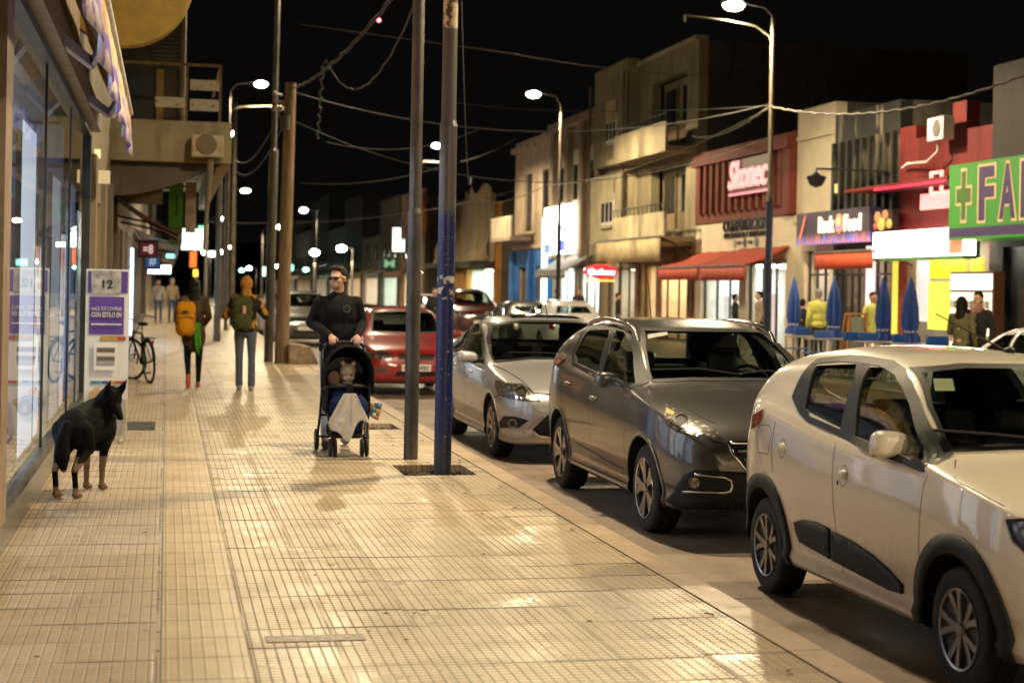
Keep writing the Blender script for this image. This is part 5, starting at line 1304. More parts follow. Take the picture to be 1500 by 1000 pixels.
for i, (px, cl) in enumerate([(1076, (.5, .5, .5)), (1083, (.1, .1, .12)), (1091, (.1, .15, .2)), (1099, (.05, .05, .05)), (1108, (.05, .3, .3))]):
    MB().ell((FX-.02, yx(px), zx(1092, 355)), (.015, .22 if i in (1, 3) else .14, .06 if i in (1, 3) else .14), nu=16).build('emblem', pm('emblem%d' % i, cl, .5), s)
s = thing('neon_script_sign', 'pinkish white neon script on the ribbed red cladding', 'sign', (FX, 44, 4))
NW = em('neon_pink', (1, .42, .40), 1.25)
ctr = XP(1096, 256, FX-.3); text('Skonec', 3.1, .80, NW, (FX-.32, ctr.y, ctr.z+.05), '-X', 'neon_script', s, .03, off=.012, shear=.3)
MB().prism([(-1.6, -.42), (1.55, -.45), (1.62, .5), (-1.5, .45)], FX-.26, FX-.18, lambda u, v, w: (w, ctr.y-u, ctr.z+v)).build('backing_plate', pm('neon_back', (.10, .03, .025), .5), s)
MB().box(FX-.3, FX-.26, ctr.y-1.5, ctr.y+1.6, ctr.z-.52, ctr.z-.46).build('neon_underline', em('neon_pink2', (1, .3, .38), 1.1), s)
awning('orange_awning', 'orange awning over the computer shop, next to the brown shop', 44.45, 48.3, 15.98, 14.75, 2.80, 2.33, .36, ORG2)
awning('orange_awning', 'orange awning over the computer shop, partly behind the tall lamp post', 40.6, 44.25, 15.98, 14.75, 2.85, 2.33, .38, ORG2)
# ---- block of flats
yi, yj = 48.45, 59.5
FLAT = wallmat('flats_render', (.30, .25, .15), (.13, .105, .06), scale=.8); FLATL = wallmat('flats_light', (.52, .45, .28), (.25, .2, .12), scale=.9)
BRN = wallmat('brown_shop_wall', (.20, .095, .055))
t = building('apartment_building', 'three storey beige block of flats with recessed balconies', yi, yj, 9.4, FLAT, [(49.3, 54.2, .05, 2.5), (55, 59, .05, 2.4), (49.6, 53.4, 3.6, 5.7), (49.6, 53.4, 6.5, 8.6)])
zs1, zs2 = 3.25, 6.05
MB().box(FX-.55, FX-.002, 55.0, 59.45, 3.3, 5.75).build('bay', FLATL, t); MB().box(FX-.45, FX-.002, 55.0, 59.4, 6.1, 9.7).build('bay', FLAT, t)  # lower bay paler than the upper: brighter light put into the colour
for z in (3.15, 5.95): MB().box(FX-1.0, FX-.003, 48.6, 55.6, z, z+.18).build('balcony_slab', FLAT, t)
for z in (3.33, 6.13): MB().box(FX-1.0, FX-.92, 48.6, 54.6, z, z+.75).build('balcony_parapet', FLATL if z < 4 else FLAT, t)  # lower parapet paler: the light low on the front is put into the colour
for z in (4.08, 6.88):
    m = MB(); m.bar((FX-.96, 48.6, z+.25), (FX-.96, 54.6, z+.25), .04)
    for i in range(13): m.bar((FX-.96, 48.62+i*.495, z), (FX-.96, 48.62+i*.495, z+.25), .025)
    m.build('railing', DARKMETAL, t)
for yy in (54.85, 59.46): MB().tube([(FX-.6, yy, .1), (FX-.6, yy, 9.2)], .05, 8).build('downpipe', GREYPIPE, t, smooth=60)
MB().box(FX-.12, FX+.3, 48.45, 59.5, 9.4, 9.55).build('coping', FLATL, t)
for (a, b, c, d, x_) in [(56.0, 57.6, 3.95, 5.05, FX-.56), (56.2, 57.5, 6.9, 7.9, FX-.46)]:
    o = MB().box(x_-.03, x_+.02, a, b, c, d).build('window', WHITEP, t)
    for i in range(3): MB().box(x_-.045, x_-.03, a+.12+i*(b-a)/3, a+(b-a)/3-.04+i*(b-a)/3, c+.1, c+(d-c)*.72).build('pane', pm('dark_pane', (.02, .02, .018), .1), o)
    MB().box(x_-.10, x_, a-.1, b+.1, c-.12, c-.02).build('sill', FLATL, t)
    MB().box(x_-.06, x_-.028, a, b, d-.25, d+.5).build('roller_shutter', FLATL, t)
for (c, d) in ((3.6, 5.7), (6.5, 8.6)):
    MB().box(FX+.45, FX+.55, 49.4, 53.6, c, d).build('recess_wall', FLAT, t)
    for k in range(2):
        o = MB().box(FX+.37, FX+.449, 49.9+k*1.9, 51.2+k*1.9, c, c+1.9).build('balcony_door', pm('door_brown', (.30, .22, .12), .5), t); MB().box(FX+.35, FX+.369, 50.0+k*1.9, 51.1+k*1.9, c+.6, c+1.8).build('pane', pm('dark_pane', (.02, .02, .018), .1), o)
interior(t, 49.2, 54.3, 2.45, (1, .62, .28), 13, stockmat('warm_stock', [(.7, .4, .15), (.6, .3, .08), (.8, .6, .3), (.35, .18, .06)], (2.2, 2.4)), d=2.8, n=3)
interior(t, 55.05, 58.95, 2.4, (1, .85, .6), 7, stockmat('warm_stock2', PAL, (2.2, 2.4)), d=2.8, n=2)
windows(t, 49.3, 54.2, .05, 2.5, n=4); windows(t, 55, 59, .05, 2.4, n=3)
MB().box(FX-.08, FX-.002, 48.5, 55.0, 2.5, 3.12).build('shop_fascia', BRN, t)
for yy in (48.6, 51.9, 54.5): MB().box(FX-.06, FX-.001, yy, yy+.45, 0, 2.5).build('shop_pier', BRN, t)
text('TRANSA', 1.9, .34, pm('fascia_letters', (.34, .20, .13), .6), (FX-.11, 51.2, 2.78), '-X', 'fascia_lettering', t, .02)
acunit(FX-.6, 50.3, 3.45, 'small air conditioner on the lower balcony of the flats')
BEIGE = pm('beige_fabric', (.55, .44, .24), .8, var=.2, scale=2)
awning('beige_awning', 'long beige fabric awning below the window bay of the flats', XP(967, 360, 14.8).y, XP(872, 360, 14.8).y, 15.9, 14.8, 3.05, XP(920, 350, 14.8).z, .75, BEIGE)
# ---- pilastered building with the bright sign
yk, yl_ = 59.5, 67.6
BRW = wallmat('umber_wall', (.26, .18, .10), scale=.8)
t = building('umber_building', 'brown pilastered building with a blazing white shop sign', yk, yl_, 8.6, BRW, [(60.0, 63.4, .05, 2.5), (63.8, 67.2, .05, 2.6)])
for i in range(4): MB().box(FX-.2, FX-.002, yk+.1+i*2.5, yk+.6+i*2.5, 2.9, 8.2).build('pilaster', BRW, t)
MB().box(FX-.35, FX-.003, yk+.05, yl_-.05, 8.2, 8.5).build('cornice', BRW, t)
for a in (61.0, 63.6, 66.0):
    o = MB().box(FX-.06, FX-.002, a-.4, a+.5, 5.1, 7.2).build('window', pm('cream_frame', (.45, .36, .22), .6), t); MB().box(FX-.07, FX-.06, a-.3, a+.4, 5.2, 6.6).build('pane', pm('dark_pane', (.02, .02, .018), .1), o)
interior(t, 60.0, 67.2, 2.5, (.9, 1, .95), 22, stockmat('white_stock', [(.8, .8, .78), (.6, .65, .6), (.7, .7, .7)], (2, 2.5)), d=3, n=4)
windows(t, 63.8, 67.2, .05, 2.6, n=2); windows(t, 60.0, 63.4, .05, 2.5, n=3)
s = thing('lit_shop_sign', 'blazing white shop sign beside the blue corner building', 'sign', (15.6, 65, 3.2))
MB().box(15.55, 15.7, 62.6, 67.4, 3.05, 5.0).build('light_box', em('white_box2', (.95, 1, .9), 7), s)
MB().box(15.52, 15.55, 66.2, 67.3, 3.1, 3.5).build('blue_mark', em('blue_mark', (.12, .2, .9), 1.5), s); MB().box(15.52, 15.55, 63.6, 64.6, 3.15, 3.6).build('blue_mark', em('blue_mark', (.12, .2, .9), 1.5), s)
MB().box(15.5, 15.7, 67.42, 67.56, .1, 4.6).build('light_strip', em('strip_mint', (.75, 1, .9), 5), s)
awning('grey_awning', 'grey striped awning under the blazing white shop sign', 61.0, 66.0, 15.98, 14.9, 2.95, 2.35, .3, pm('grey_fabric', (.30, .28, .27), .8), group='fabric awnings over the shops')
yy = XP(880, 398, 14.6).y; zc = XP(880, 398, 14.6).z
s = thing('oval_sign', 'small glowing red oval sign with white script on a bracket', 'sign', (14.6, yy, zc))
MB().ell((14.6, yy, zc), (.62, .10, .24), nu=24).build('sign_body', em('sign_red', (.9, .02, .03), 1.6), s, smooth=60)
MB().tube([(16, yy, zc+.32), (13.9, yy, zc+.32)], .025, 6).build('bracket', BLACK, s)
text('Quilmes', .95, .22, em('script_white', (1, .85, .8), 6), (14.6, yy-.11, zc-.02), '-Y', 'script', s, .01, shear=.3, off=.01)
MB().box(14.1, 15.1, yy-.02, yy+.02, zc-.33, zc-.27).build('yellow_edge', em('yellow_edge', (1, .6, .1), 1.5), s)
# ---- blue corner building
ym, yn = 67.6, 75.6
PINK = wallmat('pinkish_wall', (.48, .37, .27), scale=.8); BLU = wallmat('blue_wall', (.03, .16, .48), (.02, .09, .30), scale=1.2)
t = building('corner_building', 'old pinkish corner building with a bright blue ground floor', ym, yn, 8.4, PINK, [(68.6, 70.4, .05, 2.6), (72.0, 74.2, .05, 2.6), (68.6, 69.8, 4.2, 6.8), (71.9, 73.4, 4.2, 6.8)])
m = MB(); holes_wall(m, ym+.02, yn+.03, 0, 3.35, FX-.08, .078, [(68.6, 70.4, -.1, 2.6), (72.0, 74.2, -.1, 2.6)]); m.build('blue_facing', BLU, t)
for a in (67.8, 71.0, 74.8): MB().box(FX-.28, FX-.082, a, a+.6, 0, 3.3).build('blue_pilaster', BLU, t)
MB().box(FX-.22, FX-.003, ym, yn+.05, 7.9, 8.15).build('cornice', PINK, t); MB().box(FX-.15, FX-.002, ym+.4, yn-.3, 3.4, 3.55).build('cornice', PINK, t)
windows(t, 68.6, 70.4, .05, 2.6, n=2, pane=pm('dim_pane', (.12, .09, .06), .2)); windows(t, 72.0, 74.2, .05, 2.6, n=2, pane=pm('dim_pane', (.12, .09, .06), .2))
for a, b in ((68.6, 69.8), (71.9, 73.4)): windows(t, a, b, 4.2, 6.8, n=2, pane=pm('dark_pane', (.02, .02, .018), .1), fm=pm('dark_shutters', (.03, .035, .03), .6))
MB().box(FX-1.1, FX-.16, 71.2, 75.9, 3.75, 3.92).build('balcony_slab', PINK, t)
for i in range(6): MB().box(FX-1.1, FX-1.0, 71.3+i*.8, 71.75+i*.8, 3.92, 4.75).build('balcony_panel', CREAMW, t)
MB().box(FX-1.1, FX-1.0, 71.2, 75.9, 4.75, 4.85).build('balcony_rail', CREAMW, t)
# ---- beyond the corner
STONE = wallmat('stone_hoarding', (.36, .27, .16), (.14, .10, .06), scale=.5, bump=.6)
OCH = wallmat('ochre_wall', (.45, .20, .04))
t = building('ochre_building', 'ochre shop with lumpy stone coloured upper wall beyond the cross street', 81, 96, 6.0, OCH, [(81.6, 89, .3, 2.6)], xf=16.2)
m = MB(); nx, nz = 24, 12
V = [(15.9-.35*abs(math.sin(i*.9+j*.5))*math.cos(j*.4)-.25*math.sin(i*.33), 81+15*i/nx, 3.0+3.7*j/nz+.25*math.sin(i*1.1)*(j == nz)) for j in range(nz+1) for i in range(nx+1)]
m.add(V, [[j*(nx+1)+i, j*(nx+1)+i+1, (j+1)*(nx+1)+i+1, (j+1)*(nx+1)+i] for j in range(nz) for i in range(nx)])
m.box(15.9, 16.15, 81, 96, 2.95, 6.4); m.build('upper_wall', STONE, t, smooth=60)
MB().box(14.9, 16.1, 81, 96, 2.7, 2.95).build('dark_canopy', ROOFM, t)
interior(t, 81.6, 89, 2.55, (.75, 1, .8), 30, stockmat('mint_stock', [(.6, .8, .6), (.75, .85, .7), (.2, .4, .3)], (1, 1.5)), xf=16.2, d=3, n=3)
tag(MB().tube([(12.5, 82, 0), (12.5, 82, 6.0)], .1, 8).build('steel_post', pm('orange_post', (.42, .12, .05), .6)), 'rusty orange post just before the ochre shop', 'post')
t = signbox('billboard', 'old brown billboard panel high above the ochre shop', 13.6, 13.8, 88.5, 97, 4.4, 7.0, pm('billboard_print', (.36, .10, .03), .7, col2=(.05, .03, .02), scale=1.5, thr=(.45, .55)), cat='billboard')
MB().tube([(13.7, 90, 0), (13.7, 90, 4.4)], .1, 8).build('support', POLEP, t)
rb = [(105, 6.5, (.16, .12, .09)), (117, 8.2, (.10, .08, .07)), (128, 5.6, (.22, .18, .14)), (140, 9.5, (.06, .05, .05)), (154, 7.2, (.14, .11, .09)), (170, 11, (.05, .045, .05)), (190, 8, (.12, .10, .09)), (215, 10, (.07, .06, .06)), (240, 9, (.1, .09, .08))]
for i, (y, h, c) in enumerate(rb):
    lab = ['squat brown building right after the billboard', 'dim brown building with a green framed shop', 'pale low building with flat parapet in mid distance', 'almost black tall building in mid distance', 'dim brown house beyond the black one', 'tallest dark block far along the street', 'dim far house with a lit shopfront', 'far dark block near the end of the street', 'last dim block at the end of the far row'][i]
    w = (rb[i+1][0]-y if i < 8 else 30)-.05
    t = building('distant_building', lab, y, y+w, h, wallmat('far_wall%d' % i, c), [(y+1, y+w-1, .1, 2.7)], xf=16.3)
    interior(t, y+1, y+w-1, 2.6, [(1, .7, .4), (.8, 1, .8), (1, .85, .6)][i % 3], 26, stockmat('far_stock%d' % (i % 3), PAL, (.8, 1)), xf=16.3, d=3, n=2)
    for k in range(int(w//3)): MB().box(16.24, 16.298, y+1+k*3, y+2.1+k*3, 3.6, 4.9).build('upper_window', pm('dark_pane', (.02, .02, .018), .1), t)
    awning('shop_awning', ['dull brown awning beyond the billboard', 'small grey awning by the green framed shop', 'pale tent shaped awning in mid distance', 'black awning in mid distance', 'rust awning beyond the black one', 'grey awning far along the street', 'brown awning of the far lit shop', 'dim awning near the street end', 'last awning of the far row'][i], y+1.5, y+w-1.5, 16.2, 15.0, 3.0, 2.5, .3, [BRN, pm('grey_fabric', (.30, .28, .27), .8), BEIGE][i % 3])
def litsign(px0, py0, px1, py1, Y, col, st, lab, d=.15, mat=None, name='lit_sign', txt=None):
    a, b = YP(px0, py1, Y), YP(px1, py0, Y)
    t = thing(name, lab, 'sign', ((a.x+b.x)/2, Y, a.z)); MB().box(a.x, b.x, Y, Y+d, a.z, b.z).build('panel', mat or em('ls%d_%d' % (px0, py0), col, st), t)
    MB().box(a.x-.04, b.x+.04, Y+.02, Y+d+.05, a.z-.05, b.z+.05).build('frame', FRAMEM, t)
    if txt: text(txt[0], (b.x-a.x)*txt[2], (b.z-a.z)*txt[3], txt[1], ((a.x+b.x)/2, Y-.01, (a.z+b.z)/2), '-Y', 'lettering', t, .01, off=.01)
    return t
litsign(575, 334, 593, 368, 100, (1, 1, .92), 2.2, 'bright white box sign left of the grey pole, high up')
litsign(558, 378, 583, 394, 108, (.02, .06, .03), .6, 'dark green sign with a pale M in the distance', txt=('M', em('pale_green', (.3, .5, .3), .8), .6, .7))
litsign(573, 345, 575, 346, 150, (1, .9, .7), 2, 'tiny lit sign far along the street')
litsign(415, 388, 430, 396, 170, (.3, 1, .7), 3, 'small mint lit sign above the black parked car')
litsign(385, 391, 389, 404, 175, (.5, 1, .7), 4, 'slim vertical greenish lit sign beside the wooden pole')
# end of the street
t = thing('distant_building', 'long dark block closing the far end of the street', 'building', (3, 300, 0), group='buildings across the street')
MB().box(-30, 40, 300, 310, 0, 9).build('wall', wallmat('end_wall', (.05, .045, .05)), t)
# ================================================================ left side of the street (facade plane x = -0.95)
LX = -.95
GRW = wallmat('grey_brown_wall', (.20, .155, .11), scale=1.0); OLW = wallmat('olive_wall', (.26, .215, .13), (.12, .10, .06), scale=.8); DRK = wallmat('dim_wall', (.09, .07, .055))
def lwall(m, y0, y1, z0, z1, holes, xf=LX, th=.3): holes_wall(m, y0, y1, z0, z1, xf-th, th, holes)
# glazed shop
t = thing('glazed_shop', 'glass fronted shop with purple awning filling the near left edge', 'building', (LX, 14, 0), group='buildings along the left pavement')
m = MB(); lwall(m, 3, 21.0, 0, 7.2, [(4.0, 9.6, .2, 3.45), (10.0, 20.75, .2, 3.45)]); m.build('wall', GRW, t)
MB().box(LX-.02, LX+.03, 3, 21.0, 0, .2).build('plinth', pm('granite_plinth', (.16, .15, .14), .25, var=.4, scale=30), t)
MB().box(LX-.001, LX+.05, 9.6, 10.0, .2, 7).build('column', pm('column_tan', (.30, .21, .13), .5, var=.2), t)
m = MB(); m.box(LX-.08, LX+.02, 10.0, 20.75, 3.37, 3.45); m.box(LX-.08, LX+.02, 20.62, 20.75, .2, 3.37); m.box(LX-.08, LX+.02, 10.0, 10.04, .2, 3.37)
m.box(LX-.07, LX+.01, 10.04, 20.62, .2, .26); m.build('window_frame', FRAMEM, t)
for a in (13.8, 17.2): MB().box(LX-.045, LX-.02, a-.006, a+.006, .26, 3.37).build('glass_joint', FRAMEM, t)
gp = glassm('shopfront_glass', (.90, .94, .96), 0, 1.45)
MB().add([(LX-.03, 10.04, .26), (LX-.03, 20.62, .26), (LX-.03, 20.62, 3.37), (LX-.03, 10.04, 3.37)], [(0, 1, 2, 3)]).build('glass_pane', gp, t)
MB().add([(LX-.03, 4, .2), (LX-.03, 9.6, .2), (LX-.03, 9.6, 3.45), (LX-.03, 4, 3.45)], [(0, 1, 2, 3)]).build('glass_pane', gp, t)
MB().box(-6.2, LX-.3, 4, 20.8, 0, .06).build('shop_floor', pm('white_floor', (.55, .55, .55), .15), t)
MB().box(-6.3, -6.2, 3.2, 20.8, 0, 3.6).build('back_wall', stockmat('phone_stock', [(.5, .5, .55), (.22, .10, .45), (.7, .7, .72), (.10, .3, .55), (.75, .40, .15)], (.9, .8)), t)
MB().box(-6.2, LX-.3, 20.6, 20.7, .06, 3.5).build('end_wall', stockmat('end_wall', [(.35, .42, .55), (.5, .5, .55), (.12, .06, .3)], (1, 1)), t)
MB().box(-6.2, LX-.3, 3.2, 20.8, 3.55, 3.6).build('ceiling', WHITEP, t)
for y_, x_ in ((11.5, -3.6), (15, -2.6), (18.5, -4.2)):
    MB().box(x_-.08, x_+.08, y_-.6, y_+.6, 3.42, 3.46).build('ceiling_tube', em('shop_tube', (.80, .90, 1), 170), t)
g = NG('poster_print_glow')
bl = g.mr(g.noise(2.3, 3, stretch=(1, .8, 1)), .47, .50, 0, 1); b2 = g.mr(g.noise(3.1, 2, stretch=(1, 1, .6)), .55, .58, 0, 1); b3 = g.mr(g.noise(5.0, 3), .60, .63, 0, 1)
pc = g.mix(bl, (.62, .72, .92), (.80, .82, .86)); pc = g.mix(b2, pc, (.75, .28, .12)); pc = g.mix(b3, pc, (.16, .06, .36))
g.l.new(pc, g.b.inputs['Emission Color']); g.b.inputs['Emission Strength'].default_value = 1.5  # print glows by added emission to brighten the shop window
PPR = g.fin(pc, .4)
for i, (y0_, y1_, h0, h1, mt, lab) in enumerate([(10.1, 10.75, .3, 2.5, PPR, 'printed poster with orange blobs at the near edge of the shop glass'), (10.85, 11.6, .3, 2.7, em('added_glow_blue', (.40, .58, .95), 1.4), 'plain bluish panel with added glow behind the shop glass'), (11.75, 12.3, .3, 2.2, pm('board_purple', (.20, .08, .40), .5), 'short dark purple board behind the shop glass'), (12.5, 13.9, .3, 2.8, em('added_glow_white', (.72, .82, 1), 1.5), 'wide bluish white panel with added glow behind the shop glass'), (14.1, 14.8, .3, 1.9, PPR, 'short printed poster in the middle of the shop window'), (15.0, 15.5, .3, 2.8, pm('board_wood', (.50, .20, .06), .4, var=.4), 'orange wooden slat hanging in the shop window'), (15.8, 17.1, .3, 2.6, em('added_glow_grey', (.36, .42, .52), 1.2), 'greyish blue panel with added glow in the shop window'), (17.4, 18.4, .3, 2.1, PPR, 'printed poster next to the tall banner'), (18.7, 20.3, .3, 2.7, em('added_glow_navy', (.10, .17, .34), 1.2), 'dark blue panel at the far end of the shop window')]):  # glowing boards are added to brighten the dark shop glass
    q = thing('window_poster', lab, 'poster', (-1.1, (y0_+y1_)/2, 0), group='posters behind the shop glass')
    x_ = -1.06-.015*(i % 3); MB().box(x_-.03, x_, y0_, y1_, h0, h1).build('board', mt, q)
    m = MB(); w_ = .025; m.box(x_-.035, x_+.006, y0_-w_, y0_, h0-w_, h1+w_); m.box(x_-.035, x_+.006, y1_, y1_+w_, h0-w_, h1+w_); m.box(x_-.035, x_+.006, y0_, y1_, h1, h1+w_); m.box(x_-.035, x_+.006, y0_, y1_, h0-w_, h0); m.build('frame', STEEL, q)
    for e in (y0_+.08, y1_-.08): MB().box(x_-.03, x_-.012, e-.012, e+.012, .06, h0-w_).build('leg', STEEL, q)
tag(MB().box(-.935, -.915, 17.7, 18.35, .35, 2.35).build('banner_stand', pm('blue_banner', (.10, .17, .30), .25, var=.4, scale=2, stretch=(1, 1, 3))), 'tall slim greyish blue banner fixed to the shop glass edge', 'banner')
MB().box(LX-.02, LX+.12, 10.3, 21, 3.46, 3.72).build('awning_cassette', pm('cassette', (.30, .26, .18), .5, .3), t)
# awning: fabric between wall and front bar, purple printed valance
t = thing('shop_awning', 'half rolled yellow awning with purple valance above the shop glass', 'awning', (LX, 15, 3.9))
g = NG('awning_print'); f_ = g.mr(g.noise(1.6, 3, stretch=(1, .5, 1)), .46, .52, 0, 1)
AWN = g.fin(g.mix(f_, (.62, .30, .055), (.55, .42, .28)), .6, g.noise(4, 3), .05, .5)
V = []; ny, nx = 30, 8
for j in range(ny+1):
    y = 6.5+14.0*j/ny
    for i in range(nx+1):
        f = i/nx; V.append((LX+.08+.40*f, y, 4.25-.62*f-.10*math.sin(math.pi*f)+.02*math.sin(y*2.3+f*3)))
o = MB().add(V, [[j*(nx+1)+i, j*(nx+1)+i+1, (j+1)*(nx+1)+i+1, (j+1)*(nx+1)+i] for j in range(ny) for i in range(nx)]).build('canopy', AWN, t, smooth=60)
q = o.modifiers.new('s', 'SOLIDIFY'); q.thickness = .012
g = NG('valance_print'); b_ = g.mr(g.z, -.70, -.66, 1, 0); pu = g.mr(g.noise(2.2, 4, stretch=(1, 1, 2)), .47, .52, 0, 1)
VAL = g.fin(g.mix(g.mr(g.z, -.50, -.46, 1, 0), g.mix(pu, (.55, .42, .33), (.62, .34, .12)), g.mix(pu, (.14, .07, .36), (.5, .42, .45))), .6)
V = []
for j in range(61):
    y = 6.5+14.0*j/60
    for i in range(5): f = i/4; V.append((LX+.48+.035*math.sin(y*3.1)*f+.02*f, y, 3.64-.50*f))
o = MB().add(V, [[j*5+i, j*5+i+1, (j+1)*5+i+1, (j+1)*5+i] for j in range(60) for i in range(4)]).build('valance', VAL, t, smooth=60); q = o.modifiers.new('s', 'SOLIDIFY'); q.thickness = .01
MB().tube([(LX+.48, 6.5, 3.66), (LX+.48, 20.5, 3.66)], .035, 8).build('front_bar', pm('bar_white', (.6, .58, .55), .35), t, smooth=60)
for y in (8.2, 13.4, 17.6): MB().bar((LX+.06, y, 3.55), (LX+.30, y+.9, 3.45), .05, .09).bar((LX+.30, y+.9, 3.45), (LX+.46, y+.1, 3.60), .045, .08).build('folding_arm', pm('arm_white', (.5, .48, .46), .4), t)
t = thing('round_sign', 'big dark yellow round sign jutting out at the top left', 'sign', (-.4, 18, 4.9))
c = YP(183, -28, 18); MB().lathe([(.001, -.05), (.70, -.05), (.72, -.03), (.72, .03), (.70, .05), (.001, .05)], 48, Matrix.Translation(c), axis='y').build('disc', pm('yellow_disc', (.15, .095, .008), .5), t, smooth=40)
MB().tube([(LX, 18, c.z), (c.x-.6, 18, c.z)], .03, 6).build('bracket', BLACK, t)
# neighbour: grey piers and deep doorways
t = thing('plain_building', 'plain brownish building with piers next to the glazed shop', 'building', (LX, 24, 0), group='buildings along the left pavement')
m = MB(); lwall(m, 21.0, 30.5, 0, 7.5, [(21.9, 24.2, .1, 2.7), (25.2, 27.0, .1, 2.6), (27.8, 29.8, .1, 2.6)]); m.build('wall', OLW, t)
for a in (21.05, 24.3, 27.1, 29.9): MB().box(LX, LX+.07, a, a+.55, 0, 3.2).build('pier', GRW, t)
for a, b in ((21.9, 24.2), (25.2, 27.0), (27.8, 29.8)): windows(t, a, b, .1, 2.6, xf=LX, n=2, pane=pm('dim_pane', (.12, .09, .06), .2), dirx=-1, rail=2.1)
MB().box(-9, LX-.3, 21, 21.2, 0, 7.5).build('side_wall', OLW, t)
for px, lab in ((168, 'first'),):
    qa, qb = YP(136, 231, 22), YP(147, 219, 22)
    tag(MB().box(qa.x, qb.x, 22, 22.1, qa.z, qb.z).build('wall_lamp', em('lit_lamp_yellow', (1, .75, .35), 1.1)), 'small yellowish glowing wall box beside the awning end', 'lamp')
s = thing('small_shop_sign', 'small pale box sign projecting under the awning end', 'sign', (LX, 24, 3))
qa, qb = YP(132, 268, 22.5), YP(161, 250, 22.5); MB().box(qa.x, qb.x, 22.5, 22.62, qa.z, qb.z).build('panel', em('pale_sign', (.7, .55, .3), .55), s)
# building with balcony slab
t = thing('balcony_building', 'old building with a heavy balcony slab over the pavement', 'building', (LX, 36, 0), group='buildings along the left pavement')
m = MB(); lwall(m, 30.5, 46, 0, 4.3, [(31.2, 33.4, .1, 2.7), (34.2, 36.4, .1, 2.7), (38, 41.5, .1, 2.8), (42.4, 45.4, .1, 2.8)]); m.build('wall', GRW, t)
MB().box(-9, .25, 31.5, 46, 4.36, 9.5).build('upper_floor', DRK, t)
sl = MB(); sl.box(LX-.3, 1.02, 27.8, 28.0, 3.62, 4.30); sl.box(LX-.3, 1.02, 28.0, 46, 4.10, 4.29); sl.box(.82, 1.02, 28.0, 46, 3.62, 4.1); sl.build('balcony_slab', wallmat('slab_concrete', (.30, .25, .15), (.16, .13, .08), scale=1.2), t)
# dark curved piece added to stand for the shadow under the slab
pr = [(LX, 3.62), (LX, 3.05)]+[(LX+1.85*i/10, 3.05+.57*(1-math.cos(math.pi/2*i/10))) for i in range(1, 11)]
MB().prism(pr, 28.05, 28.25, lambda u, v, w: (u, w, v)).build('curved_shade_piece', DRK, t)
m = MB(); 
for a in (.28, .86): m.bar((a, 29.2, 4.3), (a, 29.2, 5.42), .045)
m.bar((LX, 29.2, 5.42), (.88, 29.2, 5.42), .045); m.bar((.86, 29.2, 5.42), (.86, 34, 5.42), .045); m.build('balcony_rail', pm('rail_rust', (.26, .16, .06), .6, var=.4, scale=20), t)
for a, b, c, d in ((.34, .84, 4.98, 5.16), (-.25, .26, 4.66, 4.84), (.34, .84, 4.62, 4.82)):
    MB().box(a, b, 29.17, 29.2, c, d).build('rail_panel', pm('peeling_white', (.52, .46, .34), .6, col2=(.10, .05, .03), scale=14, thr=(.36, .42)), t)
MB().box(-.78, -.28, 31.42, 31.5, 4.5, 5.5).build('balcony_door', pm('door_black', (.015, .012, .01), .5), t); MB().box(-.26, -.12, 31.4, 31.5, 4.4, 5.6).build('door_jamb', pm('ochre_jamb', (.40, .28, .09), .6), t)
m = MB()
for i in range(12): m.box(-.35, .2, 31.42, 31.5, 5.75+i*.08, 5.81+i*.08)
m.build('roller_shutter', pm('shutter_brown', (.12, .09, .06), .6), t); MB().tube([(.22, 31.3, 4.4), (.22, 31.3, 9)], .06, 8).build('downpipe', GRW, t)
g0 = thing('air_conditioner', 'air conditioner hanging at the end of the balcony slab', 'air conditioner', (.7, 27.6, 3.9), group='air conditioner units')
c = YP(313, 213, 27.5); MB().box(c.x-.36, c.x+.16, 27.4, 27.7, c.z-.20, c.z+.16).build('casing', pm('aged_white', (.45, .37, .22), .6), g0, bevel=.02)
MB().lathe([(.001, 0), (.15, 0), (.17, .01), (.17, .03)], 24, Matrix.Translation((c.x-.12, 27.38, c.z)) @ Matrix.Scale(1, 4), axis='y').build('fan_grille', pm('fan_ochre', (.16, .12, .04), .6), g0)
tag(MB().tube([(c.x-.05, 27.6, c.z-.2), (c.x-.05, 27.7, c.z-.5), (c.x-.10, 27.8, 2.6), (c.x-.12, 27.8, 2.2)], [.06, .05, .03, .03], 8).build('hanging_pipe', GRW, smooth=60), 'grey pipe hanging below the air conditioner at the slab end', 'pipe')
tag(MB().box(LX, -.1, 29.9, 30.0, 3.0, 3.55).build('painted_board', wallmat('faded_board', (.28, .23, .15), scale=3)), 'faded painted board under the balcony slab', 'board')
for a, b in ((31.2, 33.4), (34.2, 36.4)): windows(t, a, b, .1, 2.7, xf=LX, n=2, pane=pm('dim_pane', (.12, .09, .06), .2), dirx=-1)
interior(t, 38, 45.6, 2.8, (.80, .9, 1), 9, stockmat('cool_stock', [(.6, .7, .8), (.7, .7, .75), (.3, .4, .6)], (1.3, 1.5)), xf=LX, d=3, dirx=-1, n=3)
tag(MB().box(LX+.01, LX+.06, 44.0, 45.6, .2, 2.5).build('light_box', em('cool_panel', (.62, .80, 1), 2.6)), 'tall bluish white lit panel by the shop entrance past the bicycle', 'sign')
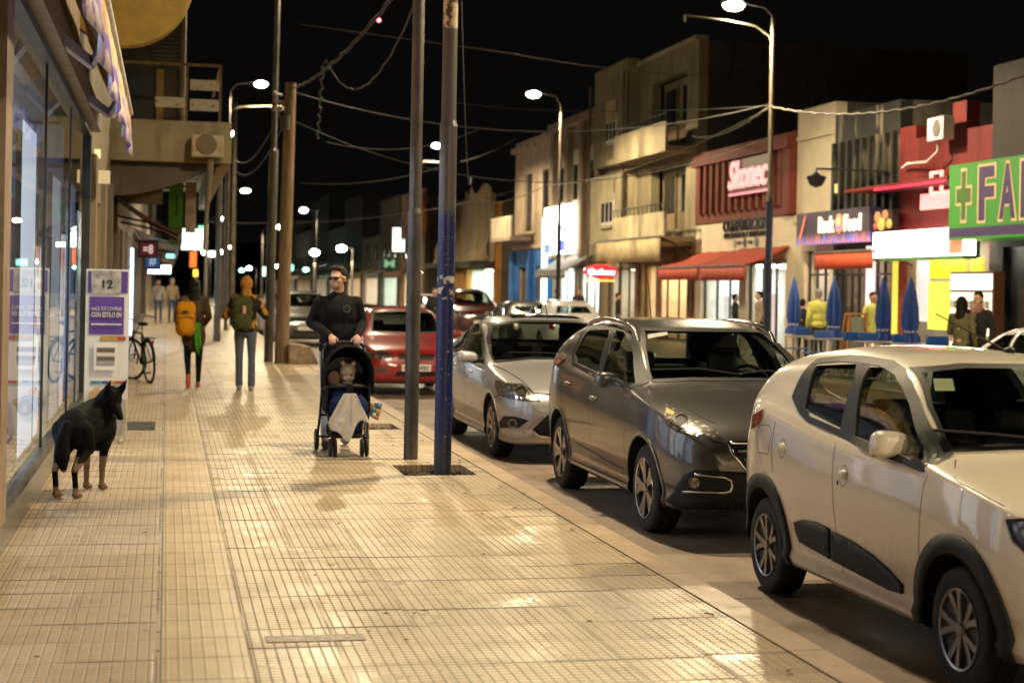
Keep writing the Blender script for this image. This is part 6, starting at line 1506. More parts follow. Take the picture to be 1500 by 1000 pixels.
# brown folding awning in front
t = awning('brown_awning', 'brown folding awning with open metal stays past the grey piers', 29.4, 33.0, LX+.05, .22, 3.12, 2.45, .05, pm('brown_fabric', (.16, .055, .04), .8))
for px0, px1, py0, py1, Y, mt, lab, cat in [(247, 269, 268, 333, 34, pm('green_sign', (.09, .36, .02), .5), 'tall green vertical sign over the pavement', 'sign'), (271, 288, 267, 341, 36, pm('pale_sign_pink', (.50, .38, .30), .6, var=.3, scale=3), 'tall pale vertical sign right of the green one', 'sign')]:
    a, b = YP(px0, py1, Y), YP(px1, py0, Y); t = thing('vertical_sign', lab, cat, ((a.x+b.x)/2, Y, a.z), group='blade signs over the left pavement')
    MB().box(a.x, b.x, Y, Y+.12, a.z, b.z).build('panel', mt, t); MB().bar((LX, Y+.06, b.z-.1), (b.x, Y+.06, b.z-.1), .04).build('bracket', BLACK, t)
    if px0 == 247: text('J', .05, .42, BLACK, ((a.x+b.x)/2, Y-.01, (a.z+b.z)/2), '-Y', 'letter', t, .01, off=.01)
    if px0 == 247: MB().box(a.x+.02, b.x, Y-.01, Y+.1, a.z-.35, a.z-.02).build('lower_panel', pm('green_dim', (.10, .20, .02), .6), t)
litsign(266, 336, 297, 365, 45, (.85, 1, .82), 8, 'blazing white sign with green edge over the pavement')
litsign(291, 331, 298, 336, 45, (.2, 1, .4), 2.5, 'small green tab on top of the blazing white sign', name='sign_tab')
litsign(278, 368, 288, 391, 52, (1, .16, .02), 1.6, 'glowing orange red sign under the blazing white one')
litsign(205, 356, 229, 374, 38, (.10, .012, .02), .6, 'dark red sign showing pale digits', txt=('=8', em('pale_digits', (.8, .6, .55), .9), .6, .7))
litsign(213, 374, 234, 392, 40, (.02, .05, .14), .8, 'dark blue hanging sign below the dark red one', txt=('#', em('pale_blue', (.35, .45, .6), .8), .5, .7))
litsign(217, 389, 250, 400, 50, (.72, .86, 1), 14, 'dazzling bluish white light strip sign low over the pavement')
litsign(243, 372, 256, 378, 62, (.3, .8, .8), 1.5, 'small teal sign further along the left pavement')
litsign(300, 352, 303, 356, 90, (1, .8, .5), 6, 'tiny warm sign light beside the white sign')
litsign(283, 395, 290, 405, 80, (1, .55, .05), 3, 'small amber sign low behind the walkers')
litsign(305, 368, 318, 376, 120, (1, .85, .7), 5, 'pinkish white sign far along the left side')
lb = [(46, 62, 5.0), (62, 80, 7.5), (80, 104, 4.5), (104, 140, 8), (140, 200, 6), (200, 296, 9)]
for i, (a, b, h) in enumerate(lb):
    t = thing('shop_building', ['low shop past the balcony building', 'taller dim building past the low shop', 'low dim building in the left row', 'tall dark building far along the left row', 'low far building of the left row', 'last building of the left row'][i], 'building', (LX, (a+b)/2, 0), group='buildings along the left pavement')
    m = MB(); lwall(m, a, b, 0, h, [(a+1, b-1, .1, 2.8)]); m.box(-9, LX-.3, a, a+.2, 0, h); m.build('wall', [GRW, DRK, OLW][i % 3], t)
    interior(t, a+1, b-1, 2.8, [(.8, .95, 1), (1, .8, .6), (1, .9, .75)][i % 3], 11, stockmat('row_stock%d' % (i % 3), PAL, (.8, 1.2)), xf=LX, d=3, dirx=-1, n=3)
    awning('shop_awning', ['dull awning of the low shop past the balcony', 'awning of the taller dim building', 'awning in the middle of the left row', 'awning far along the left row', 'fifth awning of the left row', 'last awning of the left row'][i], a+1, b-1, LX+.02, .3, 3.1, 2.7, .25, [pm('grey_fabric', (.30, .28, .27), .8), BRN, BEIGE][i % 3])
# poster stand
PW = pm('poster_white', (.70, .69, .67), .35, var=.04)
a, b = YP(124, 600, 17.1), YP(189, 395, 17.15)
sx0, sx1 = a.x, b.x; zt_ = b.z; Wd = sx1-sx0
t = thing('poster_stand', 'white and purple poster stand leaning beside the shop glass behind the dog', 'poster stand', ((sx0+sx1)/2, 17.1, 0))
tilt = lambda z: 17.05+.10*(z/1.8)
def pan(x0, x1, z0, z1, off, mat, name):
    MB().add([(x0, tilt(z0)-off, z0), (x1, tilt(z0)-off, z0), (x1, tilt(z1)-off, z1), (x0, tilt(z1)-off, z1), (x0, tilt(z0)-off+.004, z0), (x1, tilt(z0)-off+.004, z0), (x1, tilt(z1)-off+.004, z1), (x0, tilt(z1)-off+.004, z1)], [(0, 1, 2, 3), (7, 6, 5, 4), (0, 4, 5, 1), (3, 2, 6, 7), (0, 3, 7, 4), (1, 5, 6, 2)]).build(name, mat, t)
MB().bar(((sx0+sx1)/2, tilt(.05)+.012, .05), ((sx0+sx1)/2, tilt(zt_)+.012, zt_), Wd+.02, .014, (0, 1, 0)).build('board', PW, t)
PURP = pm('poster_purple', (.10, .045, .30), .4, var=.1)
fx_ = lambda u: sx0+Wd*u
pan(fx_(.02), fx_(.98), zt_-.24, zt_-.02, .002, PURP, 'purple_header')
pan(fx_(.10), fx_(.82), zt_-.25, zt_-.015, .007, pm('photo_grey', (.55, .54, .52), .4, var=.35, scale=9), 'photo_card')
text('12', .10, .085, BLACK, (fx_(.50), tilt(zt_)-.02, zt_-.15), '-Y', 'price_number', t, .003, off=.01)
pan(fx_(.07), fx_(.90), zt_-.66, zt_-.28, .003, PURP, 'purple_panel')
WT = pm('white_print', (.8, .78, .75), .5)
text('HACE TUS COMPRAS', Wd*.72, .040, WT, (fx_(.48), tilt(1.4)-.02, zt_-.40), '-Y', 'poster_text', t, .003)
text('CON ESTILO EN', Wd*.72, .050, WT, (fx_(.48), tilt(1.35)-.02, zt_-.46), '-Y', 'poster_text', t, .003, off=.02)
MB().box(fx_(.12), fx_(.84), tilt(1.2)-.02, tilt(1.2)-.017, zt_-.565, zt_-.55).build('poster_rule', WT, t)
for i, cl in enumerate([(.6, .35, .05), (.55, .3, .05), (.5, .06, .04)]): pan(fx_(.35+.2*i), fx_(.55+.2*i), zt_-.72, zt_-.68, .004, pm('bar%d' % i, cl, .5), 'colour_block')
pan(fx_(.20), fx_(.76), zt_-1.02, zt_-.74, .02, pm('frame_white', (.75, .73, .7), .4, var=.02), 'leaflet_frame'); pan(fx_(.27), fx_(.70), zt_-.97, zt_-.79, .025, stockmat('leaflet', [(.5, .4, .35), (.3, .3, .3), (.6, .55, .5)], (12, 12)), 'leaflet')
for i, cl in enumerate([(.05, .25, .3), (.05, .35, .4), (.03, .06, .3), (.6, .4, .05), (.6, .15, .03), (.5, .03, .05)]): pan(fx_(.14+.14*i), fx_(.28+.14*i), zt_-1.16, zt_-1.13, .004, pm('blk%d' % i, cl, .5), 'colour_block')
y_ = lambda z: tilt(z)-.012
for (u, z, rx, rz, cl, nm) in [(.22, 1.28, .055, .06, (.55, .38, .15), 'printed_hair'), (.28, 1.25, .05, .06, (.62, .38, .28), 'printed_face'), (.42, 1.36, .11, .085, (.25, .28, .50), 'printed_shirt'), (.60, 1.35, .07, .05, (.62, .38, .28), 'printed_arm'), (.48, 1.40, .08, .085, (.09, .05, .03), 'printed_dog'), (.48, 1.41, .035, .05, (.45, .30, .18), 'printed_dog_face')]:
    MB().ell((fx_(u), y_(zt_-z)-.002*(1+z), zt_-z), (rx, .003, rz), nu=20).build(nm, pm('pr'+nm, cl, .5), t)
MB().bar((sx1-.02, 17.0, .0), (sx1-.02, tilt(.4), .42), .03, .04).bar((sx1-.04, 16.75, .02), (sx1-.04, 17.5, .02), .04, .03).bar((sx0+.04, 16.9, .02), (sx0+.04, 17.5, .02), .04, .03).build('stand_foot', pm('foot_cream', (.5, .42, .32), .5), t)
# bicycle
t = thing('bicycle', 'black city bicycle leaning near the shopfronts past the poster stand', 'bicycle', (-.24, 26.9, 0), math.atan2(.98, -.28))
TL = Matrix.Rotation(R(-4), 4, 'X')
def bw(x, name, r=.335, yaw=0):
    M = TL @ Matrix.Translation((x, 0, r)) @ Matrix.Rotation(yaw, 4, 'Z'); n = 40
    ring = [M @ Vector((r*math.cos(2*math.pi*i/n), 0, r*math.sin(2*math.pi*i/n))) for i in range(n+1)]
    ty = MB().tube(ring, .02, 8, cap=False).build(name, RUBBER, t, local=True, smooth=60)
    ri = [M @ Vector((r*.93*math.cos(2*math.pi*i/n), 0, r*.93*math.sin(2*math.pi*i/n))) for i in range(n+1)]
    MB().tube(ri, .011, 6, cap=False).build('rim', STEEL, ty, local=True, smooth=60)
    m = MB()
    for i in range(18): a = 2*math.pi*i/18; m.tube([M @ Vector((.02*math.cos(a+1), .02*(-1)**i, .02*math.sin(a+1))), M @ Vector((r*.92*math.cos(a), 0, r*.92*math.sin(a)))], .0018, 4)
    m.build('spokes', STEEL, ty, local=True)
bw(0, 'rear_wheel'); bw(1.06, 'front_wheel', yaw=R(28))
T_ = lambda *p: TL @ Vector(p)
m = MB(); bb, st_, ht, hb = T_(.44, 0, .29), T_(.30, 0, .78), T_(.86, 0, .80), T_(.90, 0, .66)
for a, b, r_ in ((bb, st_, .017), (bb, hb, .02), (st_, ht, .016), (ht, hb, .02), (bb, T_(0, .05, .335), .01), (bb, T_(0, -.05, .335), .01), (st_, T_(0, .05, .335), .009), (st_, T_(0, -.05, .335), .009)): m.tube([a, b], r_, 8)
m.build('frame', BLACK, t, local=True, smooth=60)
MB().tube([hb, T_(.97, .05, .5), T_(1.06, .05, .335)], .012, 6).tube([hb, T_(.97, -.05, .5), T_(1.06, -.05, .335)], .012, 6).build('fork', BLACK, t, local=True, smooth=60)
MB().tube([ht, T_(.84, 0, .98), T_(.86, 0, 1.0)], .013, 8).tube([T_(.62, .30, 1.02), T_(.80, .22, 1.05), T_(.88, 0, 1.0), T_(.80, -.22, 1.05), T_(.62, -.30, 1.02)], .012, 8).build('handlebar', STEEL, t, local=True, smooth=60)
MB().tube([st_, T_(.27, 0, .92)], .013, 8).build('seat_post', STEEL, t, local=True)
MB().ell(T_(.22, 0, .94), (.13, .08, .035)).ell(T_(.34, 0, .94), (.10, .035, .03)).build('saddle', BLACK, t, local=True, smooth=60)
m = MB(); m.tube([T_(-.25, .07, .72), T_(.2, .07, .72), T_(.2, -.07, .72), T_(-.25, -.07, .72), T_(-.25, .07, .72)], .007, 6)
for e in (-1, 1): m.tube([T_(-.12, .07*e, .72), T_(0, .06*e, .335)], .006, 5)
m.build('luggage_rack', BLACK, t, local=True); MB().ell(T_(-.27, 0, .66), (.012, .03, .03)).build('rear_reflector', REDLENS, t, local=True)
m = MB(); m.lathe([(.001, -.005), (.09, -.005), (.09, .005), (.001, .005)], 20, TL @ Matrix.Translation((.44, -.05, .29)), axis='y'); m.tube([T_(.44, -.07, .29), T_(.50, -.07, .13)], .008, 5); m.tube([T_(.44, .07, .29), T_(.38, .07, .45)], .008, 5); m.box(.46, .56, -.16, -.07, .115, .135, TL); m.box(.33, .43, .07, .16, .44, .46, TL)
m.build('crankset', DARKMETAL, t, local=True)
n = 14; ring = [T_(.37*math.cos(a), 0, .335+.37*math.sin(a)) for a in [R(20+i*150/n) for i in range(n+1)]]
MB().tube(ring, .022, 6).build('mudguard', BLACK, t, local=True, smooth=60)
# ================================================================ people and the dog
SKIN = pm('skin', (.52, .30, .20), .5, var=.06, scale=20)
def cloth(n, c, sc=13, var=.15, rough=.85, col2=None, thr=(.35, .7)): return pm(n, c, rough, var=var, scale=sc, bump=.7, col2=col2, thr=thr, spec=.12)
def hand(m, w, d, up_, s, curl=.9, k=1.0):
    """palm, four unequal bent fingers and a thumb leaving its side. w wrist, d pointing, up_ back of hand, s +-1 thumb side"""
    w, d, up_ = Vector(w), Vector(d).normalized(), Vector(up_).normalized(); sd = d.cross(up_).normalized()*s
    m.cap(w, w+d*.045*k, .026*k, .030*k, 8)
    for i in range(4):
        b = w+d*(.075 if i in (1, 2) else .070)*k+sd*(.027-.018*i)*k; m.cap(w+d*.03*k+sd*(.018-.012*i)*k, b, .014*k, .0105*k, 8)
        L = (.040, .045, .042, .033)[i]*k; d2 = (d*math.cos(curl)-up_*math.sin(curl)).normalized(); e = b+d2*L
        d3 = (d*math.cos(curl*2.1)-up_*math.sin(curl*2.1)).normalized(); m.cap(b, e, .0102*k, .009*k, 8); m.cap(e, e+d3*L*.75, .009*k, .0078*k, 8)
    b = w+d*.025*k+sd*.028*k; e = b+(d*.6+sd*.7-up_*.4).normalized()*.036*k; m.cap(b, e, .0125*k, .0105*k, 8); m.cap(e, e+(d*.8+sd*.1-up_*.6).normalized()*.028*k, .0105*k, .009*k, 8)
def person(label, loc, rz, H=1.72, pose=None, top=None, legs=None, shoe=None, hair=None, hairstyle='short', skin=None, voxel=.012, yaw=0, build=1.0, coat=0, collar=0, cat='person', group=None, bare_arm=False, glasses=False, sitting=False, pitch=0, cuffs=None):
    t = thing('person', label, cat, loc, rz, group); k = H/1.75; P = dict(pel=(0, 0, .95), chest=(0, 0, 1.28), neck=(0, .01, 1.47), head=(0, -.01, 1.625))
    for s, n in ((-1, 'L'), (1, 'R')):
        P.update({'sh'+n: (s*.175, 0, 1.405), 'el'+n: (s*.235, .03, 1.13), 'wr'+n: (s*.24, -.06, .89), 'hp'+n: (s*.09, 0, .92), 'kn'+n: (s*.10, -.02, .50), 'an'+n: (s*.10, .02, .085), 'hd'+n: (0, -.15, -1), 'ft'+n: (0, -1, 0)})
    P.update(pose or {}); V = {a: (Vector(b)*k if a[:2] not in ('hd', 'ft') else Vector(b)) for a, b in P.items() if isinstance(b, tuple)}
    sk = skin or SKIN; hc = V['head']; Rm = Matrix.Rotation(yaw, 3, 'Z') @ Matrix.Rotation(pitch, 3, 'X')
    hp = lambda x, y, z: hc+Rm @ Vector((x*k, y*k, z*k))
    M3 = Rm.to_4x4()
    b = MB(); b.ell(hp(0, .012, .022), (.074*k, .092*k, .088*k), M3, 16, 12); b.ell(hp(0, -.022, -.030), (.060*k, .066*k, .080*k), M3, 14, 10); b.ell(hp(0, -.045, -.078), (.034*k, .030*k, .026*k), M3, 10, 8)
    b.ell(hp(0, -.082, .020), (.055*k, .022*k, .012*k), M3, 10, 6)
    b.cap(hp(0, -.085, .005), hp(0, -.104, -.022), .008*k, .013*k, 8); b.ell(hp(0, -.085, -.055), (.024*k, .010*k, .007*k), M3, 10, 6)
    for s in (-1, 1): b.ell(hp(s*.075, .01, -.008), (.010*k, .020*k, .030*k), M3, 8, 8); b.ell(hp(s*.045, -.055, -.02), (.02*k, .02*k, .02*k), M3, 8, 6)
    b.cap(V['neck']-Vector((0, 0, .05*k)), hp(0, .02, -.05), .054*k, .052*k); b.ell(V['chest'], (.13*build*k, .085*k, .17*k)); b.cap(V['pel'], V['chest'], .10*k, .10*k)
    for n, s in (('L', -1), ('R', 1)):
        b.cap(V['chest']+Vector((0, 0, .08*k)), V['sh'+n], .06*k, .045*k); b.cap(V['sh'+n], V['el'+n], .040*k, .034*k); b.cap(V['el'+n], V['wr'+n], .034*k, .024*k)
        b.cap(V['pel'], V['hp'+n], .07*k, .07*k); b.cap(V['hp'+n], V['kn'+n], .066*k, .046*k); b.cap(V['kn'+n], V['an'+n], .045*k, .030*k); b.cap(V['an'+n], V['an'+n]+V['ft'+n].normalized()*.10*k-Vector((0, 0, .03*k)), .028*k, .022*k, 8)
        d = V['hd'+n]; upb = P.get('up'+n, (s, 0, 0)); hand(b, V['wr'+n], d, upb, P.get('th'+n, s), P.get('curl', .5), k)
    blob(b, 'body', sk, t, min(voxel, .0085), 3)
    # top
    m = MB(); B_ = build; c = V['chest']; p = V['pel']
    m.ell(c+Vector((0, 0, .03*k)), (.175*B_*k, .112*B_*k, .20*k), nu=16, nv=12); m.ell((c+p)/2, (.155*B_*k, .108*B_*k, .20*k), nu=16, nv=12); m.ell(p+Vector((0, 0, .01*k-coat*.5*k)), ((.165+coat*.06)*B_*k, .118*B_*k, (.11+coat*.55)*k), nu=16, nv=12)
    m.cap(V['neck']-Vector((0, 0, .05*k)), V['neck']+Vector((0, 0, (.0+collar)*k)), .070*k, (.060 if collar else .064)*k)
    for n in 'LR':
        m.cap(c+Vector((0, 0, .09*k)), V['sh'+n], .075*B_*k, .062*B_*k); m.cap(V['sh'+n], V['el'+n], .062*B_*k, .050*B_*k)
        if not bare_arm: m.cap(V['el'+n], V['wr'+n]+(V['el'+n]-V['wr'+n])*.06, .050*B_*k, .036*k)
    blob(m, 'jacket' if coat else 'jumper', top, t, voxel, 3)
    m = MB()
    m.ell(p-Vector((0, 0, .02*k)), (.150*B_*k, .108*k, .12*k), nu=14, nv=10)
    for n in 'LR': m.cap(V['hp'+n], V['kn'+n], .083*k*(.5+.5*B_), .058*k); m.cap(V['kn'+n], V['an'+n]+Vector((0, 0, .01)), .058*k, P.get('hem', .046)*k)
    blob(m, 'trousers', legs, t, voxel, 3)
    for n in 'LR':
        m = MB(); a = V['an'+n]; f = V['ft'+n].normalized(); q = a-Vector((0, 0, .045*k)) if abs(f.z) < .5 else a
        m.cap(q-f*.02*k+Vector((0, 0, .012)), q-f*.035*k, .040*k, .040*k); m.cap(q-f*.03*k, q+f*.10*k, .040*k, .044*k); m.cap(q+f*.08*k, q+f*.165*k-Vector((0, 0, .008*k)), .042*k, .032*k)
        blob(m, 'shoe', shoe or BLACK, t, .010, 2)
    m = MB(); hs = hairstyle
    if hs == 'short':
        m.ell(hp(0, .025, .050), (.081*k, .096*k, .082*k), M3, 16, 12); m.ell(hp(0, -.02, .095), (.06*k, .06*k, .035*k), M3, 14, 8); m.ell(hp(0, .045, .0), (.074*k, .065*k, .075*k), M3, 14, 10)
    elif hs == 'long':
        m.ell(hp(0, .022, .04), (.088*k, .100*k, .090*k), M3, 16, 12); m.ell(hp(0, .06, -.06), (.085*k, .06*k, .13*k), M3, 14, 10)
        m.ell(hp(0, .075, -.20), (.095*k, .045*k, .14*k), M3, 14, 10)
        for s in (-1, 1): m.cap(hp(s*.07, .0, .0), hp(s*.08, .02, -.22), .03*k, .028*k)
    elif hs == 'hood':
        m.ell(hp(0, .015, .02), (.100*k, .112*k, .125*k), M3, 16, 12); m.cap(hp(0, .03, -.08), hp(0, .04, -.16), .075*k, .085*k)
    elif hs == 'cap':
        m.ell(hp(0, .02, .045), (.085*k, .100*k, .080*k), M3, 16, 12)
    if hs in ('short', 'long', 'cap'):
        for i in range(len(m.v)):   # keep the face clear of hair
            v = Vector(m.v[i])-hc; l = Rm.inverted() @ v/k
            if l.y < -.048 and l.z < .082: l.y = -.048; m.v[i] = tuple(hc+Rm @ (l*k))
    blob(m, 'hood' if hs == 'hood' else 'cap' if hs == 'cap' else 'hair', hair, t, .009, 3)
    if not glasses:
        m = MB()
        for s in (-1, 1): m.ell(hp(s*.030, -.084, .006), (.010*k, .006*k, .006*k), M3, 8, 6)
        m.build('eyes', BLACK, t, local=True, smooth=60)
    else:
        m = MB()
        for s in (-1, 1):
            m.ell(hp(s*.034, -.100, .004), (.030*k, .010*k, .019*k), M3, 14, 8); m.tube([hp(s*.062, -.092, .010), hp(s*.080, -.03, .008), hp(s*.080, .015, .0)], .0045, 6)
        m.tube([hp(-.012, -.108, .012), hp(.012, -.108, .012)], .004, 6)
        m.build('sunglasses', pm('dark_lens', (.01, .009, .008), .06, var=0), t, local=True, smooth=60)
    return t, V, hp
DENIM = cloth('denim', (.10, .12, .17)); PALED = cloth('pale_denim', (.42, .46, .50)); KNIT = cloth('black_knit', (.012, .011, .012), var=.1); LEGG = cloth('black_leggings', (.010, .010, .012)); HAIRD = pm('dark_hair', (.012, .008, .006), .5, var=.3, scale=60, bump=.5, spec=.15); HAIRB = pm('brown_hair', (.050, .030, .019), .6, var=.4, scale=60, bump=.8, spec=.15)
# man pushing the pram
mx, my = 1.68, 16.40
hl, hr = YP(486, 498, 16.0), YP(524, 499, 16.0)
lw = lambda p, dz=0: (Vector(p)-Vector((mx, my, 0))+Vector((0, 0, dz)))/(1.80/1.75)
pose = dict(wrL=tuple(lw(hl)+Vector((0, .07, .035))), wrR=tuple(lw(hr)+Vector((0, .07, .035))), elL=(-.245, .06, 1.20), elR=(.245, .06, 1.20), hdL=(.06, -1, -.25), hdR=(-.06, -1, -.25), upL=(0, -.2, 1), upR=(0, -.2, 1), thL=-1, thR=1, curl=1.05,
            head=(-.01, -.03, 1.635), neck=(0, 0, 1.475), knL=(-.10, -.05, .50), anL=(-.11, -.10, .09), knR=(.10, .05, .50), anR=(.11, .22, .10))
t, V, hp = person('man in a black jumper and sunglasses pushing the pram', (mx, my, 0), 0, 1.80, pose, KNIT, PALED, pm('shoe_grey', (.25, .24, .23), .6), HAIRB, 'short', voxel=.011, yaw=R(-34), build=1.12, collar=.03, glasses=True)
m = MB(); c = V['chest']; n = 20
for r_ in (.038, .030): m.tube([(c.x+.075+r_*math.cos(2*math.pi*i/n), -.128+.004*math.cos(i), c.z+.07+r_*math.sin(2*math.pi*i/n)) for i in range(n+1)], .002, 4)
m.tube([(c.x+.055, -.130, c.z+.06), (c.x+.075, -.132, c.z+.085), (c.x+.095, -.128, c.z+.06)], .002, 4)
m.build('chest_emblem', pm('emblem_grey', (.12, .12, .12), .7), t, local=True)
MB().ell(hp(0, -.062, -.075), (.046, .030, .034), Matrix.Rotation(R(-34), 4, 'Z')).build('stubble', pm('stubble', (.33, .19, .13), .8), t, local=True, smooth=60)
# pram
px_, py_ = (hl.x+hr.x)/2+.0, 15.72
t = thing('pram', 'black and navy pushchair with a white cloth hanging at the front', 'pushchair', (px_, py_, 0))
def wheel_(x, y, r, w=.035):
    m = MB().lathe([(r*.55, -w/2), (r*.92, -w/2), (r, -w*.3), (r, w*.3), (r*.92, w/2), (r*.55, w/2)], 24, Matrix.Translation((x, y, r)), axis='x')
    o = m.build('wheel', RUBBER, t, local=True, smooth=40); MB().lathe([(.001, -w*.4), (r*.58, -w*.4), (r*.58, w*.4), (.001, w*.4)], 20, Matrix.Translation((x, y, r)), axis='x').build('hub', pm('hub_grey', (.10, .10, .10), .4), o, local=True)
for s in (-1, 1):
    wheel_(s*.245, .42, .105); wheel_(s*.150-.022, -.22, .085, .028); wheel_(s*.150+.022, -.22, .085, .028)
m = MB()
for s in (-1, 1):
    m.tube([(s*.24, .42, .11), (s*.235, .20, .36), (s*.23, .12, .60), (s*.22, .30, .95), (s*.17, .38, 1.05)], .013, 8)
    m.tube([(s*.15, -.22, .13), (s*.17, -.12, .30), (s*.23, .12, .60)], .013, 8)
    m.tube([(s*.15, -.22, .19), (s*.15, -.22, .10)], .018, 8)
m.tube([(-.15, -.18, .20), (.15, -.18, .20)], .011, 8); m.tube([(-.24, .42, .13), (.24, .42, .13)], .011, 8); m.tube([(-.235, .2, .36), (.235, .2, .36)], .011, 8)
m.build('frame', pm('pram_frame', (.02, .02, .022), .35, .4), t, local=True, smooth=60)
MB().tube([(-.20, .33, 1.02), (-.15, .37, 1.055), (0, .385, 1.06), (.15, .37, 1.055), (.20, .33, 1.02)], .017, 10).build('push_handle', RUBBER, t, local=True, smooth=60)
FAB = cloth('pram_black', (.014, .013, .014)); NAVY = cloth('pram_navy', (.012, .022, .085))
# hood: arched shell open to the front
V_ = []; na, nb = 20, 10
for j in range(nb+1):
    a = R(-8+98*j/nb)   # from front rim back to the rear
    for i in range(na+1):
        b_ = math.pi*i/na; w_ = .235*(1-.18*(j/nb)**2)
        V_.append((-w_*math.cos(b_)*(1 if True else 0), -.14+.46*math.sin(a)*.9, .70+(.345*math.sin(b_)**.7)*(math.cos(a*.55)) + (.0 if 0 < i < na else -.02)))
o = MB().add(V_, [[j*(na+1)+i, j*(na+1)+i+1, (j+1)*(na+1)+i+1, (j+1)*(na+1)+i] for j in range(nb) for i in range(na)]).build('hood', FAB, t, local=True, smooth=60)
q = o.modifiers.new('s', 'SOLIDIFY'); q.thickness = .012
m = MB(); m.tube([(-.235*math.cos(math.pi*i/16), -.15, .70+.345*math.sin(math.pi*i/16)**.7) for i in range(17)], .012, 6); m.build('hood_rim', FAB, t, local=True, smooth=60)
MB().prism([(-.21, .40), (.21, .40), (.20, .98), (-.20, .98)], .20, .24, lambda u, v, w: (u, w+(v-.4)*.22, v)).build('seat_back', FAB, t, local=True, bevel=.02)
MB().box(-.19, .19, -.12, .22, .36, .42).build('seat', FAB, t, local=True, bevel=.03)
for s in (-1, 1): MB().prism([(-.15, .40), (.25, .40), (.36, .72), (-.02, .72), (-.12, .62)], s*.20-.01, s*.20+.01, lambda u, v, w: (w, u, v)).build('side_panel', FAB, t, local=True)
m = MB(); m.ell((0, -.06, .50), (.185, .16, .13), nu=16, nv=12); m.ell((-.09, -.18, .46), (.10, .10, .12)); m.ell((.09, -.18, .46), (.10, .10, .12)); m.ell((0, .0, .60), (.17, .11, .08)); m.ell((0, -.20, .33), (.15, .07, .13))
blob(m, 'foot_muff', NAVY, t, .011, 4)
MB().tube([(-.225, .05, .62), (-.20, -.12, .655), (-.10, -.20, .665), (0, -.22, .668), (.10, -.20, .665), (.20, -.12, .655), (.225, .05, .62)], .015, 8).build('bumper_bar', RUBBER, t, local=True, smooth=60)
MB().box(-.03, .03, -.245, -.20, .52, .69).build('centre_strap', FAB, t, local=True, bevel=.01)
MB().box(-.16, .16, -.02, .38, .15, .27).build('basket', FAB, t, local=True, bevel=.03)
MB().box(-.13, .13, -.26, -.14, .185, .205).build('foot_rest', BLACK, t, local=True, bevel=.008)
# baby
tb, Vb, hb_ = None, None, None
b = thing('baby', 'baby in a beige hat with ears sitting in the pushchair', 'baby', (px_+.01, py_+.02, .42))
m = MB(); m.ell((0, .02, .345), (.066, .072, .075), nu=16, nv=12); m.ell((0, -.012, .318), (.056, .058, .052), nu=14); m.ell((0, -.066, .325), (.010, .012, .010)); m.cap((0, .03, .26), (0, .03, .10), .05, .09)
for s in (-1, 1): m.ell((s*.035, -.040, .312), (.022, .020, .020)); m.cap((s*.08, .03, .22), (s*.10, -.06, .14), .035, .03); hand(m, (s*.10, -.06, .14), (0, -1, 0), (0, 0, 1), -s, .6, .55)
blob(m, 'body', pm('baby_skin', (.80, .58, .47), .5, var=.04), b, .006, 3)
m = MB(); m.ell((0, .03, .375), (.078, .082, .070), nu=16, nv=12); m.ell((0, .05, .33), (.076, .06, .07))
for s in (-1, 1): m.ell((s*.052, .02, .448), (.022, .015, .024))
for i in range(len(m.v)):
    x, y, z = m.v[i]
    if y < -.02 and z < .365: m.v[i] = (x, -.02, z)
blob(m, 'hat', cloth('beige_knit', (.72, .64, .50)), b, .007, 3)
m = MB(); m.ell((-.025, -.062, .338), (.008, .005, .006)); m.ell((.025, -.062, .338), (.008, .005, .006)); m.build('eyes', BLACK, b, local=True); MB().ell((0, -.064, .296), (.014, .005, .004)).build('mouth', pm('lips', (.4, .12, .1), .4), b, local=True)
m = MB(); m.ell((-.02, .06, .17), (.15, .07, .10)); blob(m, 'jacket', cloth('baby_brown', (.30, .20, .14)), b, .009, 2)
m = MB(); m.ell((-.12, .09, .30), (.07, .04, .075)); blob(m, 'cushion', cloth('cushion_tan', (.36, .24, .17)), b, .009, 2)
# white cloth tied at the bar
def drape(pts_top, pts_bot, n=8, ripple=.018):
    V_ = []; k_ = len(pts_top)
    for j in range(n+1):
        f = j/n
        for i in range(k_):
            a, c_ = Vector(pts_top[i]), Vector(pts_bot[i]); p = a.lerp(c_, f); V_.append(p+Vector((0, -ripple*math.sin(i*2.2+f*1.5)*(.3+f), 0)))
    return V_, [[j*k_+i, j*k_+i+1, (j+1)*k_+i+1, (j+1)*k_+i] for j in range(n) for i in range(k_-1)]
tt = [(px_+x, py_-.27, .60) for x in (-.06, -.045, -.03, -.015, -.005, .005, .015, .03, .045, .06)]
bt = [(px_+x, py_+y, z) for x, y, z in [(-.21, -.27, .33), (-.18, -.30, .24), (-.13, -.31, .25), (-.09, -.32, .22), (-.05, -.33, .15), (.0, -.33, .14), (.03, -.32, .22), (.07, -.31, .34), (.14, -.30, .36), (.215, -.27, .27)]]
m = MB(); v_, f_ = drape(tt, bt, 12, .022); m.add(v_, f_)
o = m.build('muslin_cloth', cloth('white_muslin', (.66, .62, .55), 14, .12), smooth=60); o.modifiers.new('s', 'SOLIDIFY').thickness = .006; s_ = o.modifiers.new('u', 'SUBSURF'); s_.levels = s_.render_levels = 1
tag(o, 'crumpled white cloth hanging over the front bar of the pushchair', 'cloth')
c = YP(549, 599, 15.72)
t = thing('toy_book', 'colourful soft toy book dangling from the side of the pushchair', 'toy', tuple(c))
v1 = [(-.075, 0, .07), (-.085, .01, -.03), (-.02, 0, -.085), (.035, -.01, -.11), (.075, 0, .055)]
MB().prism([(x, z) for x, _, z in v1], -.012, .012, lambda u, v, w: (u, w, v)).build('cover', pm('toy_blue', (.12, .25, .48), .6), t, local=True, bevel=.006)
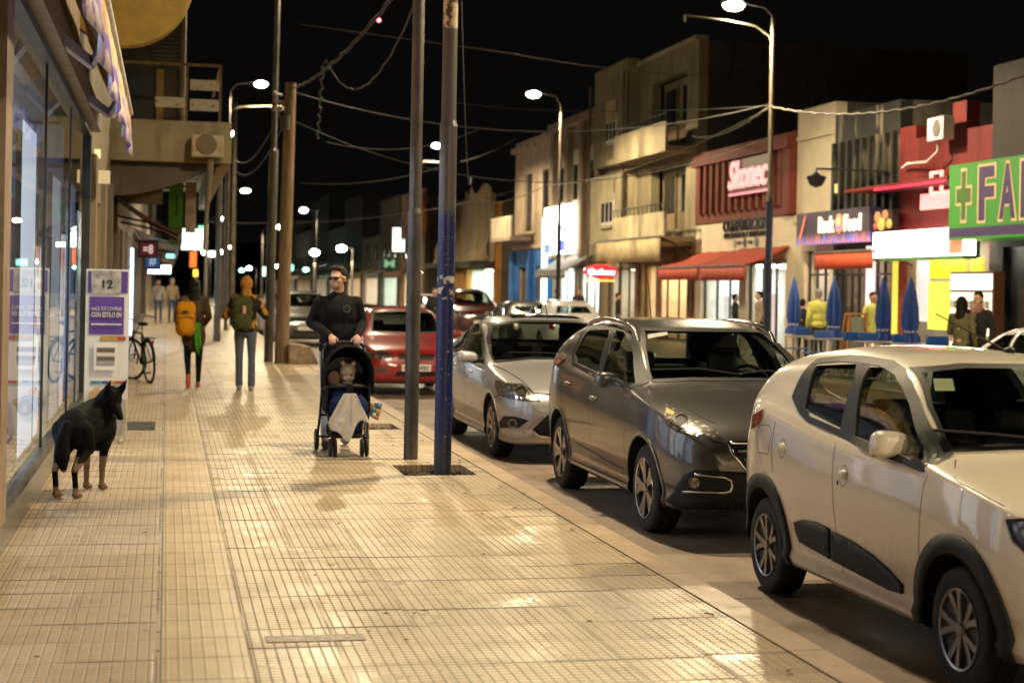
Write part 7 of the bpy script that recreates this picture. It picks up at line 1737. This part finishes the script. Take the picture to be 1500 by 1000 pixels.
for i, (x, z, r_, cl) in enumerate([(-.055, .02, .022, (.7, .08, .03)), (-.02, .0, .024, (.08, .4, .35)), (.03, -.02, .026, (.8, .55, .04)), (-.01, -.055, .022, (.7, .7, .68)), (.02, -.08, .02, (.8, .25, .04)), (.04, .03, .022, (.15, .3, .55)), (-.03, .045, .02, (.75, .5, .06)), (-.06, -.02, .018, (.8, .1, .06))]):
    MB().ell((x, -.016, z), (r_, .008, r_)).build('coloured_patch', pm('toy%d' % i, cl, .6), t, local=True, smooth=60)
MB().tube([(-.075, 0, .07), (-.09, 0, .14)], .006, 5).build('red_tag', pm('toy7', (.8, .1, .06), .6), t, local=True)
# walker with the yellow backpack (seen from behind, facing +y)
def backpack(t, k, mat, label=None, w=.15, h=.24, z=1.20, y=-.17, straps=True, pocket=True):
    pass
OLIVE = cloth('olive_coat', (.085, .062, .040)); YB = cloth('yellow_canvas', (.62, .27, .015), 40, .12); GB = cloth('green_canvas', (.075, .085, .030), 40, .2)
wp = dict(knL=(-.09, -.04, .50), anL=(-.085, -.06, .085), knR=(.09, .02, .49), anR=(.075, .26, .16), ftR=(0, -.35, -1), wrL=(-.17, -.16, 1.0), wrR=(.17, -.16, 1.0), elL=(-.24, .02, 1.14), elR=(.24, .02, 1.14), hem=.036, curl=.9)
t, V, hp = person('walker with dark hair, brown coat and coral shoes seen from behind', (.42, 25.8, 0), math.pi, 1.68, wp, OLIVE, LEGG, pm('coral_shoe', (.62, .14, .09), .6), HAIRD, 'long', coat=.28, build=1.08, voxel=.011)
def pack(name, label, cx_, y_, z_, mats, w, h, stripe=None, lean=0):
    t = thing(name, label, 'backpack', (cx_, y_, z_)); m = MB()
    for sx in (-1, 1):
        for sz in (-1, 0, 1): m.ell((sx*w*.40, 0, sz*h*.55), (w*.62, .10, h*.5), nu=14, nv=10)
    m.ell((0, -.01, h*.62), (w*.8, .09, h*.42), nu=14)
    blob(m, 'bag', mats[0], t, .012, 4)
    m = MB(); m.ell((0, -.085, -h*.42), (w*.80, .055, h*.50), nu=14, nv=10); blob(m, 'front_pocket', mats[0], t, .011, 3)
    MB().tube([(-w*.85, -.100, .02), (-w*.4, -.118, .03), (w*.4, -.118, .03), (w*.85, -.100, .02)], .005, 6).build('zip', BLACK, t, local=True)
    MB().tube([(-.035, .02, h*1.0), (-.03, .0, h*1.14), (.03, .0, h*1.14), (.035, .02, h*1.0)], .008, 6).build('carry_loop', mats[0], t, local=True, smooth=60)
    for s in (-1, 1): MB().tube([(s*w*.55, .10, h*.95), (s*w*.75, .18, h*1.12), (s*w*.9, .28, h*.95), (s*w*1.0, .26, h*.1), (s*w*.9, .08, -h*.75)], .013, 6).build('shoulder_strap', mats[1], t, local=True, smooth=60)
    return t
t = pack('backpack', 'bright yellow backpack worn by the walker in the brown coat', YP(272, 467, 25.58).x, 25.58, YP(272, 467, 25.58).z, (YB, BLACK), .15, .26)
MB().box(-.045, .025, -.135, -.118, .09, .13).build('brand_patch', BLACK, t, local=True)
m = MB(); g0 = YP(287, 505, 25.6); v_, f_ = drape([(g0.x+x, 25.6, 1.0) for x in (-.05, -.02, .01, .04, .06)], [(g0.x+x, 25.58, z) for x, z in ((-.01, .62), (.02, .55), (.05, .50), (.06, .58), (.07, .66))], 8, .015); m.add(v_, f_)
o = m.build('green_scarf', cloth('green_cloth', (.09, .42, .03)), smooth=60); o.modifiers.new('s', 'SOLIDIFY').thickness = .008; tag(o, 'bright green cloth hanging at the side of the yellow backpack', 'scarf')
JK = cloth('patterned_jacket', (.40, .19, .03), 7, .2, col2=(.025, .018, .014), thr=(.50, .54)); HOOD = cloth('mustard_hood', (.48, .22, .05), 18, .2)
wp = dict(knL=(-.10, -.03, .50), anL=(-.10, .05, .085), knR=(.09, .0, .50), anR=(.08, -.08, .085), wrL=(-.20, -.20, 1.22), wrR=(.20, -.20, 1.22), elL=(-.30, .03, 1.14), elR=(.30, .03, 1.14), hdL=(.4, -.5, .7), hdR=(-.4, -.5, .7), hem=.058, curl=1.0)
t, V, hp = person('hooded walker in jeans and an orange and black jacket seen from behind', (1.18, 25.1, 0), math.pi, 1.72, wp, JK, DENIM, pm('trainer_grey', (.30, .26, .22), .7), HOOD, 'hood', build=1.12, voxel=.011)
t = pack('backpack', 'olive green backpack with coloured stripes worn by the hooded walker', YP(354, 459, 24.86).x, 24.86, YP(354, 459, 24.86).z, (GB, GB), .155, .25)
for i, cl in enumerate([(.35, .10, .08), (.6, .55, .45), (.6, .22, .05)]): MB().box(.0+.022*i, .018+.022*i, -.13, -.112, .0, .12).build('stripe', pm('pst%d' % i, cl, .6), t, local=True)
PC = [cloth('c_pale', (.36, .33, .30)), cloth('c_dark', (.03, .028, .03)), cloth('c_blue', (.06, .09, .18)), cloth('c_yellow', (.58, .56, .14)), cloth('c_green', (.03, .22, .08)), cloth('c_olive', (.14, .13, .06)), cloth('c_tan', (.34, .27, .18)), cloth('c_bright', (.80, .82, .22))]
def by(label, px, X_=None, Y_=None, rz=0, H=1.68, top=1, legs=1, hair=HAIRD, hs='short', z=0, **k):
    if Y_ is None: Y_ = XP(px, 440, X_).y
    else: X_ = YP(px, 440, Y_).x
    return person(label, (X_, Y_, z), rz, H, k.pop('pose', None), PC[top], PC[legs], BLACK, hair, hs, voxel=k.pop('voxel', .018), **k)
by('distant walker in a pale jacket, left of the far pair', 232, Y_=66.0, top=0, legs=2, hs='short', H=1.72, rz=0)
by('distant walker in a tan hooded coat, right of the far pair', 252, Y_=67.0, top=6, legs=2, hs='hood', hair=PC[6], H=1.76, rz=.3)
by('long haired woman in an olive jacket talking by the white car', 1409, Y_=23.6, top=5, legs=1, hs='long', H=1.62, rz=2.2, coat=.2, pose=dict(wrR=(.10, -.22, 1.08), elR=(.24, -.04, 1.14)))
t, V, hp = by('woman in a dark coat and pink scarf facing her olive clad friend', 1433, Y_=23.8, top=1, legs=1, hs='short', H=1.70, rz=-.9, coat=.2)
m = MB(); m.ell((0, -.06, 1.42), (.10, .09, .08)); m.cap((-.02, -.12, 1.40), (-.05, -.14, 1.15), .055, .05); blob(m, 'scarf', cloth('pink_scarf', (.50, .26, .22), 12, .3), t, .012, 3)
by('man in a yellow shirt standing with his back turned on the terrace', 1199, Y_=33.9, top=3, legs=1, rz=math.pi, H=1.72, build=1.2, hair=pm('grey_hair', (.25, .22, .18), .6))
by('dark clad person standing beside the yellow shirted man', 1176, Y_=34.6, top=1, legs=1, rz=math.pi*.8, H=1.5)
by('waiter in a glowing pale yellow top at the bar door', 1279, Y_=32.2, top=7, legs=7, rz=.2, H=1.68, hair=HAIRB)
by('person in a tan jacket looking at the computer shop window', 1112, Y_=39.6, top=6, legs=1, rz=-math.pi*.55, H=1.66)
by('dark haired person passing under the orange awning', 1077, Y_=42.5, top=1, legs=1, rz=1.4, H=1.58)
by('woman in black with brown hair in front of the white shop', 847, Y_=56, top=1, legs=1, rz=0, H=1.66, hair=pm('auburn', (.16, .06, .03), .6), hs='long')
by('person in a green top near the blue corner building', 816, Y_=60, top=4, legs=1, rz=1, H=1.62)
by('dark haired passer by before the brown shop', 905, Y_=54, top=1, legs=2, rz=1.4, H=1.52)
by('dark figure between the grey and blue poles far behind', 637, Y_=40, top=1, legs=1, rz=0, H=1.6)
# ---------------------------------------------------------------- the dog
t = thing('dog', 'black dog with tan legs standing by the shop glass looking back', 'dog', (-.585, 12.90, 0), R(-19))
w2l = Matrix.Rotation(R(19), 3, 'Z')
hd = Vector((.135, .18, .705)); md = (w2l @ Vector((.42, -.62, -.66))).normalized(); sd = md.cross(Vector((0, 0, 1))).normalized(); ud = sd.cross(md).normalized()
m = MB()
m.cap((0, -.24, .525), (0, .02, .505), .130, .125, 16); m.cap((0, .02, .505), (0, .22, .51), .128, .150, 16); m.cap((0, -.24, .56), (0, .20, .605), .10, .11, 14)
m.ell((0, .25, .48), (.145, .14, .185), nu=16, nv=12); m.ell((0, -.27, .49), (.130, .115, .135), nu=16, nv=12)
m.cap((.02, .24, .58), hd-md*.03, .120, .090, 14); m.cap((.0, .22, .54), (.07, .23, .63), .14, .115, 14)
m.ell(hd, (.078, .080, .078), nu=16, nv=12); m.cap(hd+md*.03-ud*.01, hd+md*.17-ud*.02, .056, .030, 12); m.ell(hd+md*.185-ud*.008, (.020, .020, .016)); m.cap(hd+md*.03-ud*.04, hd+md*.14-ud*.048, .036, .022, 10)
for s in (-1, 1):
    b0 = hd+sd*s*.055+ud*.045-md*.03; m.cap(b0, b0+ud*.06+sd*s*.012, .036, .027, 8); m.cap(b0+ud*.05+sd*s*.01, b0+ud*.135+sd*s*.016-md*.005, .026, .006, 8)
paws = [(-.085, -.34), (.075, -.36)]; fp = [(-.070, .20), (.055, .20)]
for (x, y) in paws:
    s = -1 if x < 0 else 1
    m.cap((s*.07, -.26, .50), (s*.085, -.19, .37), .092, .068, 12); m.cap((s*.085, -.19, .37), (x, y-.035, .215), .060, .026, 12); m.cap((x, y-.035, .215), (x, y-.005, .06), .0245, .0215, 10); m.cap((x, y-.01, .034), (x, y+.05, .026), .029, .026, 10)
    for q in (-1, 0, 1): m.cap((x+q*.015, y+.045, .022), (x+q*.017, y+.075, .016), .014, .012, 6)
for (x, y) in fp:
    s = -1 if x < 0 else 1
    m.cap((s*.075, .24, .46), (s*.075, .20, .345), .070, .048, 12); m.cap((s*.075, .20, .345), (x, y+.01, .17), .040, .026, 12); m.cap((x, y+.01, .17), (x, y+.005, .06), .025, .022, 10); m.cap((x, y, .034), (x, y+.05, .026), .029, .026, 10)
    for q in (-1, 0, 1): m.cap((x+q*.015, y+.045, .022), (x+q*.017, y+.075, .016), .014, .012, 6)
m.cap((0, -.36, .54), (-.015, -.41, .44), .045, .048, 12); m.cap((-.015, -.41, .44), (-.01, -.43, .32), .052, .062, 12); m.cap((-.01, -.43, .32), (.0, -.415, .225), .06, .026, 12)
def rule(c):
    if c.y < -.37 and c.z > .22 and abs(c.x) < .06: return 0
    if (Vector(c)-(hd+md*.15-ud*.045)).length < .05 and (Vector(c)-hd).dot(ud) < -.02: return 2
    if c.z < .265:
        if c.y < -.2 and .085 < c.z < .205: return 0
        return 1
    if c.z < .31 and c.y < -.1 and abs(c.x) < .085: return 1
    return 0
FUR = pm('black_fur', (.007, .006, .0055), .7, var=.3, scale=70, bump=.35, stretch=(1, .4, 1), spec=.07); TAN = pm('tan_fur', (.25, .135, .06), .75, var=.3, scale=50, bump=.5); GREYF = pm('grey_muzzle', (.20, .18, .16), .8, var=.3, scale=50)
blob(m, 'body', [FUR, TAN, GREYF], t, .0075, 9, rule=rule)
m = MB()
for s in (-1, 1): m.ell(hd+md*.062+sd*s*.036+ud*.022, (.009, .009, .008))
m.build('eyes', pm('dog_eye', (.02, .012, .006), .08), t, local=True, smooth=60); MB().ell(hd+md*.20-ud*.004, (.014, .012, .011)).build('nose', BLACK, t, local=True, smooth=60)
# ================================================================ bar terrace
BLUP = pm('blue_canvas', (.025, .075, .32), .7, var=.15, scale=6); BPL = pm('blue_panel', (.012, .085, .34), .4, var=.1)
umb = None
for i, (px, Y, lab) in enumerate([(1163, 33.4, 'closed blue parasol furthest to the left, beside the tall lamp post'), (1222, 31.4, 'closed blue parasol right of the yellow shirted man'), (1294, 29.2, 'closed blue parasol before the glowing bar door'), (1334, 28.2, 'closed blue parasol before the yellow shop')]):
    x = YP(px, 440, Y).x; zt = YP(px, 406, Y).z
    if umb is None:
        umb = thing('parasol', lab, 'parasol', (x, Y, 0), group='closed blue parasols on the terrace')
        MB().tube([(x, Y, 0), (x, Y, zt-.03)], .02, 8).build('pole', STEEL, umb); MB().lathe([(.001, .06), (.06, .06), (.20, .03), (.22, 0)], 20, Matrix.Translation((x, Y, 0))).build('base', pm('base_concrete', (.2, .18, .16), .8), umb)
        m = MB(); n = 32; prof = [(0, .01), (.10, .045), (.3, .085), (.55, .115), (.85, .13), (1.0, .105), (1.04, .10), (1.12, .15), (1.22, .16)]
        V_ = []
        for d_, r_ in prof:
            for j in range(n):
                a = 2*math.pi*j/n; rr = r_*(1+.28*math.cos(a*8)*min(1, d_*2)); V_.append((x+rr*math.cos(a), Y+rr*math.sin(a), zt-d_))
        m.add(V_, [[k*n+j, k*n+(j+1) % n, (k+1)*n+(j+1) % n, (k+1)*n+j] for k in range(len(prof)-1) for j in range(n)])
        m.build('canopy', BLUP, umb, smooth=60); MB().lathe([(.001, .05), (.02, .03), (.012, 0)], 10, Matrix.Translation((x, Y, zt-.02))).build('finial', STEEL, umb)
        MB().lathe([(.112, .02), (.118, 0), (.112, -.02)], 20, Matrix.Translation((x, Y, zt-1.02))).build('tie_strap', pm('strap_white', (.5, .5, .52), .6), umb)
    else: copy_tree(umb, None, (x, Y, 0), .4*i, lab)
def chair():
    t = thing('terrace_chair', '', 'chair', (0, 0, 0), group='blue backed chairs on the terrace')
    MB().box(-.22, .22, .18, .21, .74, .90).build('backrest', BPL, t, local=True, bevel=.01); MB().ell((0, .175, .81), (.045, .004, .07)).build('printed_emblem', WHITEP, t, local=True)
    MB().box(-.20, .20, -.20, .18, .43, .46).build('seat', BPL, t, local=True, bevel=.01)
    for sx in (-1, 1): MB().tube([(sx*.2, -.18, 0), (sx*.2, -.18, .43)], .012, 6).build('leg', STEEL, t, local=True); MB().tube([(sx*.2, .16, 0), (sx*.2, .16, .43), (sx*.2, .21, .9)], .012, 6).build('leg', STEEL, t, local=True)
    return t
ch = None
for px, Y, rz, lab in [(1196, 30.6, .3, 'blue backed chair just behind the grey crossover windscreen'), (1243, 29.4, .1, 'blue backed chair left of the pair by the chalkboard'), (1268, 29.2, -.1, 'blue backed chair right of the pair by the chalkboard'), (1314, 28.5, .1, 'blue backed chair between the two right hand parasols'), (1366, 27.2, 0, 'blue backed chair with a white emblem before the yellow shop'), (1168, 33.0, .2, 'blue backed chair under the leftmost parasol')]:
    x = YP(px, 490, Y).x
    if ch is None: ch = chair(); ch.location = (x, Y, 0); ch.rotation_euler.z = rz+math.pi; ch['label'] = lab
    else: copy_tree(ch, None, (x, Y, 0), rz+math.pi, lab)
tbp = None
for px, Y, lab in [(1180, 31.8, 'steel table nearest the tall lamp post'), (1215, 30.2, 'steel table behind the windscreen of the crossover'), (1290, 28.6, 'steel table below the parasol at the bar door'), (1345, 27.6, 'steel table before the yellow shop')]:
    x = YP(px, 494, Y).x
    if tbp is None:
        tbp = thing('terrace_table', lab, 'table', (x, Y, 0), group='steel tables on the terrace')
        MB().box(-.36, .36, -.36, .36, .72, .745).build('table_top', pm('table_steel', (.4, .38, .36), .3, .6), tbp, local=True, bevel=.01)
        for sx in (-1, 1):
            for sy in (-1, 1): MB().tube([(sx*.30, sy*.30, 0), (sx*.30, sy*.30, .72)], .014, 6).build('leg', STEEL, tbp, local=True)
    else: copy_tree(tbp, None, (x, Y, 0), .1, lab)
a, b = YP(1240, 492, 31.5), YP(1271, 460, 31.5)
t = thing('chalkboard', 'green chalkboard in an orange A frame by the bar door', 'chalkboard', ((a.x+b.x)/2, 31.5, 0))
bh = b.z; bw_ = (b.x-a.x)
MB().box(a.x+.05, b.x-.05, 31.5, 31.52, .35, bh-.06).build('board', pm('chalk_green', (.03, .07, .035), .8, col2=(.25, .27, .2), scale=16, thr=(.60, .66)), t)
m = MB(); m.bar((a.x-.03, 31.45, 0), (a.x+.06, 31.5, bh), .06, .04); m.bar((b.x+.03, 31.45, 0), (b.x-.06, 31.5, bh), .06, .04); m.bar((a.x, 31.5, bh), (b.x, 31.5, bh), .06, .04); m.bar((a.x+.02, 31.48, .33), (b.x-.02, 31.48, .33), .05, .04)
for x_ in (a.x, b.x): m.bar((x_, 31.9, 0), (x_, 31.55, bh), .05, .04)
m.build('frame', pm('orange_wood', (.55, .22, .03), .5), t)
